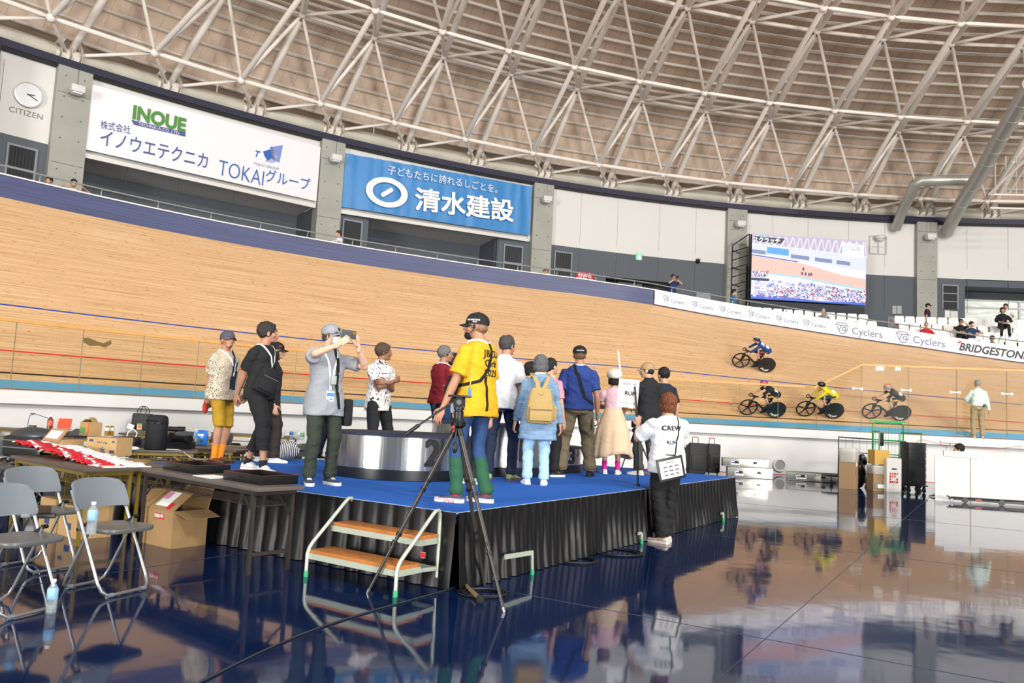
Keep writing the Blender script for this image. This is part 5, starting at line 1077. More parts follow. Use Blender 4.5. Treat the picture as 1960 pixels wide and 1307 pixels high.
# white partition at the right, with seated person's head behind
pa = V((9.32,17.52,0)); pb = V((13.2,16.75,0)); e = (pb-pa); ang = atan2(e.y,e.x); t = thing('white_partition','white panel partition standing on the floor at the right','partition',pa,ang); L1 = (at_z(1852,960)-pa).length
M_panel = mat('panel_white','cdcbc8',.6,var=.02)
for k,(x0,x1) in enumerate(((0,L1),(L1+.01,L1+3))):
    m_ = MB(); m_.bbox(((x0+x1)/2,0,.4875),(x1-x0-.006,.03,.975),.004); m_.build('panel', M_panel, t, smooth=False); m_ = MB(); m_.box(((x0+x1)/2,-.018,.07),(x1-x0-.01,.01,.14)); m_.build('skirting', M_panel, t, smooth=False)
m_ = MB(); m_.bar((L1,-.017,.15),(L1,-.017,.95),.008,.006,up=(1,0,0)); m_.build('panel_joint', mat('joint_brass','c3b283',.5), t); m_ = MB(); m_.bbox((.52,.0,1.01),(.70,.06,.13),.01); m_.bbox((.86,0,1.05),(.2,.05,.03),.004); m_.build('top_board', M_panel, t)
# door leaf in the white wall beyond
q = at_R(1800,870,CT,RL-.22); th_ = th_of(q,CT); dm_ = MB(); n0 = pol(CT,RL-.24,th_+.0,0); x_ = (pol(CT,RL-.24,th_-1.4,0)-n0)
dm_.bar(n0+V((0,0,1.22)),n0+x_+V((0,0,1.22)),.05,.05); dm_.bar(n0+x_+V((0,0,.02)),n0+x_+V((0,0,1.22)),.05,.05); dm_.bar(n0+x_*.5+V((0,0,.02)),n0+x_*.5+V((0,0,1.2)),.02,.02); struct(dm_.build('door_5', mat('door_trim','c9c7bd',.5), smooth=False))
# scooters on the floor
q = at_z(1835,961)-V((0,.12,0)); t = thing('kick_scooter','folded black kick scooter lying in front of the white partition','scooter',q,ang-.03); m_ = MB(); m_.bar((-.15,0,.07),(1.55,0,.06),.09,.035); m_.build('deck', M_black, t)
m_ = MB(); m_.tube([(-.25,0,.07),(-.2,0,.1),(1.5,0,.11)],.02,8); m_.tube([(-.25,-.12,.1),(-.25,.12,.12)],.016,8); m_.build('stem', M_dark, t)
for x in (.05,.75,1.5): m_ = MB(); m_.cyl((x,-.05,.06),(x,-.01,.06),.06,18); m_.build('wheel', M_black, t)
for x in (.3,1.25): m_ = MB(); m_.box((x,-.05,.085),(.12,.01,.02)); m_.build('orange_trim', mat('trim_orange','d8602a',.5), t, smooth=False)
q = along(1605,926); t = thing('platform_trolley','low flat black platform trolley left of the rubbish boxes','trolley',(q.x-.05,q.y-.3,0),RAD(8)); m_ = MB(); m_.bbox((-.1,0,.23),(.70,.4,.04),.01); m_.build('platform', mat('navy_black','1a1d2c',.5), t)
for x in (-.35,.15): m_ = MB(); m_.cyl((x,-.1,.06),(x+.03,-.1,.06),.06,12); m_.tube([(x,-.1,.1),(x+.05,-.05,.22)],.01,6); m_.build('wheel', M_black, t)
cable('red_barrier_tape', [at_R(1706,892,CT,RL-.5),at_R(1740,866,CT,RL-.5),at_R(1762,842,CT,RL-.35),at_R(1810,852,CT,RL-.35),at_R(1900,858,CT,RL-.35),at_R(1959,853,CT,RL-.35)], .006, 'thin red line of tape sagging along the white wall at the right','b0303a')
# dark bags pushed under and between the far tables
random.seed(9)
for i,(px,py) in enumerate(((205,952),(243,958),(20,905),(62,900),(125,930),(30,880),(95,862),(215,880),(262,876),(345,884),(372,874),(412,868),(232,852),(330,846),(285,850),(445,856),(530,868),(560,880),(150,858),(60,900),(545,852),(200,905),(330,905))):
    q = TZ(px,py,.3,1.0); qq = V((q.x,q.y,0))-SA
    if -.35 < qq.dot(SU) < SL+.35 and -.35 < qq.dot(SV) < SW+.35: continue
    t = thing('floor_bag','dark bag in the clutter under the tables','bag',(q.x,q.y,0),random.uniform(-.6,.6),'dark bags under the tables'); m_ = MB(); w_,d_,h_ = random.uniform(.3,.5),random.uniform(.22,.3),random.uniform(.3,.5); m_.bbox((0,0,h_/2),(w_,d_,h_),.07)
    for v in m_.v: v += V((.03*noise.noise(v*6+V((i,0,0))),.03*noise.noise(v*6),.02*noise.noise(v*7)))
    m_.build('bag_body', mat('floorbag_%d'%(i%3),('17181c','1d2026','121214')[i%3],.7), t); m_ = MB(); m_.tube([(-.07,-d_/2,h_*.8),(0,-d_/2-.04,h_*.95),(.07,-d_/2,h_*.8)],.01,6); m_.build('handle', M_black, t)
# ================================================================ people
def remesh(jobs):
    """jobs: list of (MB, voxel, smooth iterations) -> meshes with one continuous surface each"""
    obs = []
    for mb, vx, it in jobs:
        o = bpy.data.objects.new('r', mb.mesh('r')); COL.objects.link(o)
        m_ = o.modifiers.new('r','REMESH'); m_.mode = 'VOXEL'; m_.voxel_size = vx
        if it: s_ = o.modifiers.new('s','SMOOTH'); s_.factor = .5; s_.iterations = it
        obs.append(o)
    dg = bpy.context.evaluated_depsgraph_get(); dg.update(); out = []
    for o in obs: out.append(bpy.data.meshes.new_from_object(o.evaluated_get(dg)))
    for o in obs:
        me = o.data; bpy.data.objects.remove(o); bpy.data.meshes.remove(me)
    return out
def wrinkle(me, amp, f=(7,7,13), seed=0, fn=None):
    vs = me.vertices; nr = [v.normal.copy() for v in vs]
    for v, n_ in zip(vs, nr):
        p = v.co; a = amp if fn is None else amp*fn(p)
        q = V((p.x*f[0]+p.z*2.1+seed, p.y*f[1]+seed*2, p.z*f[2]+p.x*3))
        d = noise.noise(q)+.5*noise.noise(q*2.1)
        v.co = p + n_*d*a
    me.update()
def put(me, name, m, parent):
    me.materials.clear()
    for k in (m if isinstance(m,(list,tuple)) else [m]): me.materials.append(k)
    me.polygons.foreach_set('use_smooth',[True]*len(me.polygons)); return link(name, me, parent)
def two_bone(a, t, l1, l2, pole):
    d = t-a; L_ = d.length
    if L_ > (l1+l2)*.999: t = a+d*((l1+l2)*.999/L_); d = t-a; L_ = d.length
    u = d/L_; x = (l1*l1-l2*l2+L_*L_)/(2*L_); h = sqrt(max(0,l1*l1-x*x)); p = (pole-u*pole.dot(u))
    p = p.normalized() if p.length > 1e-4 else V((0,0,1))
    return a+u*x+p*h, t
def ring(c, x, y, n=18, sq=1.0): return [c+x*math.copysign(abs(cos(2*pi*k/n))**sq,cos(2*pi*k/n))+y*math.copysign(abs(sin(2*pi*k/n))**sq,sin(2*pi*k/n)) for k in range(n)]
def chain(mb, pts, rad, n=12):
    for a,b,r0,r1 in zip(pts,pts[1:],rad,rad[1:]):
        mb.tube([a,b],[r0,r1],n); mb.sph(b,r1*.99,10,7)
    mb.sph(pts[0],rad[0]*.99,10,7)
def limb(mb, pts, prof, n=14, end=True):
    """pts: joint polyline, prof: [(t along 0..len-1, radius)]; sampled smooth tube"""
    P = []; Rr = []
    for t,r in prof:
        i = min(int(t),len(pts)-2); P.append(pts[i].lerp(pts[i+1],t-i)); Rr.append(r)
    mb.tube(P,Rr,n); mb.sph(P[0],Rr[0],10,7)
    if end: mb.sph(P[-1],Rr[-1]*.98,10,7)
    for q in pts[1:-1]:
        i = min(range(len(P)), key=lambda k:(P[k]-q).length); mb.sph(q,Rr[i]*.98,10,7)
def hand(mb, w_, d, pn, side, k, curl=.5, spread=.35, pinch=False):
    """palm, four jointed fingers and a thumb from the side of the palm; d along the hand, pn out of the palm"""
    d = d.normalized(); pn = (pn-d*pn.dot(d)).normalized(); x = d.cross(pn)*side     # towards the thumb
    L_ = .092*k; s_ = .0125*k
    mb.ell(w_+d*L_*.52, x*.040*k, d*L_*.58, pn*.0145*k, 14, 9)
    chain(mb,[w_-d*.03*k,w_+d*.02*k],[.027*k,.024*k],10)
    for i,(o,fl) in enumerate(((1,.074),(.33,.083),(-.33,.077),(-1,.060))):
        b = w_+d*L_*(.98-.04*abs(o+.2))+x*.0295*k*o; r = .0085*k*(1 if i<3 else .86); dirr = (d+x*o*.12*spread*2).normalized(); a = 0; pts = [b-d*.02*k,b]
        for j,(sg,cv) in enumerate(((.46,.55),(.31,1),(.23,.7))):
            a += curl*cv*(1+.12*i); dd = dirr*cos(a)+pn*sin(a); pts.append(pts[-1]+dd*fl*k*sg)
        chain(mb, pts, [r*1.1,r*1.08,r,r*.92,r*.78], 8)
    t0 = w_+d*.018*k+x*.026*k; t1 = t0+(d*.55+x*.75+pn*.25).normalized()*.038*k; t2 = t1+(d*.85+x*.35+pn*(.3+curl*.5)).normalized()*.032*k; t3 = t2+(d*.95+x*.0+pn*(.25+curl*.8)).normalized()*.026*k
    chain(mb,[t0,t1,t2,t3],[.0135*k,.0115*k,.010*k,.0085*k],8)
SKIN = ['c0957a','ab7c62','cfa58c','946650']
def skinmat(i=0): return mat('skin_%d'%i, SKIN[i], .5, var=.05, vs=30)
def cloth(name, col, rough=.85, var=.05, **k):
    if name in MATS: return MATS[name]
    m = _cloth(name, col, rough, var, **k); nt = m.node_tree; N = nt.nodes; L = nt.links; b0 = [n for n in N if n.type == 'BUMP'][0]; mp = [n for n in N if n.type == 'MAPPING'][0]
    q = N.new('ShaderNodeMapping'); q.inputs['Scale'].default_value = (1,1,1.5); q.inputs['Rotation'].default_value = (.5,.7,0); tc = N.new('ShaderNodeTexCoord'); L.new(tc.outputs['Object'], q.inputs[0])
    n = N.new('ShaderNodeTexNoise'); n.inputs['Scale'].default_value = 7; n.inputs['Detail'].default_value = 3; n.inputs['Distortion'].default_value = 1.2; L.new(q.outputs[0], n.inputs['Vector'])
    b = N.new('ShaderNodeBump'); b.inputs['Strength'].default_value = .32; b.inputs['Distance'].default_value = .03; L.new(n.outputs[0], b.inputs['Height']); L.new(b.outputs[0], b0.inputs['Normal']); return m
def _cloth(name, col, rough=.85, var=.05, **k): return mat(name, col, rough, var=var, vs=k.pop('vs',5), bump=k.pop('bump',.12), bs=k.pop('bs',90), **k)
class Fig: pass
def person(label, x, y, z, yaw, ht=1.7, b=1.0, feet=None, hands=None, lean=0, plean=0, side=0, head=(0,0), twist=0, skin=0, hair=None, hairc='1c1a1a',
           top=None, bottom=None, shoes=None, group=None, fine=True, extras=(), pelvis=None, handdir=None, curl=(.45,.45), palm=None, sleeves=True, category='person'):
    """x,y,z ground point between the feet; yaw in degrees, 0 faces +Y; angles in degrees"""
    root = thing('person', label, category, (x,y,z), RAD(yaw), group)
    k = ht/1.715; b *= .93; F = Fig(); F.root = root; F.k = k; vx = .0075 if fine else .016
    X = V((1,0,0)); Y = V((0,1,0)); Z = V((0,0,1))
    ft = feet or [(-.11,0,8),(.11,0,-8)]
    P = V(((ft[0][0]+ft[1][0])/2,(ft[0][1]+ft[1][1])/2,.925))*1.0 if pelvis is None else V(pelvis)
    P = V((P.x*k,P.y*k,P.z*k)) if pelvis is None else P
    if pelvis is None:
        sp = (V((ft[0][0],ft[0][1],0))-V((ft[1][0],ft[1][1],0))).length*k; P.z += .012*k-(.83*k-sqrt(max(.1,(.83*k)**2-(sp/2)**2)))
    # spine
    def fr(t):   # t metres*k above the pelvis
        a = RAD(plean)+(RAD(lean)-RAD(plean))*min(1,t/(.35*k)); tw = RAD(twist)*min(1,t/(.4*k)); rl = RAD(side)*min(1,t/(.35*k))
        R = Matrix.Rotation(tw,3,'Z')@Matrix.Rotation(rl,3,'Y')@Matrix.Rotation(-a,3,'X'); return R
    sp = [P]; N_ = 14; st = .56*k/N_
    for i in range(N_): sp.append(sp[-1]+fr(i*st)@Z*st)
    def spine(h):  # h: metres*k above the pelvis centre
        h = h*k; i = min(N_-1,max(0,int(h/st))); return sp[i]+(fr(i*st)@Z)*(h-i*st), fr(h)
    def tor(rows, ease=0, es=1):
        out = []
        for h,rx,ry,oy in rows:
            c,R = spine(h); out.append(ring(c+R@Y*(oy*k), R@X*((rx*b)*k*es+ease), R@Y*((ry*b)*k*es+ease), 22, .88))
        return out
    body = [(-.13,.06,.06,0),(-.09,.150,.105,-.01),(-.02,.168,.118,-.012),(.05,.158,.112,-.005),(.15,.140,.102,.005),(.25,.150,.110,.008),(.35,.163,.118,.004),(.42,.165,.108,-.004),(.475,.135,.085,-.012),(.51,.08,.065,-.014),(.53,.058,.058,-.010)]
    mbB = MB(); mbB.loft(tor(body))
    nb, Rn = spine(.50); hy, hp = head
    Hd = Matrix.Rotation(RAD(hy),3,'Z')@Matrix.Rotation(RAD(-hp),3,'X')
    upn = (Rn@Z*1.0+Z*.9+Hd@Y*.25).normalized(); hc = nb+upn*.155*k + Hd@Y*.018*k        # head centre
    chain(mbB,[nb-Rn@Y*.012*k-Rn@Z*.02*k, hc-Hd@Z*.05*k-Hd@Y*.015*k],[.060*k,.056*k],14)
    def H(p): return hc+Hd@(V(p)*k)
    # head: cranium, face, jaw, nose, ears
    mbB.ell(H((0,-.012,.022)), Hd@X*.076*k, Hd@Y*.094*k, Hd@Z*.096*k, 18, 12)
    mbB.ell(H((0,.028,-.028)), Hd@X*.060*k, Hd@Y*.060*k, Hd@Z*.078*k, 16, 10)
    mbB.ell(H((0,.038,-.078)), Hd@X*.043*k, Hd@Y*.045*k, Hd@Z*.034*k, 14, 8)
    mbB.ell(H((0,.075,-.092)), Hd@X*.022*k, Hd@Y*.018*k, Hd@Z*.018*k, 10, 7)
    mbB.tube([H((0,.084,.012)),H((0,.097,-.012)),H((0,.110,-.034)),H((0,.092,-.042))],[.008*k,.011*k,.015*k,.010*k],10)
    mbB.ell(H((0,.078,.022)), Hd@X*.05*k, Hd@Y*.014*k, Hd@Z*.009*k, 12, 6)
    mbB.ell(H((0,.088,-.062)), Hd@X*.025*k, Hd@Y*.010*k, Hd@Z*.010*k, 12, 6)
    for s_ in (-1,1):
        mbB.ell(H((s_*.046,.052,-.03)), Hd@X*.022*k, Hd@Y*.024*k, Hd@Z*.024*k, 10, 7)
        mbB.ell(H((s_*.080,-.008,-.014)), Hd@(X*s_*.35+Y*.3)*.03*k, Hd@Y*.019*k, Hd@Z*.033*k, 10, 8)
    # arms
    shc, Rs = spine(.415); arms = []; u1 = .285*k; u2 = .255*k; hj = []
    for i,s_ in enumerate((-1,1)):
        S = shc+Rs@X*(s_*.176*b**.6*k)-Rs@Z*.012*k
        h = (hands or [None,None])[i]
        if h is None: tgt = V((P.x,P.y,0))+V((s_*.265*k*b**.5,.03*k+ .0,P.z-.12*k)) if not lean else S+V((s_*.06*k,.03*k,-.53*k)); pole = V((s_*.35,-1,0))
        else: tgt = V(h[:3]); pole = V(h[3:6]) if len(h)>=6 else V((s_*.4,-1,-.3))
        E_, W_ = two_bone(S,tgt,u1,u2,pole)
        limb(mbB,[S,E_,W_],[(0,.054*k*b**.5),(.15,.052*k*b**.5),(.5,.045*k*b**.5),(.85,.040*k),(1,.040*k),(1.2,.041*k),(1.5,.035*k),(1.85,.027*k),(2,.0255*k)])
        mbB.sph(S+Rs@X*(-s_*.03*k),.050*k,12,8); arms.append((S,E_,W_))
    # legs
    legs = []; l1 = .42*k; l2 = .415*k
    for i,s_ in enumerate((-1,1)):
        Rp = fr(0); Hj = P+Rp@V((s_*.092*b**.5*k,0,-.02*k)); f = ft[i]; fz = (f[3] if len(f)>3 else 0)
        An = V((f[0]*k,f[1]*k,.085*k+fz)) if len(f) <= 4 else V(f[4]); fy = RAD(f[2]); pole = Matrix.Rotation(fy*.6,3,'Z')@Y+Z*.2
        K_, A_ = two_bone(Hj,An,l1,l2,pole)
        limb(mbB,[Hj,K_,A_],[(0,.086*k*b**.6),(.2,.083*k*b**.6),(.6,.065*k*b**.5),(.92,.054*k),(1,.053*k),(1.12,.052*k),(1.32,.055*k),(1.6,.042*k),(1.88,.033*k),(2,.035*k)])
        fp = RAD(f[5]) if len(f)>5 else 0
        Ff = Matrix.Rotation(fy,3,'Z')@Matrix.Rotation(fp,3,'X'); legs.append((Hj,K_,A_,Ff))
        mbB.ell(A_+Ff@V((0,.045*k,-.052*k)), Ff@X*.03*k, Ff@Y*.075*k, Ff@Z*.02*k, 12, 8)
    F.arms = arms; F.legs = legs; F.H = H; F.Hd = Hd; F.spine = spine; F.hc = hc; F.P = P; F.b = b
    jobs = [(mbB, vx, 3 if fine else 2)]; names = ['body']
    # hands are shaped finer and joined into the body's mesh
    mbH = MB()
    for i,s_ in enumerate((-1,1)):
        S,E_,W_ = arms[i]; d = (W_-E_).normalized(); hd = (handdir or [None,None])[i]
        d2 = V(hd) if hd is not None else d; pn = V(palm[i]) if palm and palm[i] is not None else V((-s_,.25,0))
        if abs(d2.normalized().dot(pn.normalized())) > .95: pn = V((0,0,-1))
        dd = d2.normalized(); pp = (pn-dd*pn.dot(dd)).normalized(); thumb = dd.cross(pp); want = V((0,1,.5)) if abs(d2.z)>.5 else V((0,.3,1))
        sg = 1 if thumb.dot(want) > 0 else -1
        hand(mbH, W_, d2, pn, sg, k, curl[i])
    jobs.append((mbH, .0036 if fine else .009, 1)); names.append('hand')
    tp = top or {}; bt = bottom or {}; sh = shoes or {}
    # trousers / shorts / skirt
    kd = bt.get('kind','trousers'); wd = bt.get('w',1.0); wst = bt.get('rise',.13)
    if kd in ('trousers','shorts'):
        m_ = MB(); hw = [(-.11,.150,.111,-.012),(-.03,.169,.121,-.014),(.04,.160,.114,-.006),(wst,.150,.110,.002)]; m_.loft(tor(hw,.006*k))
        end = bt.get('len',1.93)
        for Hj,K_,A_,Ff in legs:
            r_ = [(0,.094*min(wd,1.1)),(.3,.090*min(wd,1.2)),(.7,.076*wd),(1,.068*wd),(1.3,.065*wd),(1.6,.060*wd),(1.8,.058*wd),(end,.060*wd)]
            r_ = [(t,q*k*b**.5) for t,q in r_ if t < end-.01]+[(end,bt.get('hem',.064)*wd*k)]
            limb(m_,[Hj+V((0,0,.02*k)),K_,A_],r_,16,False)
            if end > 1.85:
                for j in range(3): m_.tube([A_+V((0,0,(.07-.03*j)*k)),A_+V((0,0,(.05-.03*j)*k))],[(.062+.006*(j%2))*wd*k]*2,16)
        jobs.append((m_, .010 if fine else .018, 4)); names.append(kd)
    elif kd == 'skirt':
        m_ = MB(); rings = []; c0,_ = spine(.16); zb = bt.get('z',.36)*k; n_ = 60
        for j in range(13):
            t = j/12; zz = c0.z*(1-t)+zb*t; rx = (.135+(.22-.135)*min(1,t*2)**.7+ .12*t)*k; ry = rx*.78; rg = []
            for q in range(n_):
                a = 2*pi*q/n_; w_ = 1+.045*t*sin(a*9+t*1.5)+.02*t*sin(a*17+2); dz_ = -.05*t*t*sin(a*2+.5)*k
                rg.append(V((P.x+rx*w_*cos(a), P.y+ry*w_*sin(a)-.005, zz+dz_)))
            rings.append(rg)
        inner = [[V((P.x+(p.x-P.x)*.96,P.y+(p.y-P.y)*.96,p.z)) for p in r] for r in rings[::-1]]
        m_.loft(rings+inner, cap=False, close=True); jobs.append((m_,None,0)); names.append('skirt')
    # upper garment
    if tp:
        m_ = MB(); hem = tp.get('hem',-.06); lo = tp.get('loose',.018)*k*.72; fl = tp.get('flare',.0)*.6; rows = []
        h0 = hem
        prof = [(-.6,.197,.152,-.008),(-.10,.190,.140,-.010),(-.02,.186,.137,-.010),(.06,.175,.128,-.004),(.15,.160,.118,.004),(.25,.160,.118,.008),(.35,.168,.122,.004),(.42,.172,.116,-.004),(.472,.150,.099,-.012),(.503,.104,.086,-.014),(.517,.084,.076,-.012)]
        def pi_(h):
            for a,c in zip(prof,prof[1:]):
                if h <= c[0]: t = (h-a[0])/(c[0]-a[0]); return [a[q]+(c[q]-a[q])*t for q in range(1,4)]
            return prof[-1][1:]
        hs = [hem,hem+.02]+[q for q in (-.3,-.2,-.1,-.02,.06,.15,.25,.35,.42,.472,.503,.515) if q > hem+.04]
        for h in hs:
            rx,ry,oy = pi_(h); e = lo*(1 if h < .38 else max(0,(.515-h)/.135)); g_ = fl*max(0,(.2-h)); rows.append((h,rx+e/k+g_,ry+e/k+g_*.8,oy))
        m_.loft(tor(rows))
        slv = tp.get('sleeve',.62); sw = tp.get('sw',1.0)
        for i,s_ in enumerate((-1,1)):
            S,E_,W_ = arms[i]; pr = [(0,.054),(.12,.057),(.3,.058),(.62,.060),(.9,.053),(1.05,.052),(1.4,.048),(1.7,.040),(1.95,.036)]
            pr = [(t,(r+.008*sw)*sw*k*b**.5) for t,r in pr if t < slv-.03]; pr.append((slv, pr[-1][1]*(1.04 if slv<1 else .98)))
            m_.sph(S+Rs@X*(-s_*.04*k)-Rs@Z*.006*k,.058*k*b**.5,12,8)
            limb2(m_,[S,E_,W_],pr)
        if tp.get('collar'):
            c_,R = spine(.515); m_.loft([ring(c_-R@Z*.02*k,R@X*.074*k,R@Y*.07*k),ring(c_+R@Z*.03*k-R@Y*.004*k,R@X*.069*k,R@Y*.066*k)])
        jobs.append((m_, .010 if fine else .018, 3)); names.append(tp.get('name','shirt'))
    J = [(a,v,i) for (a,v,i) in jobs if v]; ms = remesh(J); it = iter(ms); R_ = []
    for a,v,i in jobs: R_.append(next(it) if v else a.mesh('m'))
    # join hands into body
    bm = bmesh.new(); bm.from_mesh(R_[0]); bm.from_mesh(R_[1]); me = bpy.data.meshes.new('body'); bm.to_mesh(me); bm.free(); F.body = put(me,'body',skinmat(skin),root)
    for nm,me in zip(names[2:],R_[2:]):
        spec = tp if nm == tp.get('name','shirt') else bt
        if nm == 'skirt': wrinkle(me,.003*k,(5,5,2)); 
        elif nm == 'trousers': wrinkle(me, spec.get('wr',.011)*.62*k, (6,6,12), x*3, lambda p: .35+.65*min(1,max(0,(.75*k-p.z)/(.3*k))+.3))
        else: wrinkle(me, spec.get('wr',.009)*.8*k, (5,5,9), x*7+y); wrinkle(me, spec.get('wr',.009)*.35*k, (13,13,17), x*3+y)
        o = put(me, nm, spec.get('mat') or cloth('cloth_'+spec.get('c','444444'), spec.get('c','444444')), root); setattr(F, 'top' if spec is tp else 'bot', o)
        if spec.get('mats2'): pass
    # shoes
    for i,(Hj,K_,A_,Ff) in enumerate(legs):
        if sh is False: break
        u = MB(); so_ = MB(); L_ = .135*k
        def fp_(px,py,pz): return A_+Ff@V((px*k,py*k,(pz-.085)*k))
        prof = [(-.068,.022,.052,.075),(-.055,.036,.072,.09),(-.02,.040,.085,.095),(.02,.041,.085,.09),(.06,.043,.066,.072),(.10,.047,.050,.055),(.14,.047,.042,.046),(.17,.038,.036,.038),(.19,.016,.028,.03)]
        rr_ = []
        for yy,hw,zt,_ in prof:
            rr_.append([fp_(hw*math.copysign(abs(cos(a))**.7,cos(a)), yy, .018+(zt-.018)*(.5+.5*sin(a))) for a in [2*pi*q/16 for q in range(16)]])
        u.loft(rr_)
        if sh.get('high'): u.loft([ring(fp_(0,-.012,.06),Ff@X*.040*k,Ff@Y*.05*k),ring(fp_(0,-.012,.12),Ff@X*.039*k,Ff@Y*.046*k)])
        outl = [(-.075,.018),(-.062,.038),(-.02,.043),(.03,.042),(.08,.049),(.13,.051),(.17,.043),(.196,.018)]
        th = sh.get('sole',.024)
        so_.loft([[fp_(q[1]*s2*f_, q[0], z_) for s2,seq in ((1,outl),(-1,outl[::-1])) for q in seq] for z_,f_ in ((0,.96),(th*.5,1.02),(th,1.0))])
        su = u.build('shoe', cloth('shoe_'+sh.get('c','e8e6e2'),sh.get('c','e8e6e2'),.7), root)
        so_.build('sole', mat('sole_'+sh.get('s','f0f0ee'), sh.get('s','f0f0ee'), .6), su, ang=30)
        if sh.get('lace') and fine:
            lc = MB()
            for q in range(4): lc.tube([fp_(-.022,.03+.018*q,.082-.007*q),fp_(0,.034+.018*q,.093-.009*q),fp_(.022,.03+.018*q,.082-.007*q)],.004*k,6)
            lc.build('laces', mat('lace_'+sh['lace'],sh['lace'],.8), su)
        if sh.get('band'):
            lc = MB(); lc.loft([[fp_(q[1]*s2*1.03, q[0]*1.01, z_) for s2,seq in ((1,outl),(-1,outl[::-1])) for q in seq] for z_ in (th*.75,th*.9)]); lc.build('stripe', mat('band_'+sh['band'],sh['band'],.6), su, ang=30)
        if sh.get('sock'):
            sk = MB(); c_ = A_; u_ = (K_-A_).normalized(); sk.tube([c_-u_*.03*k,c_+u_*.03*k,c_+u_*sh.get('sockh',.1)*k],[.044*k,.040*k,.045*k],16); sk.build('sock', cloth('sock_'+sh['sock'],sh['sock']), root)
    head_details(F, skin, hair, hairc, fine)
    return F
def limb2(mb, pts, prof, n=16):
    P = []; Rr = []
    for t,r in prof:
        i = min(int(t),len(pts)-2); P.append(pts[i].lerp(pts[i+1],t-i)); Rr.append(r)
    mb.tube(P,Rr,n); mb.sph(P[0],Rr[0],10,7)
    if prof[-1][0] > 1: mb.sph(pts[1],.053*Rr[0]/.07,10,7)
def head_details(F, skin, hair, hairc, fine):
    H, Hd, k, root = F.H, F.Hd, F.k, F.root; X = V((1,0,0)); Y = V((0,1,0)); Z = V((0,0,1))
    if fine:
        e = MB(); ir = MB(); br = MB(); lp = MB()
        for s_ in (-1,1):
            e.ell(H((s_*.031,.0755,.004)), Hd@X*.013*k, Hd@Y*.010*k, Hd@Z*.0065*k, 10, 7)
            ir.sph(H((s_*.031,.0825,.004)), .0052*k, 8, 6)
            br.tube([H((s_*.014,.094,.022)),H((s_*.032,.092,.028)),H((s_*.050,.078,.022))],[.0028*k,.0038*k,.002*k],6)
        lp.tube([H((-.024,.087,-.063)),H((0,.099,-.060)),H((.024,.087,-.063))],[.002*k,.0055*k,.002*k],8)
        lp.build('lips', mat('lip','9c5a4a',.5), root)
        o = e.build('eyes', mat('eye_white','dcd8d2',.3), root); ir.build('iris', mat('iris','1a120e',.2), o); br.build('eyebrows', mat('brow','2a2420',.9), root)
    if not hair: return
    kind = hair; hm = mat('hair_'+hairc, hairc, .65, var=.25, vs=60, bump=.6, bs=220, stretch=(1,1,.25)); m_ = MB()
    def EL(p,rx,ry,rz): m_.ell(H(p), Hd@X*rx*k, Hd@Y*ry*k, Hd@Z*rz*k, 18, 12)
    if kind in ('short','crop','balding','buzz'):
        t = {'short':.016,'crop':.011,'balding':.013,'buzz':.005}[kind]
        EL((0,-.026,.034),.076+t,.092+t,.088+t); EL((0,-.062,.000),.062+t,.040+t,.058)
        if kind == 'short': EL((0,.030,.085),.058,.05,.03)
        for s_ in (-1,1): EL((s_*.072,.010,.026),.008+t*.4,.020,.030)
    elif kind in ('bob','mop'):
        EL((0,-.028,.034),.098,.112,.106); EL((0,-.05,-.03),.09,.075,.09)
        for s_ in (-1,1): EL((s_*.075,-.005,-.02),.025,.05,.07)
        if kind == 'mop': EL((0,.045,.085),.07,.055,.036)
    elif kind == 'long':
        EL((0,-.03,.03),.09,.104,.098); EL((0,-.065,-.06),.085,.06,.12); EL((.0,-.06,-.14),.075,.05,.08)
        for s_ in (-1,1): EL((s_*.07,0,-.06),.022,.035,.09)
    elif kind == 'bun':
        EL((0,-.026,.032),.088,.104,.1); EL((0,-.06,-.01),.075,.055,.075); EL((0,-.125,-.005),.045,.04,.045)
    elif kind == 'under':   # what shows below a cap
        EL((0,-.042,-.012),.077,.072,.055)
        for s_ in (-1,1): EL((s_*.073,.012,.004),.010,.018,.03)
    me = remesh([(m_, .007 if fine else .014, 1)])[0]
    amp = {'mop':.010,'bob':.006,'long':.012,'short':.007}.get(kind,.004)
    wrinkle(me, amp*k, (42,42,12) if kind != 'mop' else (26,26,20), 3); wrinkle(me, amp*.9*k, (110,110,22), 5)
    put(me,'hair',hm,root)
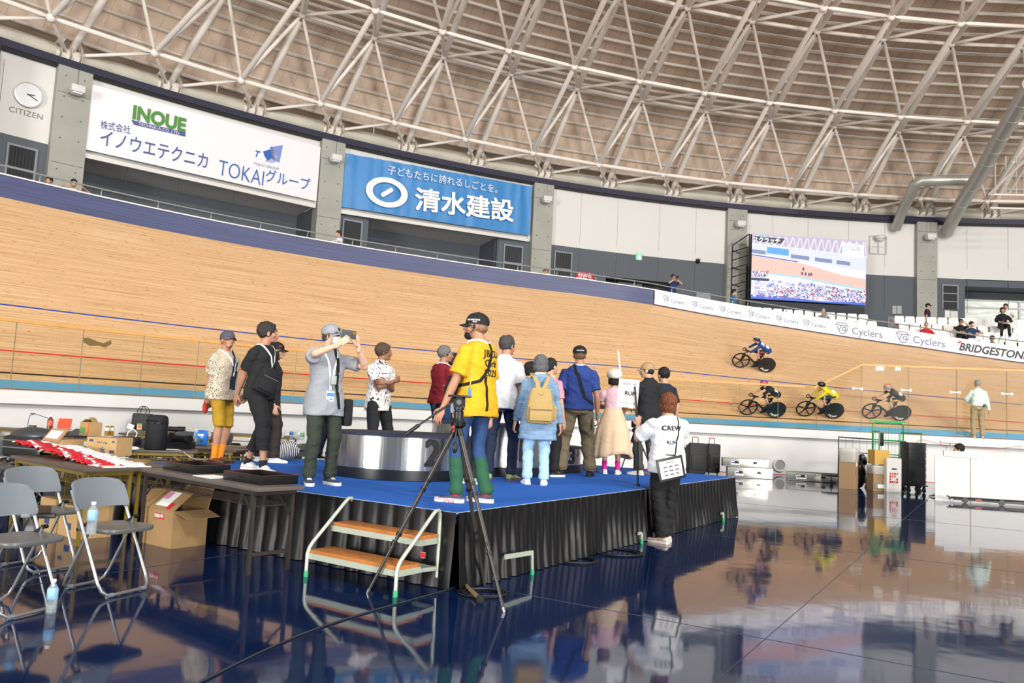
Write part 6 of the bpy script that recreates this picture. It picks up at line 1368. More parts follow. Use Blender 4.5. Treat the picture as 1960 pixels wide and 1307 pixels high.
def cap(F, col, brim=None, yaw=0, mark=None, strap=True, kind='cap'):
    H, Hd, k, root = F.H, F.Hd, F.k, F.root; X = V((1,0,0)); m_ = MB(); m2 = cloth('capcloth_'+col, col, .8)
    rings = []; n_ = 24
    for j in range(9):
        a = j/8*pi/2; rings.append([H((.092*cos(a)*cos(q),-.014+.110*cos(a)*sin(q),.040+.088*sin(a)**.92)) for q in [2*pi*i/n_ for i in range(n_)]])
    rings = [[H(V((.091*cos(q),-.014+.108*sin(q),.018))) for q in [2*pi*i/n_ for i in range(n_)]]]+rings
    m_.loft(rings); o = m_.build('cap', m2, root)
    s_ = MB(); s_.sph(H((0,-.014,.128)),.009*k,8,6)
    for q in range(3):
        a = q*pi/3; s_.tube([H((.0935*cos(t)*cos(a),-.014+.1115*cos(t)*sin(a),.041+.089*max(0,sin(t))**.92)) for t in [pi*i/12 for i in range(13)]],.0016*k,5)
    s_.build('seam', m2, o)
    bm_ = MB(); up = []; lo = []
    c, s = cos(RAD(yaw)), sin(RAD(yaw))
    for r_ in range(4):
        f = r_/3; row = []
        for i in range(13):
            a = RAD(-62+124*i/12); x = .088*sin(a); y = .088*cos(a)-.01; yy = y+f*(.068*cos(a*1.1)+.012); zz = .026-.018*f-.030*(x/.09)**2
            p = V((x*(1+.03*f), yy, zz)); row.append(V((p.x*c-p.y*s,p.x*s+p.y*c,p.z)))
        up.append(row)
    vs = [H(p) for r in up for p in r]+[H(p-V((0,0,.005))) for r in up for p in r]; fs = []
    for r_ in range(3):
        for i in range(12):
            a = r_*13+i; fs += [(a,a+1,a+14,a+13),(a+52,a+65,a+66,a+53)]
    for i in range(12): fs += [(39+i,40+i,92+i,91+i),(i,52+i,53+i,i+1)]
    for r_ in range(3): fs += [(r_*13,r_*13+13,r_*13+65,r_*13+52),(r_*13+12,r_*13+64,r_*13+77,r_*13+25)]
    bm_.add(vs,fs); bm_.build('brim', cloth('capcloth_'+(brim or col),brim or col,.8), o)
    F.cap = o; return o
def glasses(F, col='c9b98a'):
    H,k = F.H,F.k; m_ = MB()
    for s_ in (-1,1):
        m_.tube([H((s_*.033+.022*cos(a),.097,.002+.015*sin(a))) for a in [2*pi*i/14 for i in range(15)]],.0016*k,5)
        m_.tube([H((s_*.055,.096,.006)),H((s_*.082,.05,.008)),H((s_*.086,-.01,.0))],.0016*k,5)
    m_.tube([H((-.012,.098,.006)),H((.012,.098,.006))],.0016*k,5); m_.build('glasses', mat('glasses_'+col,col,.3,.7), F.root)
def mask(F, col='e9eaec', low=0):
    H,Hd,k = F.H,F.Hd,F.k; m_ = MB(); rows = []
    for j in range(7):
        z = -.022-.075*j/6-low; rows.append([H(((.060-.012*abs(j/6-.4))*sin(RAD(a))*1.05, .052+.068*cos(RAD(a))*(1-.1*(j/6)), z+.006*sin(RAD(a))**2)) for a in range(-80,81,16)])
    n_ = len(rows[0]); vs = [p for r in rows for p in r]; fs = [(j*n_+i,j*n_+i+1,(j+1)*n_+i+1,(j+1)*n_+i) for j in range(6) for i in range(n_-1)]
    m_.add(vs,fs); me = m_.build('face_mask', cloth('mask_'+col,col,.8), F.root)
    l_ = MB()
    for s_ in (-1,1): l_.tube([H((s_*.058,.066,-.03-low)),H((s_*.083,.0,-.0)),H((s_*.083,-.012,-.02)),H((s_*.056,.066,-.085-low))],.0018*k,5)
    l_.build('ear_loop', mat('loop_'+col,col,.7), me)
def surface(o, p, d, dist=.5):
    """first hit on object o from p along d (local coordinates)"""
    ok, loc, n_, i = o.ray_cast(p, d, distance=dist); return (loc, n_) if ok else (None, None)
def decal(F, o, body, c, right, up, d, size, m, name='lettering', out=.004, cuts=0, **kw):
    """writing laid on a garment: projected along d onto mesh o"""
    vs, fs = text_geo(body, size, **kw); mb = MB(); right = V(right).normalized(); up = V(up).normalized(); d = V(d).normalized(); res = []
    for v in vs:
        p = V(c)+right*v.x+up*v.y-d*.25; loc, n_ = surface(o, p, d); res.append((loc-d*(out+v.z)) if loc else (V(c)+right*v.x+up*v.y))
    mb.add(res, fs); return mb.build(name, m, o, smooth=False)
def patch(F, o, pts, c, right, up, d, m, name='print', out=.004, sub=6):
    mb = MB(); right = V(right).normalized(); up = V(up).normalized(); d = V(d).normalized()
    (x0,y0),(x1,y1) = pts; n_ = sub; vs = []
    for j in range(n_+1):
        for i in range(n_+1):
            q = V(c)+right*(x0+(x1-x0)*i/n_)+up*(y0+(y1-y0)*j/n_); loc,_ = surface(o,q-d*.25,d); vs.append(loc-d*out if loc else q)
    mb.add(vs,[(j*(n_+1)+i,j*(n_+1)+i+1,(j+1)*(n_+1)+i+1,(j+1)*(n_+1)+i) for j in range(n_) for i in range(n_)]); return mb.build(name, m, o)
def strap_on(F, pts, w_, m, name='strap', th=.004, obj=None, parent=None, out=.006, sub=5):
    """a flat strap following the garment: pts are rough points outside the body (local); pulled on to the surface towards the spine"""
    o = obj or F.top; P = []
    pts = [V(p) for p in pts]; full = []
    for a,b_ in zip(pts,pts[1:]): full += [a.lerp(b_,i/sub) for i in range(sub)]
    full.append(pts[-1])
    for p in full:
        c_ = V((F.P.x, F.P.y, min(p.z, F.spine(.40)[0].z))); 
        if p.z > F.spine(.42)[0].z: c_ = F.spine(.36)[0]
        d = (c_-p).normalized(); loc,_ = surface(o, p-d*.25, d, 1.0); P.append((loc-d*out) if loc else p)
    mb = MB(); rr_ = []
    for i,p in enumerate(P):
        t = (P[min(i+1,len(P)-1)]-P[max(0,i-1)]).normalized(); c_ = V((F.P.x,F.P.y,p.z)); n_ = (p-c_).normalized(); x = t.cross(n_).normalized()*w_/2; n2 = x.cross(t).normalized()*th/2
        rr_.append([p-x-n2,p+x-n2,p+x+n2,p-x+n2])
    mb.loft(rr_); return mb.build(name, m, parent or F.root, ang=30)
def lanyard(F, front=True, badge=True, col='d9dde0', z=1.12, ink='4a78b4'):
    k = F.k; c_,R = F.spine(.50); yy = .2
    m_ = cloth('lanyard_'+col, col, .7); zz = z*k
    a = c_+V((-.07*k,-.06*k,.02*k)); b_ = c_+V((.07*k,-.06*k,.02*k))
    P0 = F.P
    pts = [V((P0.x,P0.y+.3,zz)), V((P0.x-.055*k,P0.y+.3,(zz+c_.z)/2)), c_+V((-.085*k,.10,-.01)), c_+V((-.085*k,-.02,.03)), c_+V((-.03*k,-.12,.03)), c_+V((.03*k,-.12,.03)), c_+V((.085*k,-.02,.03)), c_+V((.085*k,.10,-.01)), V((P0.x+.055*k,P0.y+.3,(zz+c_.z)/2)), V((P0.x,P0.y+.3,zz))]
    o = strap_on(F, pts, .018, m_, 'lanyard', sub=4)
    if badge:
        loc,_ = surface(F.top, V((P0.x,P0.y+.5,zz)), V((0,-1,0)), 1.0)
        if loc:
            mb = MB(); mb.bbox(loc+V((0,.012,-.07)),(.075,.006,.115),.002); bo = mb.build('badge', mat('badge_card','e6ecf2',.4), o)
            mb = MB(); mb.box(loc+V((0,.0165,-.045)),(.07,.002,.035)); mb.box(loc+V((-.01,.0165,-.09)),(.04,.002,.012)); mb.build('badge_print', mat('badge_blue','3b7fc0',.5), bo, smooth=False)
    return o
def earpiece(F, s_=1):
    mb = MB(); mb.ell(F.H((s_*.090,-.004,-.010)), V((.010,0,0)),V((0,.014,0)),V((0,0,.020)),10,7); mb.build('earpiece', M_black, F.root)
def world(F, p): return F.root.matrix_basis @ V(p)
def stg(px, py, z=.6): return at_z(px, py, z)
# ================================================================ the people on the blue stage
def pat_mat(name, base, marks, scale=14, kind='noise', thr=.52, col2=None, scale2=9, thr2=.62):
    """printed cloth: a pale ground with dark and coloured figures"""
    m = bpy.data.materials.new(name); m.use_nodes = True; nt = m.node_tree; N = nt.nodes; L = nt.links; p = N['Principled BSDF']; p.inputs['Roughness'].default_value = .85
    tc = N.new('ShaderNodeTexCoord'); out = None
    def layer(prev, sc, th, col, dist=2.5, wv=False):
        if wv:
            n = N.new('ShaderNodeTexWave'); n.inputs['Scale'].default_value = sc; n.inputs['Distortion'].default_value = 9; n.inputs['Detail'].default_value = 2; n.inputs['Detail Scale'].default_value = 1.6; o_ = n.outputs['Fac']
        else:
            n = N.new('ShaderNodeTexNoise'); n.inputs['Scale'].default_value = sc; n.inputs['Detail'].default_value = 2; n.inputs['Distortion'].default_value = dist; o_ = n.outputs[0]
        L.new(tc.outputs['Object'], n.inputs['Vector']); r = N.new('ShaderNodeValToRGB'); r.color_ramp.interpolation = 'CONSTANT'; L.new(o_, r.inputs[0])
        r.color_ramp.elements[0].color = (0,0,0,1); r.color_ramp.elements[1].position = th; r.color_ramp.elements[1].color = (1,1,1,1)
        mx = N.new('ShaderNodeMix'); mx.data_type = 'RGBA'; L.new(r.outputs[0], mx.inputs[0]); mx.inputs[7].default_value = (*lin(col),1)
        if prev is None: mx.inputs[6].default_value = (*lin(base),1)
        else: L.new(prev, mx.inputs[6])
        return mx.outputs[2]
    out = layer(None, scale, thr, marks, wv=(kind=='wave'))
    if col2: out = layer(out, scale2, thr2, col2, 3)
    L.new(out, p.inputs['Base Color']); MATS[name] = m; return m
def split_mat(name, lo, hi, z, vary=.03):
    m = bpy.data.materials.new(name); m.use_nodes = True; nt = m.node_tree; N = nt.nodes; L = nt.links; p = N['Principled BSDF']; p.inputs['Roughness'].default_value = .8
    tc = N.new('ShaderNodeTexCoord'); s = N.new('ShaderNodeSeparateXYZ'); L.new(tc.outputs['Object'], s.inputs[0]); n = N.new('ShaderNodeTexNoise'); n.inputs['Scale'].default_value = 9; L.new(tc.outputs['Object'], n.inputs['Vector'])
    a = N.new('ShaderNodeMath'); a.operation = 'MULTIPLY_ADD'; a.inputs[1].default_value = vary; L.new(n.outputs[0], a.inputs[0]); L.new(s.outputs['Z'], a.inputs[2])
    g = N.new('ShaderNodeMath'); g.operation = 'GREATER_THAN'; g.inputs[1].default_value = z; L.new(a.outputs[0], g.inputs[0])
    mx = N.new('ShaderNodeMix'); mx.data_type = 'RGBA'; L.new(g.outputs[0], mx.inputs[0]); mx.inputs[6].default_value = (*lin(lo),1); mx.inputs[7].default_value = (*lin(hi),1); L.new(mx.outputs[2], p.inputs['Base Color']); return m
def sit_thing(F, name, label, cat):
    t = thing(name, label, cat); t.matrix_world = F.root.matrix_basis.copy(); t.location = F.root.location; t.rotation_euler = F.root.rotation_euler; return t
BACKH = lambda k,z=.80: [(-.05,-.19,z,-1,-.5,0),(.06,-.19,z,1,-.5,0)]
# 1 patterned shirt
p = stg(413,886); F = person('man in cream patterned shirt and mustard shorts at the left end of the stage', p.x,p.y,p.z,-112,1.66,1.06,feet=[(-.1,-.03,12),(.1,.05,-6)],head=(-22,-8),hands=BACKH(1,.76),hair='buzz',hairc='3a3634',skin=1,
   top=dict(mat=pat_mat('leaf_print_shirt','d9cdb6','6a5440',30,'wave',.60),sleeve=.72,sw=1.18,hem=-.12,loose=.045,name='shirt',wr=.014), bottom=dict(kind='shorts',c='a5801a',len=1.02,hem=.088,w=1.05,wr=.014), shoes=dict(c='6b4128',s='2c2622',sock='e08a1c',sockh=.16,sole=.03))
cap(F,'4a4c58'); glasses(F); mb = MB(); mb.ell(F.H((0,.078,-.096)), V((.018,0,0)),V((0,.018,0)),V((0,0,.016))); mb.build('beard', mat('hair_3a3634','3a3634',.8), F.root)
strap_on(F,[(F.P.x,.35,.92),(F.P.x-.05,.35,1.2),(F.P.x-.1,.1,1.5)],.10,cloth('undershirt','1b2a30'),'undershirt',out=.004); lanyard(F,badge=False)
rh = F.arms[1][2]; t = sit_thing(F,'red_cloth_pouch','red pouch held behind the back of the man in mustard shorts','pouch'); mb = MB(); mb.ell(rh+V((-.02,-.02,-.13)),V((.045,0,0)),V((0,.03,0)),V((0,0,.08))); mb.build('pouch', cloth('pouch_red','b03020'), t)
# 2 black T-shirt
p = stg(474,900); F = person('man in black T-shirt and cropped black trousers looking right, hands behind his back', p.x,p.y,p.z,-112,1.74,1.03,feet=[(-.13,-.12,10),(.12,.30,-12)],head=(42,-4),hands=BACKH(1,.84),hair='short',hairc='2a2624',skin=1,
   top=dict(c='18181a',sleeve=.72,sw=1.12,loose=.028,hem=-.10,wr=.014), bottom=dict(c='151517',len=1.62,w=1.22,hem=.086,wr=.02), shoes=dict(c='e6e2dc',s='f2f0ec',lace='ffffff',band='c83a34',sock='1c1c1e',sockh=.05,sole=.034))
lanyard(F,badge=False)
strap_on(F,[(.12,.3,.98),(0,.3,1.15),(-.13,.2,1.38),(-.13,-.1,1.45),(0,-.3,1.3),(.14,-.3,1.1)],.035,cloth('strap_black','131315'),'bag_strap')
t = sit_thing(F,'sling_bag','black sling bag hanging at the front of the man in the black T-shirt','bag')
def bag(t, c, d, rz=0, col='17171a', tilt=0, flap=True):
    R = Matrix.Rotation(rz,3,'Z')@Matrix.Rotation(tilt,3,'Y'); mb = MB(); mb.bbox(c,d,min(d)*.3,M=R); mb.build('bag_body', cloth('bagcloth_'+col,col), t)
    if flap:
        mb = MB(); mb.bbox(V(c)+R@V((0,d[1]*.5,-d[2]*.12)),(d[0]*.82,d[1]*.35,d[2]*.55),min(d)*.12,M=R); mb.build('front_pocket', cloth('bagcloth_'+col,col), t)
        mb = MB(); mb.bar(V(c)+R@V((-d[0]*.38,d[1]*.69,d[2]*.12)),V(c)+R@V((d[0]*.38,d[1]*.69,d[2]*.12)),.006,.008); mb.build('zip', M_steel, t)
bag(t,(.10,.25,1.02),(.24,.13,.30),rz=RAD(-28),tilt=RAD(-22))
# 3 long hair
p = stg(508,884); F = person('person with long black hair and black cap behind the man in black T-shirt', p.x,p.y,p.z,-70,1.60,.95,feet=[(-.1,-.08,5),(.1,.1,-8)],head=(-12,0),hair='long',hairc='17150f',
   top=dict(c='26222c',sleeve=1.92,sw=1.08,loose=.03,hem=-.12,wr=.013), bottom=dict(c='2e2422',w=1.25,wr=.018), shoes=dict(c='e8e6e0',s='f0eee8')); cap(F,'161618')
mb = MB(); mb.box(F.H((.062,.05,.062)),(.05,.02,.018),rz=RAD(-35)); mb.build('cap_mark', M_red, F.cap)
# 4 the man filming
p = stg(607,927); F = person('man in grey short-sleeved shirt, white mask and grey cap filming with a phone', p.x,p.y,p.z,-146,1.60,1.03,feet=[(-.13,.0,12),(.11,.03,-14)],head=(30,-4),hands=[(-.20,.32,1.36,-.9,-.2,-1),(.02,.36,1.37,1.3,-.1,-.55)],handdir=[(.12,.1,1),(-.55,.2,.5)],palm=[(.6,-.7,0),(-.2,-.8,-.2)],curl=(.5,.6),hair='under',hairc='3c3a38',skin=2,
   top=dict(c='8d9096',sleeve=.74,sw=1.18,loose=.04,hem=-.20,collar=True,wr=.016,flare=.05), bottom=dict(c='2a3228',w=1.1,wr=.02), shoes=dict(c='39424e',s='ece8e6',lace='f4f4f4',sole=.032))
cap(F,'8c8f96'); mask(F); lanyard(F,z=1.0); earpiece(F); glasses(F,'2a2a2c')
mb = MB(); mb.bbox(F.H((.0,.092,.062)),(.03,.012,.03),.002); mb.build('cap_mark', M_ink, F.cap)
a,b = F.arms[0][2],F.arms[1][2]; c_ = (a+b)/2+V((.015,.02,.115)); t = sit_thing(F,'mobile_phone','dark grey phone held up by the man in the grey shirt','phone')
d_ = (b-a).normalized(); mb = MB(); R_ = Matrix((d_,V((0,0,1)).cross(d_).normalized(),V((0,0,1)))).transposed(); mb.bbox(c_,(.165,.009,.08),.003,M=R_); mb.build('phone_body', mat('phone_grey','4c4f55',.35), t)
mb = MB(); mb.cyl(c_+R_@V((-.055,-.004,.015)),c_+R_@V((-.055,.009,.015)),.018,16); mb.cyl(c_+R_@V((-.055,.004,.015)),c_+R_@V((-.055,.011,.015)),.011,12); mb.build('camera_ring', mat('brass','b99a50',.3,.8), t)
strap_on(F,[(-.09,.1,1.5),(-.13,.3,1.3),(-.16,.3,1.0),(-.19,.25,.75)],.04,cloth('strap_black','131315'),'bag_strap')
t = sit_thing(F,'shoulder_bag','black shoulder bag at the hip of the man filming with a phone','bag'); bag(t,(-.235,.0,.72),(.09,.24,.27),flap=False)
mb = MB(); loc,_ = surface(F.top,V((.02,.5,1.03)),V((0,-1,0)),1); loc = loc or V((.02,.2,1.03))
t = sit_thing(F,'audio_receiver','small grey receiver box clipped to the lanyard of the man filming','receiver'); mb = MB(); mb.bbox(loc+V((-.04,.035,0)),(.055,.03,.085),.006); mb.build('case', mat('receiver_grey','9aa29e',.5), t); mb = MB(); mb.tube([loc+V((-.04,.04,.05)),loc+V((-.09,.03,.03)),loc+V((-.09,.03,-.08)),loc+V((-.04,.03,-.09)),loc+V((-.02,.03,-.03))],.002,5); mb.build('wire', M_black, t)
# 19 person hidden behind him
p = stg(612,881); F = person('person in navy trousers mostly hidden behind the man filming', p.x,p.y,p.z,-60,1.62,.95,feet=[(-.12,0,20),(.1,.12,-10)],head=(0,0),hair='short',hairc='2a2624',skin=2,
   top=dict(c='2a2c34',sleeve=.7,loose=.02), bottom=dict(c='1c2030',w=1.1), shoes=dict(c='1f2022',s='e8e4d8',lace='f0f0f0'))
# 5 floral shirt, arms crossed
p = stg(716,892); F = person('man in flower-print shirt with crossed arms behind the silver podium', p.x,p.y,p.z,-128,1.68,.98,feet=[(-.17,0,10),(.17,0,-10)],head=(56,-2),hands=[(.07,.215,1.12,-1,-.5,-.5),(-.07,.245,1.16,1,-.5,-.5)],handdir=[(1,-.35,.1),(-1,-.3,.25)],palm=[(0,-1,0),(0,-1,0)],hair='short',hairc='4a382c',skin=3,
   top=dict(mat=pat_mat('flower_print_shirt','e6e4e2','1d1d22',11,'noise',.59,'b8202c',13,.67),sleeve=.66,sw=1.15,loose=.03,hem=-.16,collar=True,wr=.014), bottom=dict(c='202124',w=1.15,wr=.016), shoes=dict(c='2a2a2c',s='2a2a2c')); glasses(F); earpiece(F)
# 6 maroon
p = stg(836,889); F = person('grey-haired man in dark red T-shirt and jeans facing right behind podium 2', p.x,p.y,p.z,-52,1.76,1.06,head=(-18,0),hands=[(-.12,.32,.98,-1,-.5,-.5),(.20,.30,.98,1,-.8,-.6)],hair='crop',hairc='6a6866',skin=1,
   top=dict(c='7c1424',sleeve=.72,sw=1.12,loose=.03,hem=-.07,wr=.015), bottom=dict(c='24406c',w=1.1,wr=.015), shoes=dict(c='333333')); earpiece(F); glasses(F); lanyard(F,badge=False)
mb = MB(); mb.bbox((.08,-.155,.86),(.075,.014,.10),.004); mb.build('pocket_phone', mat('phone_teal','1c3a3c',.4), F.root)
# 7 masked
p = stg(857,886); F = person('dark-haired man in grey T-shirt and white mask just right of the man in dark red', p.x,p.y,p.z,-60,1.67,.95,head=(-15,4),hands=[(-.12,.3,.95,-1,-.5,-.5),(.16,.28,.95,1,-.8,-.6)],hair='short',hairc='1c1a1a',
   top=dict(c='8a9292',sleeve=.7), bottom=dict(c='23262c'), shoes=dict(c='333333')); mask(F)
t = sit_thing(F,'blue_tote','dusty blue tote bag carried by the masked man in grey','bag'); bag(t,(.27,.12,.84),(.07,.26,.30),col='41647e',flap=False)
# 8 behind yellow
p = stg(888,926); F = person('person in pale blue-grey shirt mostly hidden behind the man in the yellow shirt', p.x,p.y,p.z,-30,1.58,.95,feet=[(-.08,0,0),(.08,.1,-10)],hair='short',hairc='2a2826',top=dict(c='a9b0ba',sleeve=1.9,loose=.025,hem=-.12,wr=.014), bottom=dict(c='1c1f24',w=.95), shoes=dict(c='9a9c9e',s='e8e8e8'))
# 9 yellow shirt
p = stg(905,962); F = person('man in yellow T-shirt and black cap at the stage\'s front corner, beside the tripod', p.x,p.y,p.z,55,1.68,1.08,feet=[(-.12,.10,20),(.12,-.05,10)],head=(26,-2),hands=[(-.33,.16,.74,-.3,-1,0),(.26,.10,.76,.4,-1,0)],hair='under',hairc='8a6a54',skin=1,
   top=dict(c='cfa01a',sleeve=.74,sw=1.18,loose=.036,hem=-.16,wr=.017), bottom=dict(mat=split_mat('two_tone_trousers','1c5238','22406e',.40),w=1.0,wr=.012,hem=.062), shoes=dict(c='3a4154',s='f0eeee',band='b8303c',sock='b8202c',sockh=.05,sole=.036))
cap(F,'18181a'); lanyard(F,badge=False); earpiece(F,-1)
A_,Ff = F.legs[0][2],F.legs[0][3]; so_ = [c for c in F.root.children if c.name.startswith('shoe')][0].children[0]
decal(F,so_,'crocs',A_+Ff@V((-.05,.05,-.071))*F.k,Ff@V((0,-1,0)),V((0,0,1)),Ff@V((1,0,0)),.04,M_red,thick=.02,spacing=1.15,out=.0015,name='shoe_lettering')
mb = MB(); mb.ell(F.H((0,.060,-.088)),F.Hd@V((.052,0,0)),F.Hd@V((0,.040,0)),F.Hd@V((0,0,.036))); mb.tube([F.H((-.06,.05,-.09)),F.H((-.086,-.005,-.03))],.004,5); mb.build('face_mask', cloth('mask_black','17171a'), F.root)
decal(F,F.cap,'BRIDGESTONE',F.H((-.12,.01,.052)),F.Hd@V((0,-1,0)),F.Hd@V((0,0,1)),F.Hd@V((1,0,0)),.018,M_wp,bold=.02,out=.003,name='cap_lettering'); decal(F,F.cap,'GOLF',F.H((-.12,-.005,.034)),F.Hd@V((0,-1,0)),F.Hd@V((0,0,1)),F.Hd@V((1,0,0)),.016,M_wp,bold=.02,out=.003,name='cap_lettering')
for s_,zz,sz in (('JBCU',1.30,.088),('Girls',1.215,.088),('202',1.13,.084)):
    decal(F,F.top,s_,(.02 if s_ != '202' else -.005,-.3,zz),(1,0,0),(0,0,1),(0,1,0),sz,M_ink,thick=.012,spacing=1.05,out=.005)
decal(F,F.top,'5',(.09,-.3,1.13),(1,0,0),(0,0,1),(0,1,0),.084,M_ink,thick=.012,out=.005)
strap_on(F,[(.02,-.1,1.48),(.04,-.3,1.33),(-.06,-.3,1.17),(-.22,-.22,1.06),(-.28,0,1.02),(-.2,.2,1.0)],.028,cloth('strap_black','131315'),'bag_strap')
strap_on(F,[(-.12,-.3,1.1),(-.11,-.3,.95),(-.12,-.3,.80)],.022,cloth('strap_black','131315'),'strap_end')
mb = MB(); q = F.P+V((-.27,-.13,.05)); mb.bbox(q,(.05,.006,.06),.002); o = mb.build('key_charm', mat('charm_blue','6a8fc4',.4), F.root); mb = MB(); mb.tube([q+V((0,0,.03)),q+V((.01,0,.09)),q+V((.03,.02,.16))],.006,6); mb.build('charm_clip', mat('brass','b99a50',.3,.8), o)
t = sit_thing(F,'waist_bag','black bag on the left hip of the man in the yellow T-shirt','bag'); bag(t,(-.13,.15,.98),(.11,.15,.24),rz=RAD(25))
# 10 white polo
p = stg(955,919); F = person('balding man in white polo shirt and dark jeans right of the man in yellow', p.x,p.y,p.z,-22,1.75,1.06,feet=[(-.13,-.04,45),(.1,.12,-8)],head=(-18,0),hair='balding',hairc='3e3c3c',skin=1,
   top=dict(c='e4e4e6',sleeve=.74,sw=1.12,loose=.03,hem=-.10,collar=True,wr=.015), bottom=dict(c='1c2740',w=1.05,wr=.018), shoes=dict(c='7f9a6c',s='6a4428',lace='e8e8e0')); earpiece(F)
mb = MB(); mb.ell(F.H((0,-.05,.118)),F.Hd@V((.036,0,0)),F.Hd@V((0,.04,0)),F.Hd@V((0,0,.022))); mb.build('bald_patch', skinmat(1), F.root)
# 11 small dark
p = stg(1005,892); F = person('young dark-haired person in black between the white polo and the blue cardigan', p.x,p.y,p.z,-60,1.62,.9,head=(-10,0),hair='mop',hairc='121212',top=dict(c='16161a',sleeve=.8,loose=.03), bottom=dict(c='141416',w=1.15), shoes=dict(c='1a1a1c'))
# 13 woman with bun, pink
p = stg(1042,911); F = person('dark-haired woman in pink top and black trousers, right of the woman in blue', p.x,p.y,p.z,-30,1.57,.92,feet=[(-.14,0,10),(.14,.02,-25)],head=(-25,0),hair='bun',hairc='161414',top=dict(c='d48fa0',sleeve=.8,loose=.03,hem=-.08), bottom=dict(c='141416',w=1.2), shoes=dict(c='1c1c1e',s='f0f0ee',lace='d8b020',sole=.03)); lanyard(F,badge=False)
# 12 cardigan
p = stg(1024,927); F = person('woman in long pale blue cardigan and light jeans seen from behind', p.x,p.y,p.z,4,1.49,1.05,feet=[(-.11,0,8),(.11,-.03,-8)],head=(-12,0),hair='bob',hairc='5a5b5e',top=dict(c='7a9cbc',mat=cloth('heather_blue','7592ae',var=.22,vs=30,stretch=(.4,.4,2.5)),sleeve=1.96,sw=1.02,loose=.045,hem=-.34,flare=.12,wr=.018,name='cardigan'), bottom=dict(c='9cc0da',w=1.1,wr=.02), shoes=dict(c='f2f2f2',s='f4f4f4',lace='ffffff'),hands=[(-.27,.06,.64),(.27,.0,.63)])
mb = MB(); c_,R = F.spine(.512); mb.loft([ring(c_+V((0,0,-.02)),V((.07,0,0)),V((0,.066,0))),ring(c_+V((0,0,.025)),V((.068,0,0)),V((0,.064,0)))]); mb.build('collar', cloth('shirtwhite','e2e2e2'), F.root)
t = sit_thing(F,'backpack','beige backpack on the woman in the blue cardigan','backpack'); by = -.25; M_bp = cloth('canvas_beige','a68c58',bs=160)
mb = MB(); rr_ = []
for z_,w_,d_ in ((.70,.26,.10),(.72,.30,.13),(.80,.31,.14),(.92,.29,.13),(1.02,.26,.12),(1.08,.22,.10),(1.10,.17,.07)): rr_.append([V((-.01+w_/2*math.copysign(abs(cos(a))**.45,cos(a)), by+d_/2*math.copysign(abs(sin(a))**.5,sin(a)), z_)) for a in [2*pi*q/28 for q in range(28)]])
mb.loft(rr_); mb.build('backpack_body', M_bp, t, ang=50)
mb = MB(); mb.bbox((-.01,by-.085,.79),(.25,.05,.13),.018); o = mb.build('front_pocket', M_bp, t); mb = MB(); mb.bbox((-.01,by-.088,.865),(.255,.055,.035),.012); mb.build('pocket_flap', M_bp, o); mb = MB(); mb.bar((-.12,by-.115,.848),(.11,by-.115,.852),.004,.006); mb.build('zip', mat('zip_dark','4a3c24',.6), o)
for s_ in (-1,1):
    mb = MB(); c_,R = F.spine(.45); mb.loft([[V((x_+dx,y_+dy,z_)) for dx,dy in ((-.022,-.006),(.022,-.006),(.022,.006),(-.022,.006))] for x_,y_,z_ in ((s_*.025-.01,by+.01,1.08),(s_*.05,by+.03,1.15),(s_*.085,by+.085,1.23),(s_*.095,-.09,c_.z+.02),(s_*.10,-.02,c_.z+.075))]); mb.build('strap', M_bp, t, ang=50)
mb = MB(); mb.tube([(-.06,by-.03,1.09),(-.05,by-.05,1.04),(-.01,by-.06,1.015),(.03,by-.05,1.04),(.04,by-.03,1.09)],.009,8); mb.build('handle', M_bp, t)
mb = MB(); mb.bbox((.155,by+.02,.82),(.05,.09,.17),.02); mb.build('side_pocket', M_bp, t)
# 14 navy T
p = stg(1100,911); F = person('tall man in royal blue T-shirt, black cap and baggy olive trousers seen from behind', p.x,p.y,p.z,0,1.79,1.1,feet=[(-.19,0,10),(.19,0,-12)],hair='under',hairc='6a4a32',skin=1,head=(0,0),
   top=dict(c='223a7c',sleeve=.74,sw=1.1,loose=.03,hem=-.06,wr=.016), bottom=dict(c='6a5f48',w=1.34,wr=.026,hem=.075), shoes=dict(c='1c1b1e',s='1e1d20',high=True)); cap(F,'161618'); lanyard(F,badge=False)
strap_on(F,[(-.10,-.05,1.55),(-.10,-.3,1.45),(.03,-.3,1.25),(.16,-.3,1.06),(.24,-.1,.98)],.04,cloth('strap_black','131315'),'crossbody_strap')
decal(F,F.cap,'BRIDGESTONE',F.H((0,-.2,.055)),(1,0,0),(0,0,1),(0,1,0),.016,M_wp,bold=.02,out=.003,name='cap_lettering')
mb = MB(); mb.bbox((.215,-.01,.72),(.03,.12,.14),.01); mb.build('cargo_pocket', cloth('cloth_6a5f48','6a5f48'), F.root)
# 15 pink lady
p = stg(1169,907); F = person('woman in pink top, long beige skirt and cream beret seen from behind', p.x,p.y,p.z,-4,1.48,.93,feet=[(-.11,0,14),(.11,0,-12)],head=(0,0),hair='bob',hairc='181414',hands=[(-.05,.26,.98,-1,-.2,-.5),(.05,.26,.98,1,-.2,-.5)],
   top=dict(c='d8aeb6',sleeve=.42,sw=1.2,loose=.008,hem=.08,wr=.008), bottom=dict(kind='skirt',c='d3b898',z=.30), shoes=dict(c='e6dcd8',s='e2dcdc',lace='b0b4c0',sock='d0208c',sockh=.13))
mb = MB(); mb.ell(F.H((0,-.03,.085)),F.Hd@V((.118,0,0)),F.Hd@V((0,.122,0)),F.Hd@V((0,0,.088)),24,12); mb.ell(F.H((0,-.045,.05)),F.Hd@V((.098,0,0)),F.Hd@V((0,.105,0)),F.Hd@V((0,0,.05)),24,12); mb.sph(F.H((0,-.03,.15)),.008); mb.build('beret', cloth('wool_cream','ddd4c8',bs=200), F.root)
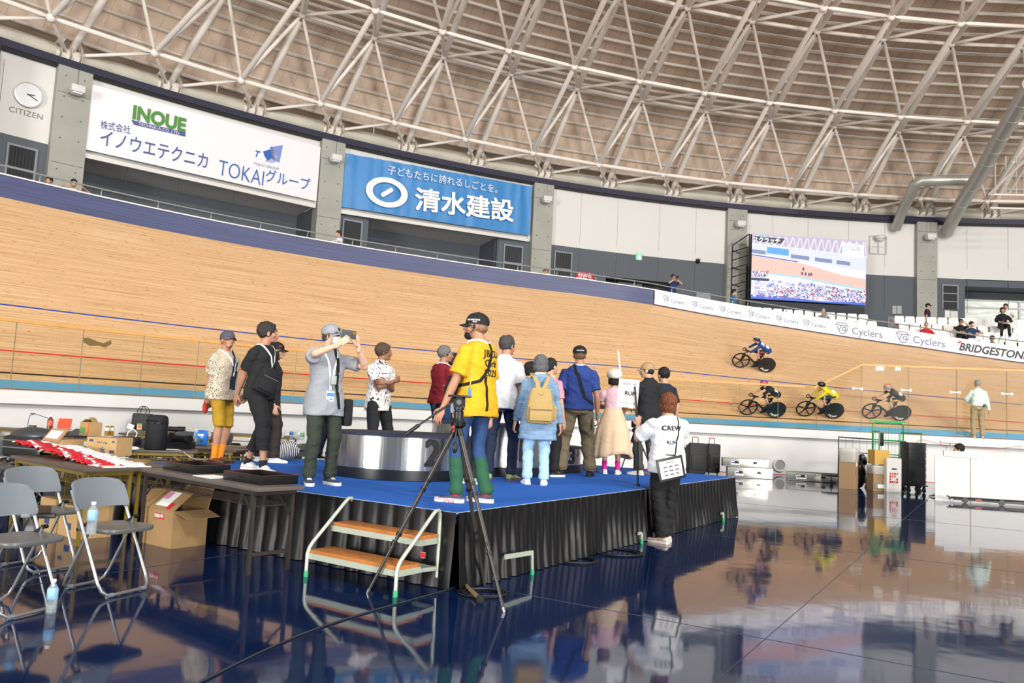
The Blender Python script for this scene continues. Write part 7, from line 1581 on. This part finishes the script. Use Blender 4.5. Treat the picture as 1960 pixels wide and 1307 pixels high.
# 17 man behind tan cap
p = stg(1266,903); F = person('dark-haired man in navy T-shirt half hidden behind the man in the tan cap', p.x,p.y,p.z,20,1.66,1.0,head=(10,0),hair='short',hairc='171515',top=dict(c='1d2230',sleeve=.74,sw=1.1,loose=.03), bottom=dict(c='1c1c20'), shoes=dict(c='222222'))
# 16 tan cap
p = stg(1237,909); F = person('man in tan cap and black polo shirt near the stage\'s right end, looking left', p.x,p.y,p.z,28,1.66,1.03,feet=[(-.14,.0,32),(.12,.0,-4)],head=(42,2),hair='under',hairc='1a1818',skin=0,hands=[(-.24,.30,.86,-.8,-.8,-.3),(.27,.02,.86)],
   top=dict(c='1b1b1e',sleeve=.78,sw=1.15,loose=.034,hem=-.14,collar=True,wr=.016), bottom=dict(c='3a3c3a',w=1.15,wr=.02), shoes=dict(c='d8d0bc',s='e4dccc',sock='c8b030',sockh=.03)); cap(F,'a08660'); earpiece(F,1)
mb = MB(); c_,R = F.spine(.512); 
rh = F.arms[0][2]; t = sit_thing(F,'blue_phone','pale blue phone in the hand of the man in the tan cap','phone'); mb = MB(); mb.bbox(rh+V((.0,.06,-.08)),(.06,.012,.12),.004,rz=RAD(20)); mb.build('phone_body', mat('phone_blue','5a90b4',.3), t)
# 18 crew member on the floor
p = at_z(1268,1037); F = person('crew member in white T-shirt marked CREW standing on the floor beside the stage', p.x,p.y,0,14,1.73,1.08,feet=[(-.045,-.1,38),(.075,.06,6)],head=(-6,-4),hair='mop',hairc='6e3c20',skin=2,hands=[(-.20,.36,1.33,-.6,-.2,-1),(.10,.34,1.08,1.2,-.5,-.2)],handdir=[(0,.1,1),(-.6,.6,0)],curl=(1.25,.7),palm=[(.6,.7,0),None],
   top=dict(c='e2e2e2',sleeve=.84,sw=1.32,loose=.048,hem=-.14,wr=.018), bottom=dict(c='17171a',w=1.28,wr=.024), shoes=dict(c='c9bdb0',s='d8cfc6',lace='1a1a1a',band='b03a40',sole=.042))
decal(F,F.top,'CREW',(-.01,-.35,1.315),(1,0,.02),(0,0,1),(0,1,0),.078,M_ink,thick=.03,spacing=1.1,out=.006)
decal(F,F.top,'RUN',(0,-.35,1.15),(1,0,.02),(0,0,1),(0,1,0),.062,mat('print_blue','5f9ccc',.7),thick=.02,out=.005); decal(F,F.top,'RUN',(0,-.35,1.152),(1,0,.02),(0,0,1),(0,1,0),.062,M_ink,out=.008)
patch(F,F.top,((-.055,-.006),(.055,.006)),(-.02,-.35,1.01),(1,0,0),(0,0,1),(0,1,0),M_ink,name='small_print')
strap_on(F,[(-.15,-.3,.80),(-.05,-.3,.9),(.07,-.32,1.05),(.12,-.3,1.25),(.10,-.15,1.5)],.016,cloth('strap_black','131315'),'pouch_strap')
mb = MB(); t = sit_thing(F,'document_pouch','black framed pouch with a white sheet of small pictures on the crew member\'s back','pouch'); R_ = Matrix.Rotation(RAD(-13),3,'Y'); c_ = V((-.05,-.262,.86))
mb.bbox(c_,(.33,.014,.26),.005,M=R_); mb.build('pouch_frame', M_black, t); mb = MB(); mb.box(c_+V((0,-.009,0)),(.27,.004,.20),M=R_); mb.build('sheet', M_paper, t, smooth=False)
mb = MB()
for i in range(3):
    for j in range(3):
        q = c_+R_@V((-.07+.07*i,-.0125,.03-.045*j)); mb.bar(q-R_@V((.02,0,0)),q+R_@V((.02,0,0)),.002,.012); mb.cyl(q+R_@V((-.014,-.002,-.006)),q+R_@V((-.014,.002,-.006)),.008,8); mb.cyl(q+R_@V((.014,-.002,-.006)),q+R_@V((.014,.002,-.006)),.008,8)
mb.bar(c_+R_@V((-.05,-.0125,.075)),c_+R_@V((.05,-.0125,.075)),.002,.008); mb.build('sheet_print', mat('sheet_ink','5c5a64',.7), t, smooth=False)
# pole and sign in the crew member's hand
hw = F.root.matrix_basis; hp_ = Matrix.Translation(F.root.location)@Matrix.Rotation(RAD(14),4,'Z'); g = hp_@(F.arms[0][2]+V((.0,.03,.07)))
t = thing('sign_pole','black pole carrying a small white sign, held up by the crew member','sign'); mb = MB(); a = g+V((.035,0,-.85)); b = g+V((-.045,0,.40)); mb.tube([a,g,b],.012,10); mb.build('pole', M_black, t)
mb = MB(); mb.bbox(a+V((0,-.01,.02)),(.04,.06,.12),.008); mb.build('pole_grip', M_black, t)
sc_ = g+V((-.115,.05,.31)); R_ = Matrix.Rotation(RAD(-12),3,'Z')@Matrix.Rotation(RAD(3),3,'Y'); mb = MB(); mb.bbox(sc_,(.25,.008,.345),.002,M=R_); so_ = mb.build('sign_board', M_paper, t)
mb = MB(); text_on(mb,'パスセンター',sc_+R_@V((.02,-.006,.115)),R_@V((1,0,0)),R_@V((0,0,1)),.034,out=.002,bold=.02); text_on(mb,'インフィールド',sc_+R_@V((.01,-.006,-.12)),R_@V((1,0,0)),R_@V((0,0,1)),.033,out=.002,bold=.02); text_on(mb,'RUN',sc_+R_@V((.03,-.006,0)),R_@V((1,0,0)),R_@V((0,0,1)),.07,out=.002,bold=.03); mb.build('lettering', M_ink, so_, smooth=False)
# 19 the man on the ledge at the right
q = at_R(1873,838,CT,RL-.05); F = person('grey-haired man in pale green shirt standing on the white ledge by the tall glass', q.x,q.y,1.392,-14,1.72,1.0,feet=[(-.13,0,10),(.1,0,-10)],head=(10,0),hair='crop',hairc='8a8a84',skin=0,hands=[(-.1,.25,1.05,-1,-.2,-.4),(.29,.0,.78)],
   top=dict(c='c9d8cc',sleeve=1.94,sw=1.15,loose=.03,hem=-.0,wr=.014,collar=True), bottom=dict(c='9c8a68',w=1.2,wr=.02,rise=.10), shoes=dict(c='a89878',s='c8c0a8'))
mb = MB(); c_,R = F.spine(.03); mb.loft([ring(c_+V((0,0,-.015)),V((.182,0,0)),V((0,.14,0)),24),ring(c_+V((0,0,.02)),V((.180,0,0)),V((0,.138,0)),24)]); o = mb.build('belt', mat('belt','2a2622',.5), F.root); mb = MB(); mb.bbox((.12,-.15,.95),(.06,.04,.08),.008); mb.build('belt_pouch', M_black, F.root)
# ================================================================ cyclists
def on_track(px, py):
    best = None; s = .0
    while s < 7:
        r0,_ = surf(90,s); p = at_R(px,py,CT,r0); th = th_of(p,CT); r,z = surf(th,s); p = at_R(px,py,CT,r); e = p.z-z
        if best is None or abs(e) < best[0]: best = (abs(e), p, th, s)
        s += .02
    return best[1], best[2], best[3]
M_tyre = mat('tyre','1b1a18',.6); M_carbonb = mat('bike_carbon','1a1b1d',.35)
def spoke_wheel(parent, y, rim='1a1a1c', edge='8a7448'):
    m_ = MB(); n_ = 40
    m_.loft([[V((.012*cos(b),y+(.322+.014*sin(b))*cos(a),.335+(.322+.014*sin(b))*sin(a))) for b in [2*pi*q/8 for q in range(8)]] for a in [2*pi*k/n_ for k in range(n_)]],close=True); w_ = m_.build('wheel', M_tyre, parent)
    m_ = MB(); m_.loft([[V((.008*cos(b),y+(.298+.02*sin(b))*cos(a),.335+(.298+.02*sin(b))*sin(a))) for b in [2*pi*q/8 for q in range(8)]] for a in [2*pi*k/n_ for k in range(n_)]],close=True)
    for k in range(5):
        a = 2*pi*k/5+.3; d = V((0,cos(a),sin(a))); c = V((0,y,.335)); m_.bar(c,c+d*.29,.045,.014,up=(1,0,0))
    m_.cyl((-.03,y,.335),(.03,y,.335),.035,14); m_.build('five_spokes', M_carbonb, w_)
def bicycle(lab, edge):
    t = thing('track_bicycle', lab, 'bicycle')
    spoke_wheel(t, .98)
    m_ = MB(); m_.cyl((-.012,0,.335),(.012,0,.335),.322,44); w_ = m_.build('disc_wheel', M_carbonb, t); m_ = MB(); m_.loft([[V((.012*cos(b),(.325+.012*sin(b))*cos(a),.335+(.325+.012*sin(b))*sin(a))) for b in [2*pi*q/8 for q in range(8)]] for a in [2*pi*k/40 for k in range(40)]],close=True); m_.build('tyre', M_tyre, w_)
    for s_ in (-1,1):
        m_ = MB()
        for k,ch in enumerate('PRAW'): 
            a = (-pi/2-.66+k*.33) if s_ > 0 else (-pi/2+.66-k*.33); vs,fs = text_geo(ch,.11,bold=.02); u = V((0,cos(a),sin(a))); x = V((0,-sin(a),cos(a)))*(1)
            m_.add([V((s_*.0135,0,.335))+u*(.235-v.y)*1.0+x*v.x*(1 if s_>0 else -1) for v in vs],fs)
        m_.build('wheel_lettering', M_wp, w_, smooth=False)
    m_ = MB(); BB = (0,.40,.285); HT = (0,.845,.80); HB = (0,.87,.64); ST = (0,.24,.80)
    for a,b,w_,h in ((BB,HB,.035,.07),(ST,HT,.03,.05),(BB,ST,.03,.055),(HT,HB,.035,.05),((0,.24,.8),(0,.20,.93),.025,.045)): m_.bar(a,b,w_,h,up=(1,0,0) if False else (0,0,1))
    for s_ in (-1,1): m_.bar((s_*.03,0,.335),(s_*.02,.36,.29),.015,.03); m_.bar((s_*.03,0,.335),(s_*.015,.25,.70),.012,.028); m_.bar((s_*.045,.98,.335),(s_*.035,.88,.66),.015,.035)
    m_.build('frame', M_carbonb, t)
    m_ = MB(); m_.ell((0,.18,.945),(.055,0,0),(0,.13,0),(0,0,.018)); m_.build('saddle', M_black, t)
    m_ = MB(); m_.bar((0,.84,.82),(0,.93,.83),.03,.035)
    m_.tube([(-.18,.86,.68),(-.18,.94,.67),(-.18,1.0,.71),(-.18,1.0,.77),(-.17,.94,.82),(0,.93,.83),(.17,.94,.82),(.18,1.0,.77),(.18,1.0,.71),(.18,.94,.67),(.18,.86,.68)],.016,8); m_.build('handlebar', M_black, t)
    m_ = MB(); m_.cyl((.045,.40,.285),(.055,.40,.285),.095,28); m_.bar((.06,.40,.285),(.08,.40,.12),.012,.03,up=(1,0,0)); m_.bar((-.06,.40,.285),(-.08,.40,.45),.012,.03,up=(1,0,0)); m_.build('crank', M_dark, t)
    m_ = MB()
    for x,z in ((.11,.115),(-.11,.455)): m_.bbox((x,.40,z),(.07,.07,.02),.004)
    m_.build('pedal', M_dark, t); return t
def rider(lab, c1, c2, cskin, shorts, helm, helm2, stripe=None, sleeves=.85, sidec=None, black_head=False):
    F = person(lab, 0,0,0,0, ht=1.66, b=.92, pelvis=(0,.17,.99), lean=66, plean=52, head=(0,-6), hair=None, skin=cskin,
      hands=[(-.18,.90,.75,-.9,-.2,-.4),(.18,.90,.75,.9,-.2,-.4)], handdir=[(0,.7,-.6),(0,.7,-.6)], curl=(1.3,1.3), palm=[(.9,0,-.3),(-.9,0,-.3)],
      feet=[(-.10,.33,0,0,(-.10,.33,.545),-14),(.10,.33,0,0,(.10,.35,.215),-22)],
      top=dict(c=c1,sleeve=sleeves,sw=.92,loose=.004,hem=-.10,wr=.003), bottom=dict(kind='shorts',c=shorts,len=.78,hem=.075,w=.93,wr=.002), shoes=dict(c='16161a',s='202024',sock='202028',sockh=.10), fine=True)
    m_ = MB(); H = F.H; Hd = F.Hd; k = F.k
    m_.ell(H((0,-.02,.045)),Hd@V((.098,0,0)),Hd@V((0,.135,0)),Hd@V((0,0,.088)),22,14); m_.ell(H((0,-.09,.03)),Hd@V((.075,0,0)),Hd@V((0,.08,0)),Hd@V((0,0,.06)),16,10); he = m_.build('helmet', mat('helmet_'+helm,helm,.25), F.root)
    m_ = MB(); m_.ell(H((0,-.02,.055)),Hd@V((.06,0,0)),Hd@V((0,.137,0)),Hd@V((0,0,.092)),18,12); m_.build('helmet_stripe', mat('helmet_'+helm2,helm2,.25), he)
    m_ = MB(); m_.ell(H((0,.082,.005)),Hd@V((.062,0,0)),Hd@V((0,.028,0)),Hd@V((0,0,.022)),16,8); m_.build('visor', mat('visor_dark','15161a',.1), he)
    c_,R = F.spine(.13); out = R@V((0,-1,0)); patch(F,F.top,((-.10,-.08),(.10,.08)),c_,R@V((1,0,0)),R@V((0,0,1)),R@V((0,1,0)),M_wp,name='race_number',out=.006)
    if c2:
        c_,R = F.spine(.36); patch(F,F.top,((-.12,-.09),(.12,.07)),c_,R@V((1,0,0)),R@V((0,0,1)),R@V((0,1,0)),mat('jersey_'+c2,c2,.6),name='jersey_panel',out=.005,sub=8)
    if sidec:
        for s_ in (-1,1): Hj,K_,A_,_ = F.legs[0 if s_<0 else 1]; m_ = MB(); q = Hj.lerp(K_,.5); m_.ell(q+V((s_*.062,0,0)),V((.02,0,0)),(K_-Hj).normalized()*.13,V((0,.02,.04)),12,8); m_.build('shorts_panel', mat('side_'+sidec,sidec,.6), F.root)
    return F.root
def ride(front, rear, tilt, blab, rlab, **kw):
    a,_,_ = on_track(*rear); b,_,_ = on_track(*front); f = (b-a).normalized(); cen = (V((CT.x,CT.y,a.z))-a).normalized()
    up = V((0,0,1))*cos(RAD(tilt))+cen*sin(RAD(tilt)); x = f.cross(up).normalized(); up = x.cross(f)
    M_ = Matrix(((x.x,f.x,up.x,a.x),(x.y,f.y,up.y,a.y),(x.z,f.z,up.z,a.z),(0,0,0,1))); M_ = M_@Matrix.Translation((0,0,.018))@Matrix.Scale(.9,4)
    bk = bicycle(blab,None); bk.matrix_world = M_; r = rider(rlab, **kw); r.matrix_world = M_
ride((1413,704),(1462,713),38,'black track bicycle high on the banking','racing cyclist in navy and white jersey alone high on the banking',c1='1e3c7a',c2='d8d4dc',cskin=0,shorts='1a1c26',helm='30303a',helm2='b8b4b8',sidec='8a3a3a',sleeves=1.7)
ride((1426,795),(1481,800),36,'track bicycle of the leading rider behind the glass','racing cyclist with red and white helmet and dark jersey leading the group behind the glass',c1='20262a',c2='3a4032',cskin=2,shorts='1a2026',helm='c83238',helm2='2a4a9a',sidec='d89820')
ride((1535,797.5),(1592,802),36,'track bicycle of the rider in yellow','racing cyclist in yellow jersey and black helmet, middle of the group',c1='d8c81e',c2='b8b420',cskin=2,shorts='1c3a54',helm='18181a',helm2='222226',sleeves=1.75)
ride((1659,802),(1720,806.5),36,'track bicycle of the last rider, beyond the green cage','racing cyclist in dark jersey with orange-red and grey helmet, last of the group',c1='1d2321',c2='42463a',cskin=2,shorts='20262a',helm='8a9088',helm2='e0553a',sidec='d89820')
# ================================================================ seating
M_seat = mat('seat_white','e2e1dc',.5)
def seat():
    t = thing('stadium_seat','white plastic stadium seat in the stand beyond the white banner','seat',(0,0,0),0,'white seats in the stand'); m_ = MB(); rows = []
    for y,z,w_ in ((.22,.385,.19),(.20,.40,.20),(.05,.40,.205),(-.12,.40,.20),(-.17,.42,.205),(-.20,.50,.215),(-.225,.62,.225),(-.24,.74,.215),(-.245,.78,.18)):
        w_ *= .86; rows.append([V((w_*s,y+.015*(1-s*s) if y>-.15 else y-.03*(1-s*s),z-.02*(1-s*s) if y>-.15 else z)) for s in [-1+2*k/8 for k in range(9)]]+[V((w_*s,y+.015*(1-s*s) if y>-.15 else y-.03*(1-s*s)-.02,z-.02*(1-s*s)-.02 if y>-.15 else z)) for s in [1-2*k/8 for k in range(9)]])
    m_.loft(rows); m_.build('shell', M_seat, t, ang=60); m_ = MB(); m_.bar((0,0,.2),(0,0,.39),.06,.06,up=(1,0,0)); m_.bar((-.2,-.05,.36),(.2,-.05,.36),.05,.03); m_.build('bracket', M_dark, t); return t
S0 = None; SEATP = {}
def row(x0, y0, x1, y1, R, n, key, skip=()):
    global S0
    a = at_R(x0,y0,CT,R); b = at_R(x1,y1,CT,R); ta, tb_ = th_of(a,CT), th_of(b,CT)
    for i in range(n):
        f = i/(n-1); th = ta+(tb_-ta)*f; z = a.z+(b.z-a.z)*f-.78; p = pol(CT,R,th,z); SEATP[(key,i)] = (p,th)
        if i in skip: continue
        if S0 is None: S0 = seat(); s_ = S0
        else: s_ = dup(S0)
        s_.location = p; s_.rotation_euler = (0,0,RAD(th+90))
row(1724,603,1982,611,RL+10.6,13,'A'); row(1733,615,1976,625,RL+9.8,12,'B'); row(1752,627,1982,638,RL+9.0,12,'C'); row(1866,646,1988,655,RL+8.2,6,'D')
row(1452,586,1655,600,RL+9.6,11,'L'); row(1572,605,1672,613,RL+8.8,6,'M')
st_ = MB()
for key,n,dz_ in (('A',13,0),('B',12,0),('C',12,0),('D',6,0)):
    a,ta = SEATP[(key,0)]; b,tb_ = SEATP[(key,n-1)]; r0 = (V((a.x,a.y))-V((CT.x,CT.y))).length
    st_.loft([[pol(CT,r0-.42,t,z),pol(CT,r0+.42,t,z),pol(CT,r0+.42,t,z-.6),pol(CT,r0-.42,t,z-.6)] for t,z in [(ta+1+(tb_-ta-3)*i/8, a.z+(b.z-a.z)*i/8+.0) for i in range(9)]])
for key,n in (('L',11),('M',6)):
    a,ta = SEATP[(key,0)]; b,tb_ = SEATP[(key,n-1)]; r0 = (V((a.x,a.y))-V((CT.x,CT.y))).length
    st_.loft([[pol(CT,r0-.42,t,z),pol(CT,r0+.42,t,z),pol(CT,r0+.42,t,z-.5),pol(CT,r0-.42,t,z-.5)] for t,z in [(ta+1+(tb_-ta-2)*i/8, a.z+(b.z-a.z)*i/8+.0) for i in range(9)]])
struct(st_.build('floor_stand_steps', mat('stand_concrete','6e6f70',.8), smooth=False))
# ================================================================ spectators
def spec(lab, px, py, R, seated=False, yaw=0, ht=1.66, zb=None, **kw):
    """px,py: top of the head; R radius from the turn's centre"""
    p = at_R(px,py,CT,R); th = th_of(p,CT); base = th+90 if True else 0      # facing the track
    tot = ht if not seated else ht*.5+.47; 
    a = dict(ht=ht, fine=False, shoes=dict(c='2a2a2c'), hair='short')
    a.update(kw)
    if seated:
        k = ht/1.75; a.setdefault('pelvis',(0,-.02,.50/k)); a.setdefault('feet',[(-.14,.42,5),(.14,.42,-5)]); a.setdefault('hands',[(-.12,.32,.62,-1,-.5,0),(.12,.32,.62,1,-.5,0)]); tot = .50+(ht-.925*k)
        a['feet'] = [(-.14/k,.42/k,5),(.14/k,.42/k,-5)] if 'feet' not in kw else kw['feet']
    F = person(lab, p.x, p.y, p.z-tot, base+yaw, **a); return F
RR = RL+6.8
spec('dark-haired spectator in black leaning on the fence at the far left',99,339,RR,True,yaw=-40,top=dict(c='1c1e22',sleeve=1.9),bottom=dict(c='222'+'222'),lean=20)
spec('spectator in white T-shirt leaning on the fence near the far left',141,343,RR,True,yaw=-10,top=dict(c='e4e6ea',sleeve=.62),bottom=dict(c='222222'),lean=15,hands=[(-.25,.3,1.0,-1,-.3,-.2),(.25,.3,1.0,1,-.3,-.2)])
spec('brown-haired spectator in white shirt behind the fence below the blue banner',650,441,RR+1.2,yaw=-75,hairc='3a2418',top=dict(c='e0e4ec',sleeve=.62),bottom=dict(c='30343c'),hands=[(-.1,.4,1.15,-1,-.3,-.3),(.1,.4,1.15,1,-.3,-.3)])
F = spec('spectator in patterned cap behind the fence left of the exit sign',1046,513,RR+.4,True,yaw=-70,top=dict(c='3a3236',sleeve=.62),bottom=dict(c='222222'),hair='under'); cap(F,'6a5a48')
F = spec('photographer in navy T-shirt aiming a camera over the fence',1288,525,RR+.5,yaw=10,top=dict(c='1c2f5c',sleeve=.62),bottom=dict(c='b09a78'),hands=[(-.06,.30,1.40,-1,-.3,-.7),(.08,.30,1.40,1,-.3,-.7)],handdir=[(.1,.3,1),(-.1,.3,1)])
t = sit_thing(F,'camera','camera held to the eye by the photographer behind the fence','camera'); mb = MB(); mb.bbox((0,.30,1.50),(.13,.07,.10),.01); mb.build('camera_body', M_black, t); mb = MB(); mb.cyl((0,.33,1.50),(0,.46,1.50),.04,12); mb.build('lens', M_dark, t)
spec('spectator in turquoise T-shirt beside the scaffold tower',1404,553,RR+1.2,yaw=70,top=dict(c='1d6f9c',sleeve=.62),bottom=dict(c='303236'))
spec('grey-haired spectator seated behind the white banner left of the red shirt',1576,590,RR+2.3,True,yaw=-20,hairc='8a8a88',top=dict(c='7c7c7e',sleeve=.62),bottom=dict(c='333333'))
F = spec('man in purple T-shirt and black cap walking behind the seats',1775,580,RL+12.2,yaw=75,ht=1.72,top=dict(c='3c1836',sleeve=.62),bottom=dict(c='1c1c1e'),hair='under'); cap(F,'1a1a1c')
F = spec('bald spectator in red shirt seated in the stand',1773,616,RL+8.9,True,hair='buzz',hairc='6a5040',top=dict(c='c01c24',sleeve=1.2),bottom=dict(c='2a2a2c'),head=(-10,0))
F = spec('spectator in black shirt and cap seated with hand at face',1839,610,RL+9.1,True,hair='under',top=dict(c='17181c',sleeve=.62),bottom=dict(c='1a1a1e'),hands=[(-.08,.16,1.12,-.8,.4,-.6),(.12,.3,.7,1,-.4,0)],head=(0,0)); cap(F,'141416')
spec('spectator in navy shirt seated right of the man in black',1859,615,RL+8.9,True,top=dict(c='1d3550',sleeve=.62),bottom=dict(c='151a2c'),head=(30,0),hands=[(-.2,.3,.75,-1,-.4,0),(.2,.3,.75,1,-.4,0)])
F = spec('spectator in sunglasses whose head shows above the white banner at the right',1899,642,RL+7.4,True,top=dict(c='5a4a48',sleeve=.62),bottom=dict(c='222222')); mb = MB(); mb.bbox(F.H((0,.096,.004)),(.13,.02,.035),.006); mb.build('sunglasses', M_black, F.root)
spec('seated spectator in black with brown hair on the back row at the right',1919,587,RL+9.7,True,ht=1.72,hairc='3a241a',hair='bob',top=dict(c='141418',sleeve=1.6),bottom=dict(c='16161a'))
spec('spectator in white shirt behind the one in black at the right',1925,580,RL+11.6,True,ht=1.72,top=dict(c='dcdcd8',sleeve=.7),bottom=dict(c='2a2a2e'),yaw=-10)
q = at_z(1838,940,0); pz = V((10.0,18.1,0)); hd = at_Y(1838,845,18.1)
person('seated person with black hair whose head shows above the white partition', hd.x, hd.y, 0, 40, ht=1.70, fine=False, pelvis=(0,0,.46), feet=[(-.14,.42,5),(.14,.42,-5)], hands=[(-.12,.32,.62,-1,-.5,0),(.12,.32,.62,1,-.5,0)], hair='short', hairc='0e0e10', head=(30,0), top=dict(c='22242a',sleeve=.62), bottom=dict(c='222222'), shoes=dict(c='222222'))
# ================================================================ video screen on its scaffold
tl,tr_,bl,br = [at_R(x,y,C2,50.5) for x,y in ((1439,447),(1657,462),(1437,571),(1656.7,585))]
r_ = (tr_-tl).normalized(); u_ = V((0,0,1)); n_ = r_.cross(u_).normalized(); n_ = n_ if n_.y < 0 else -n_; Wd = (tr_-tl).length; Hh = ((tl-bl).length+(tr_-br).length)/2; r_ = V((r_.x,r_.y,0)).normalized()
vs_ = thing('video_screen','large bright LED video screen showing the track, on a scaffold tower','screen',(0,0,0)); o_ = bl
def SP(x, y, d=0): return o_+r_*(x*Wd)+u_*(y*Hh)+n_*d
m_ = MB(); m_.add([SP(0,0,0),SP(1,0,0),SP(1,1,0),SP(0,1,0),SP(0,0,-.25),SP(1,0,-.25),SP(1,1,-.25),SP(0,1,-.25)],[(3,2,1,0),(4,5,6,7),(0,1,5,4),(1,2,6,5),(2,3,7,6),(3,0,4,7)]); m_.build('cabinet', M_black, vs_, smooth=False)
def EM(c, s=1.0): return mat('led_'+c, '000000', .5, emit=c, es=s*1.2)
def area(pts, c, d=.012, name='image_area', s=1.05): m_ = MB(); m_.add([SP(x,y,d) for x,y in pts],[tuple(range(len(pts)))]); return m_.build(name, EM(c,s), scr, smooth=False)
m_ = MB(); m_.add([SP(0,0,.006),SP(1,0,.006),SP(1,1,.006),SP(0,1,.006)],[(0,1,2,3)]); scr = m_.build('display', EM('dcdcf4',1.05), vs_, smooth=False)
area([(0,.86),(.45,.82),(.8,.78),(1,.76),(1,1),(0,1)],'b8aec4',.01)
for k in range(16):
    x = k/16; area([(x,.84-.1*x),(x+.035,.98),(x+.045,.98),(x+.012,.84-.1*x)],'e4ddec',.014); area([(x+.045,.98),(x+.062,.83-.1*x),(x+.07,.83-.1*x),(x+.055,.98)],'d8d0e4',.014)
area([(0,.70),(.5,.62),(1,.52),(1,.76),(.8,.78),(.45,.82),(0,.86)],'d0d4ea',.011)
area([(.13,.71),(.32,.69),(.32,.79),(.13,.81)],'5aa0e0',.016)
for a,b in ((0,.12),(.34,.5),(.55,.7),(.74,.86)): area([(a,.70-.12*a),(b,.70-.12*b),(b,.76-.12*b),(a,.76-.12*a)],'7c88a8',.015)
area([(0,.665),(.4,.60),(.4,.615),(0,.68)],'3a4a9c',.017)
area([(0,.66),(.4,.595),(.5,.56),(.8,.44),(1,.40),(1,.24),(.7,.31),(.4,.38),(0,.43)],'eab8ac',.013)
area([(0,.43),(.4,.385),(.7,.315),(1,.25),(1,.225),(.7,.29),(.4,.36),(0,.41)],'9ccbe8',.018)
area([(0,0),(1,0),(1,.05),(.6,.02),(.3,.06),(0,.06)],'4a6ad0',.014)
random.seed(5)
cols = ['303850','c83a4a','ffffff','5a7ac0','8a8ea8','b0485a','2c3c70','e8e8ff','4fa0a0','d08a90']
pale = ['a8b8ea','f4f4ff','c4ccf4','7c92d4','e6d0e0']; grp_ = {c:MB() for c in cols+pale}
for i in range(260):
    x = random.uniform(0,.96); y = random.uniform(.03,.30-.10*x); s = random.uniform(.015,.045); grp_[random.choice(pale)].add([SP(x,y,.017),SP(x+s,y,.017),SP(x+s,y+s*.8,.017),SP(x,y+s*.8,.017)],[(0,1,2,3)])
for i in range(900):
    x = random.betavariate(1.5,1.2); ymax = .34-.14*x-(.0 if x>.4 else .1); y = random.uniform(.03,max(.1,ymax)); 
    if x < .38 and y > .22: continue
    s = random.uniform(.004,.012); c = random.choice(cols); grp_[c].add([SP(x,y,.02),SP(x+s,y,.02),SP(x+s,y+s*1.9,.02),SP(x,y+s*1.9,.02)],[(0,1,2,3)])
for i in range(120):
    x = random.uniform(0,.15); y = random.uniform(.33,.42); s = random.uniform(.004,.009); c = random.choice(cols); grp_[c].add([SP(x,y,.02),SP(x+s,y,.02),SP(x+s,y+s*3,.02),SP(x,y+s*3,.02)],[(0,1,2,3)])
for c,m_ in grp_.items(): m_.build('image_specks', EM(c,1.0), scr, smooth=False)
area([(.0,.28),(.155,.28),(.155,.32),(.0,.32)],'3a4058',.019)
area([(.02,.885),(.25,.87),(.285,.95),(.02,.965)],'3c3c46',.022,'caption_bar'); m_ = MB(); text_on(m_,'スクラッチ',SP(.125,.905,.03),r_,u_,.30,out=.0,bold=.03); m_.build('caption', EM('ffffff',1.0), scr, smooth=False); m_ = MB(); text_on(m_,'男子',SP(.09,.95,.03),r_,u_,.14,out=.0,bold=.03); m_.build('caption', EM('50d0c0',1.0), scr, smooth=False)
area([(.79,.74),(.98,.725),(.98,.93),(.79,.955)],'f6f6ff',.022,'caption_card'); m_ = MB(); text_on(m_,'2025 全日本',SP(.875,.88,.03),r_,u_,.17,out=.0); text_on(m_,'TRACK CHAMPIONSHIP',SP(.875,.845,.03),r_,u_,.09,out=.0,bold=.02); m_.build('caption', EM('6a6e8c',1.0), scr, smooth=False)
for x,y in ((.45,.50),(.44,.43),(.47,.425),(.50,.42),(.52,.425)): m_ = MB(); m_.ell(SP(x,y,.02),r_*.06,n_*.003,u_*.1,8,5); m_.build('image_rider', EM('6a5a78',1.0), scr)
# scaffold
sc_ = thing('scaffold_tower','black scaffold tower carrying the video screen','scaffold',(0,0,0)); m_ = MB(); P0 = [SP(-.005,0,-.3),SP(-.12,0,-.9),SP(-.005,0,-1.6),SP(1.0,0,-.4)]; zb = 5.9; zt = tl.z+.05
for p in (P0[0],P0[1],P0[2]): m_.tube([V((p.x,p.y,zb)),V((p.x,p.y,zt-(.55 if p is P0[1] else 0)))],.035,6)
z = zb+.3; i = 0
while z < zt-.4:
    a = V((P0[0].x,P0[0].y,z+.12)); b = V((P0[1].x,P0[1].y,z-.1)); m_.tube([a,b],.025,6)
    if i%2 == 0: m_.tube([V((P0[2].x,P0[2].y,z)),V((P0[1].x,P0[1].y,z))],.022,6)
    z += .46; i += 1
m_.tube([V((P0[1].x,P0[1].y,zt-.55)),V((P0[0].x,P0[0].y,zt))],.03,6); m_.build('uprights', mat('scaffold_black','1b1b1d',.5), sc_)
m_ = MB(); c = (P0[0]+P0[1])/2; m_.box(V((c.x+.1,c.y+.4,zb+1.9)),(.8,.8,.06)); m_.box(V((c.x+.35,c.y+.5,zb+1.0)),(.5,.5,1.9)); m_.build('platform', mat('scaffold_deck','2a2a2c',.6), sc_, smooth=False)
m_ = MB(); m_.add([SP(-.0,-.02,-.1),SP(1,-.02,-.1),SP(1,-.35,-.1),SP(0,-.35,-.1)],[(0,1,2,3)]); m_.add([SP(0,-.02,-.2),SP(1,-.02,-.2),SP(1,-.35,-.2),SP(0,-.35,-.2)],[(0,3,2,1)]); m_.build('drape', mat('screen_drape','3b3f45',.8), sc_, smooth=False)
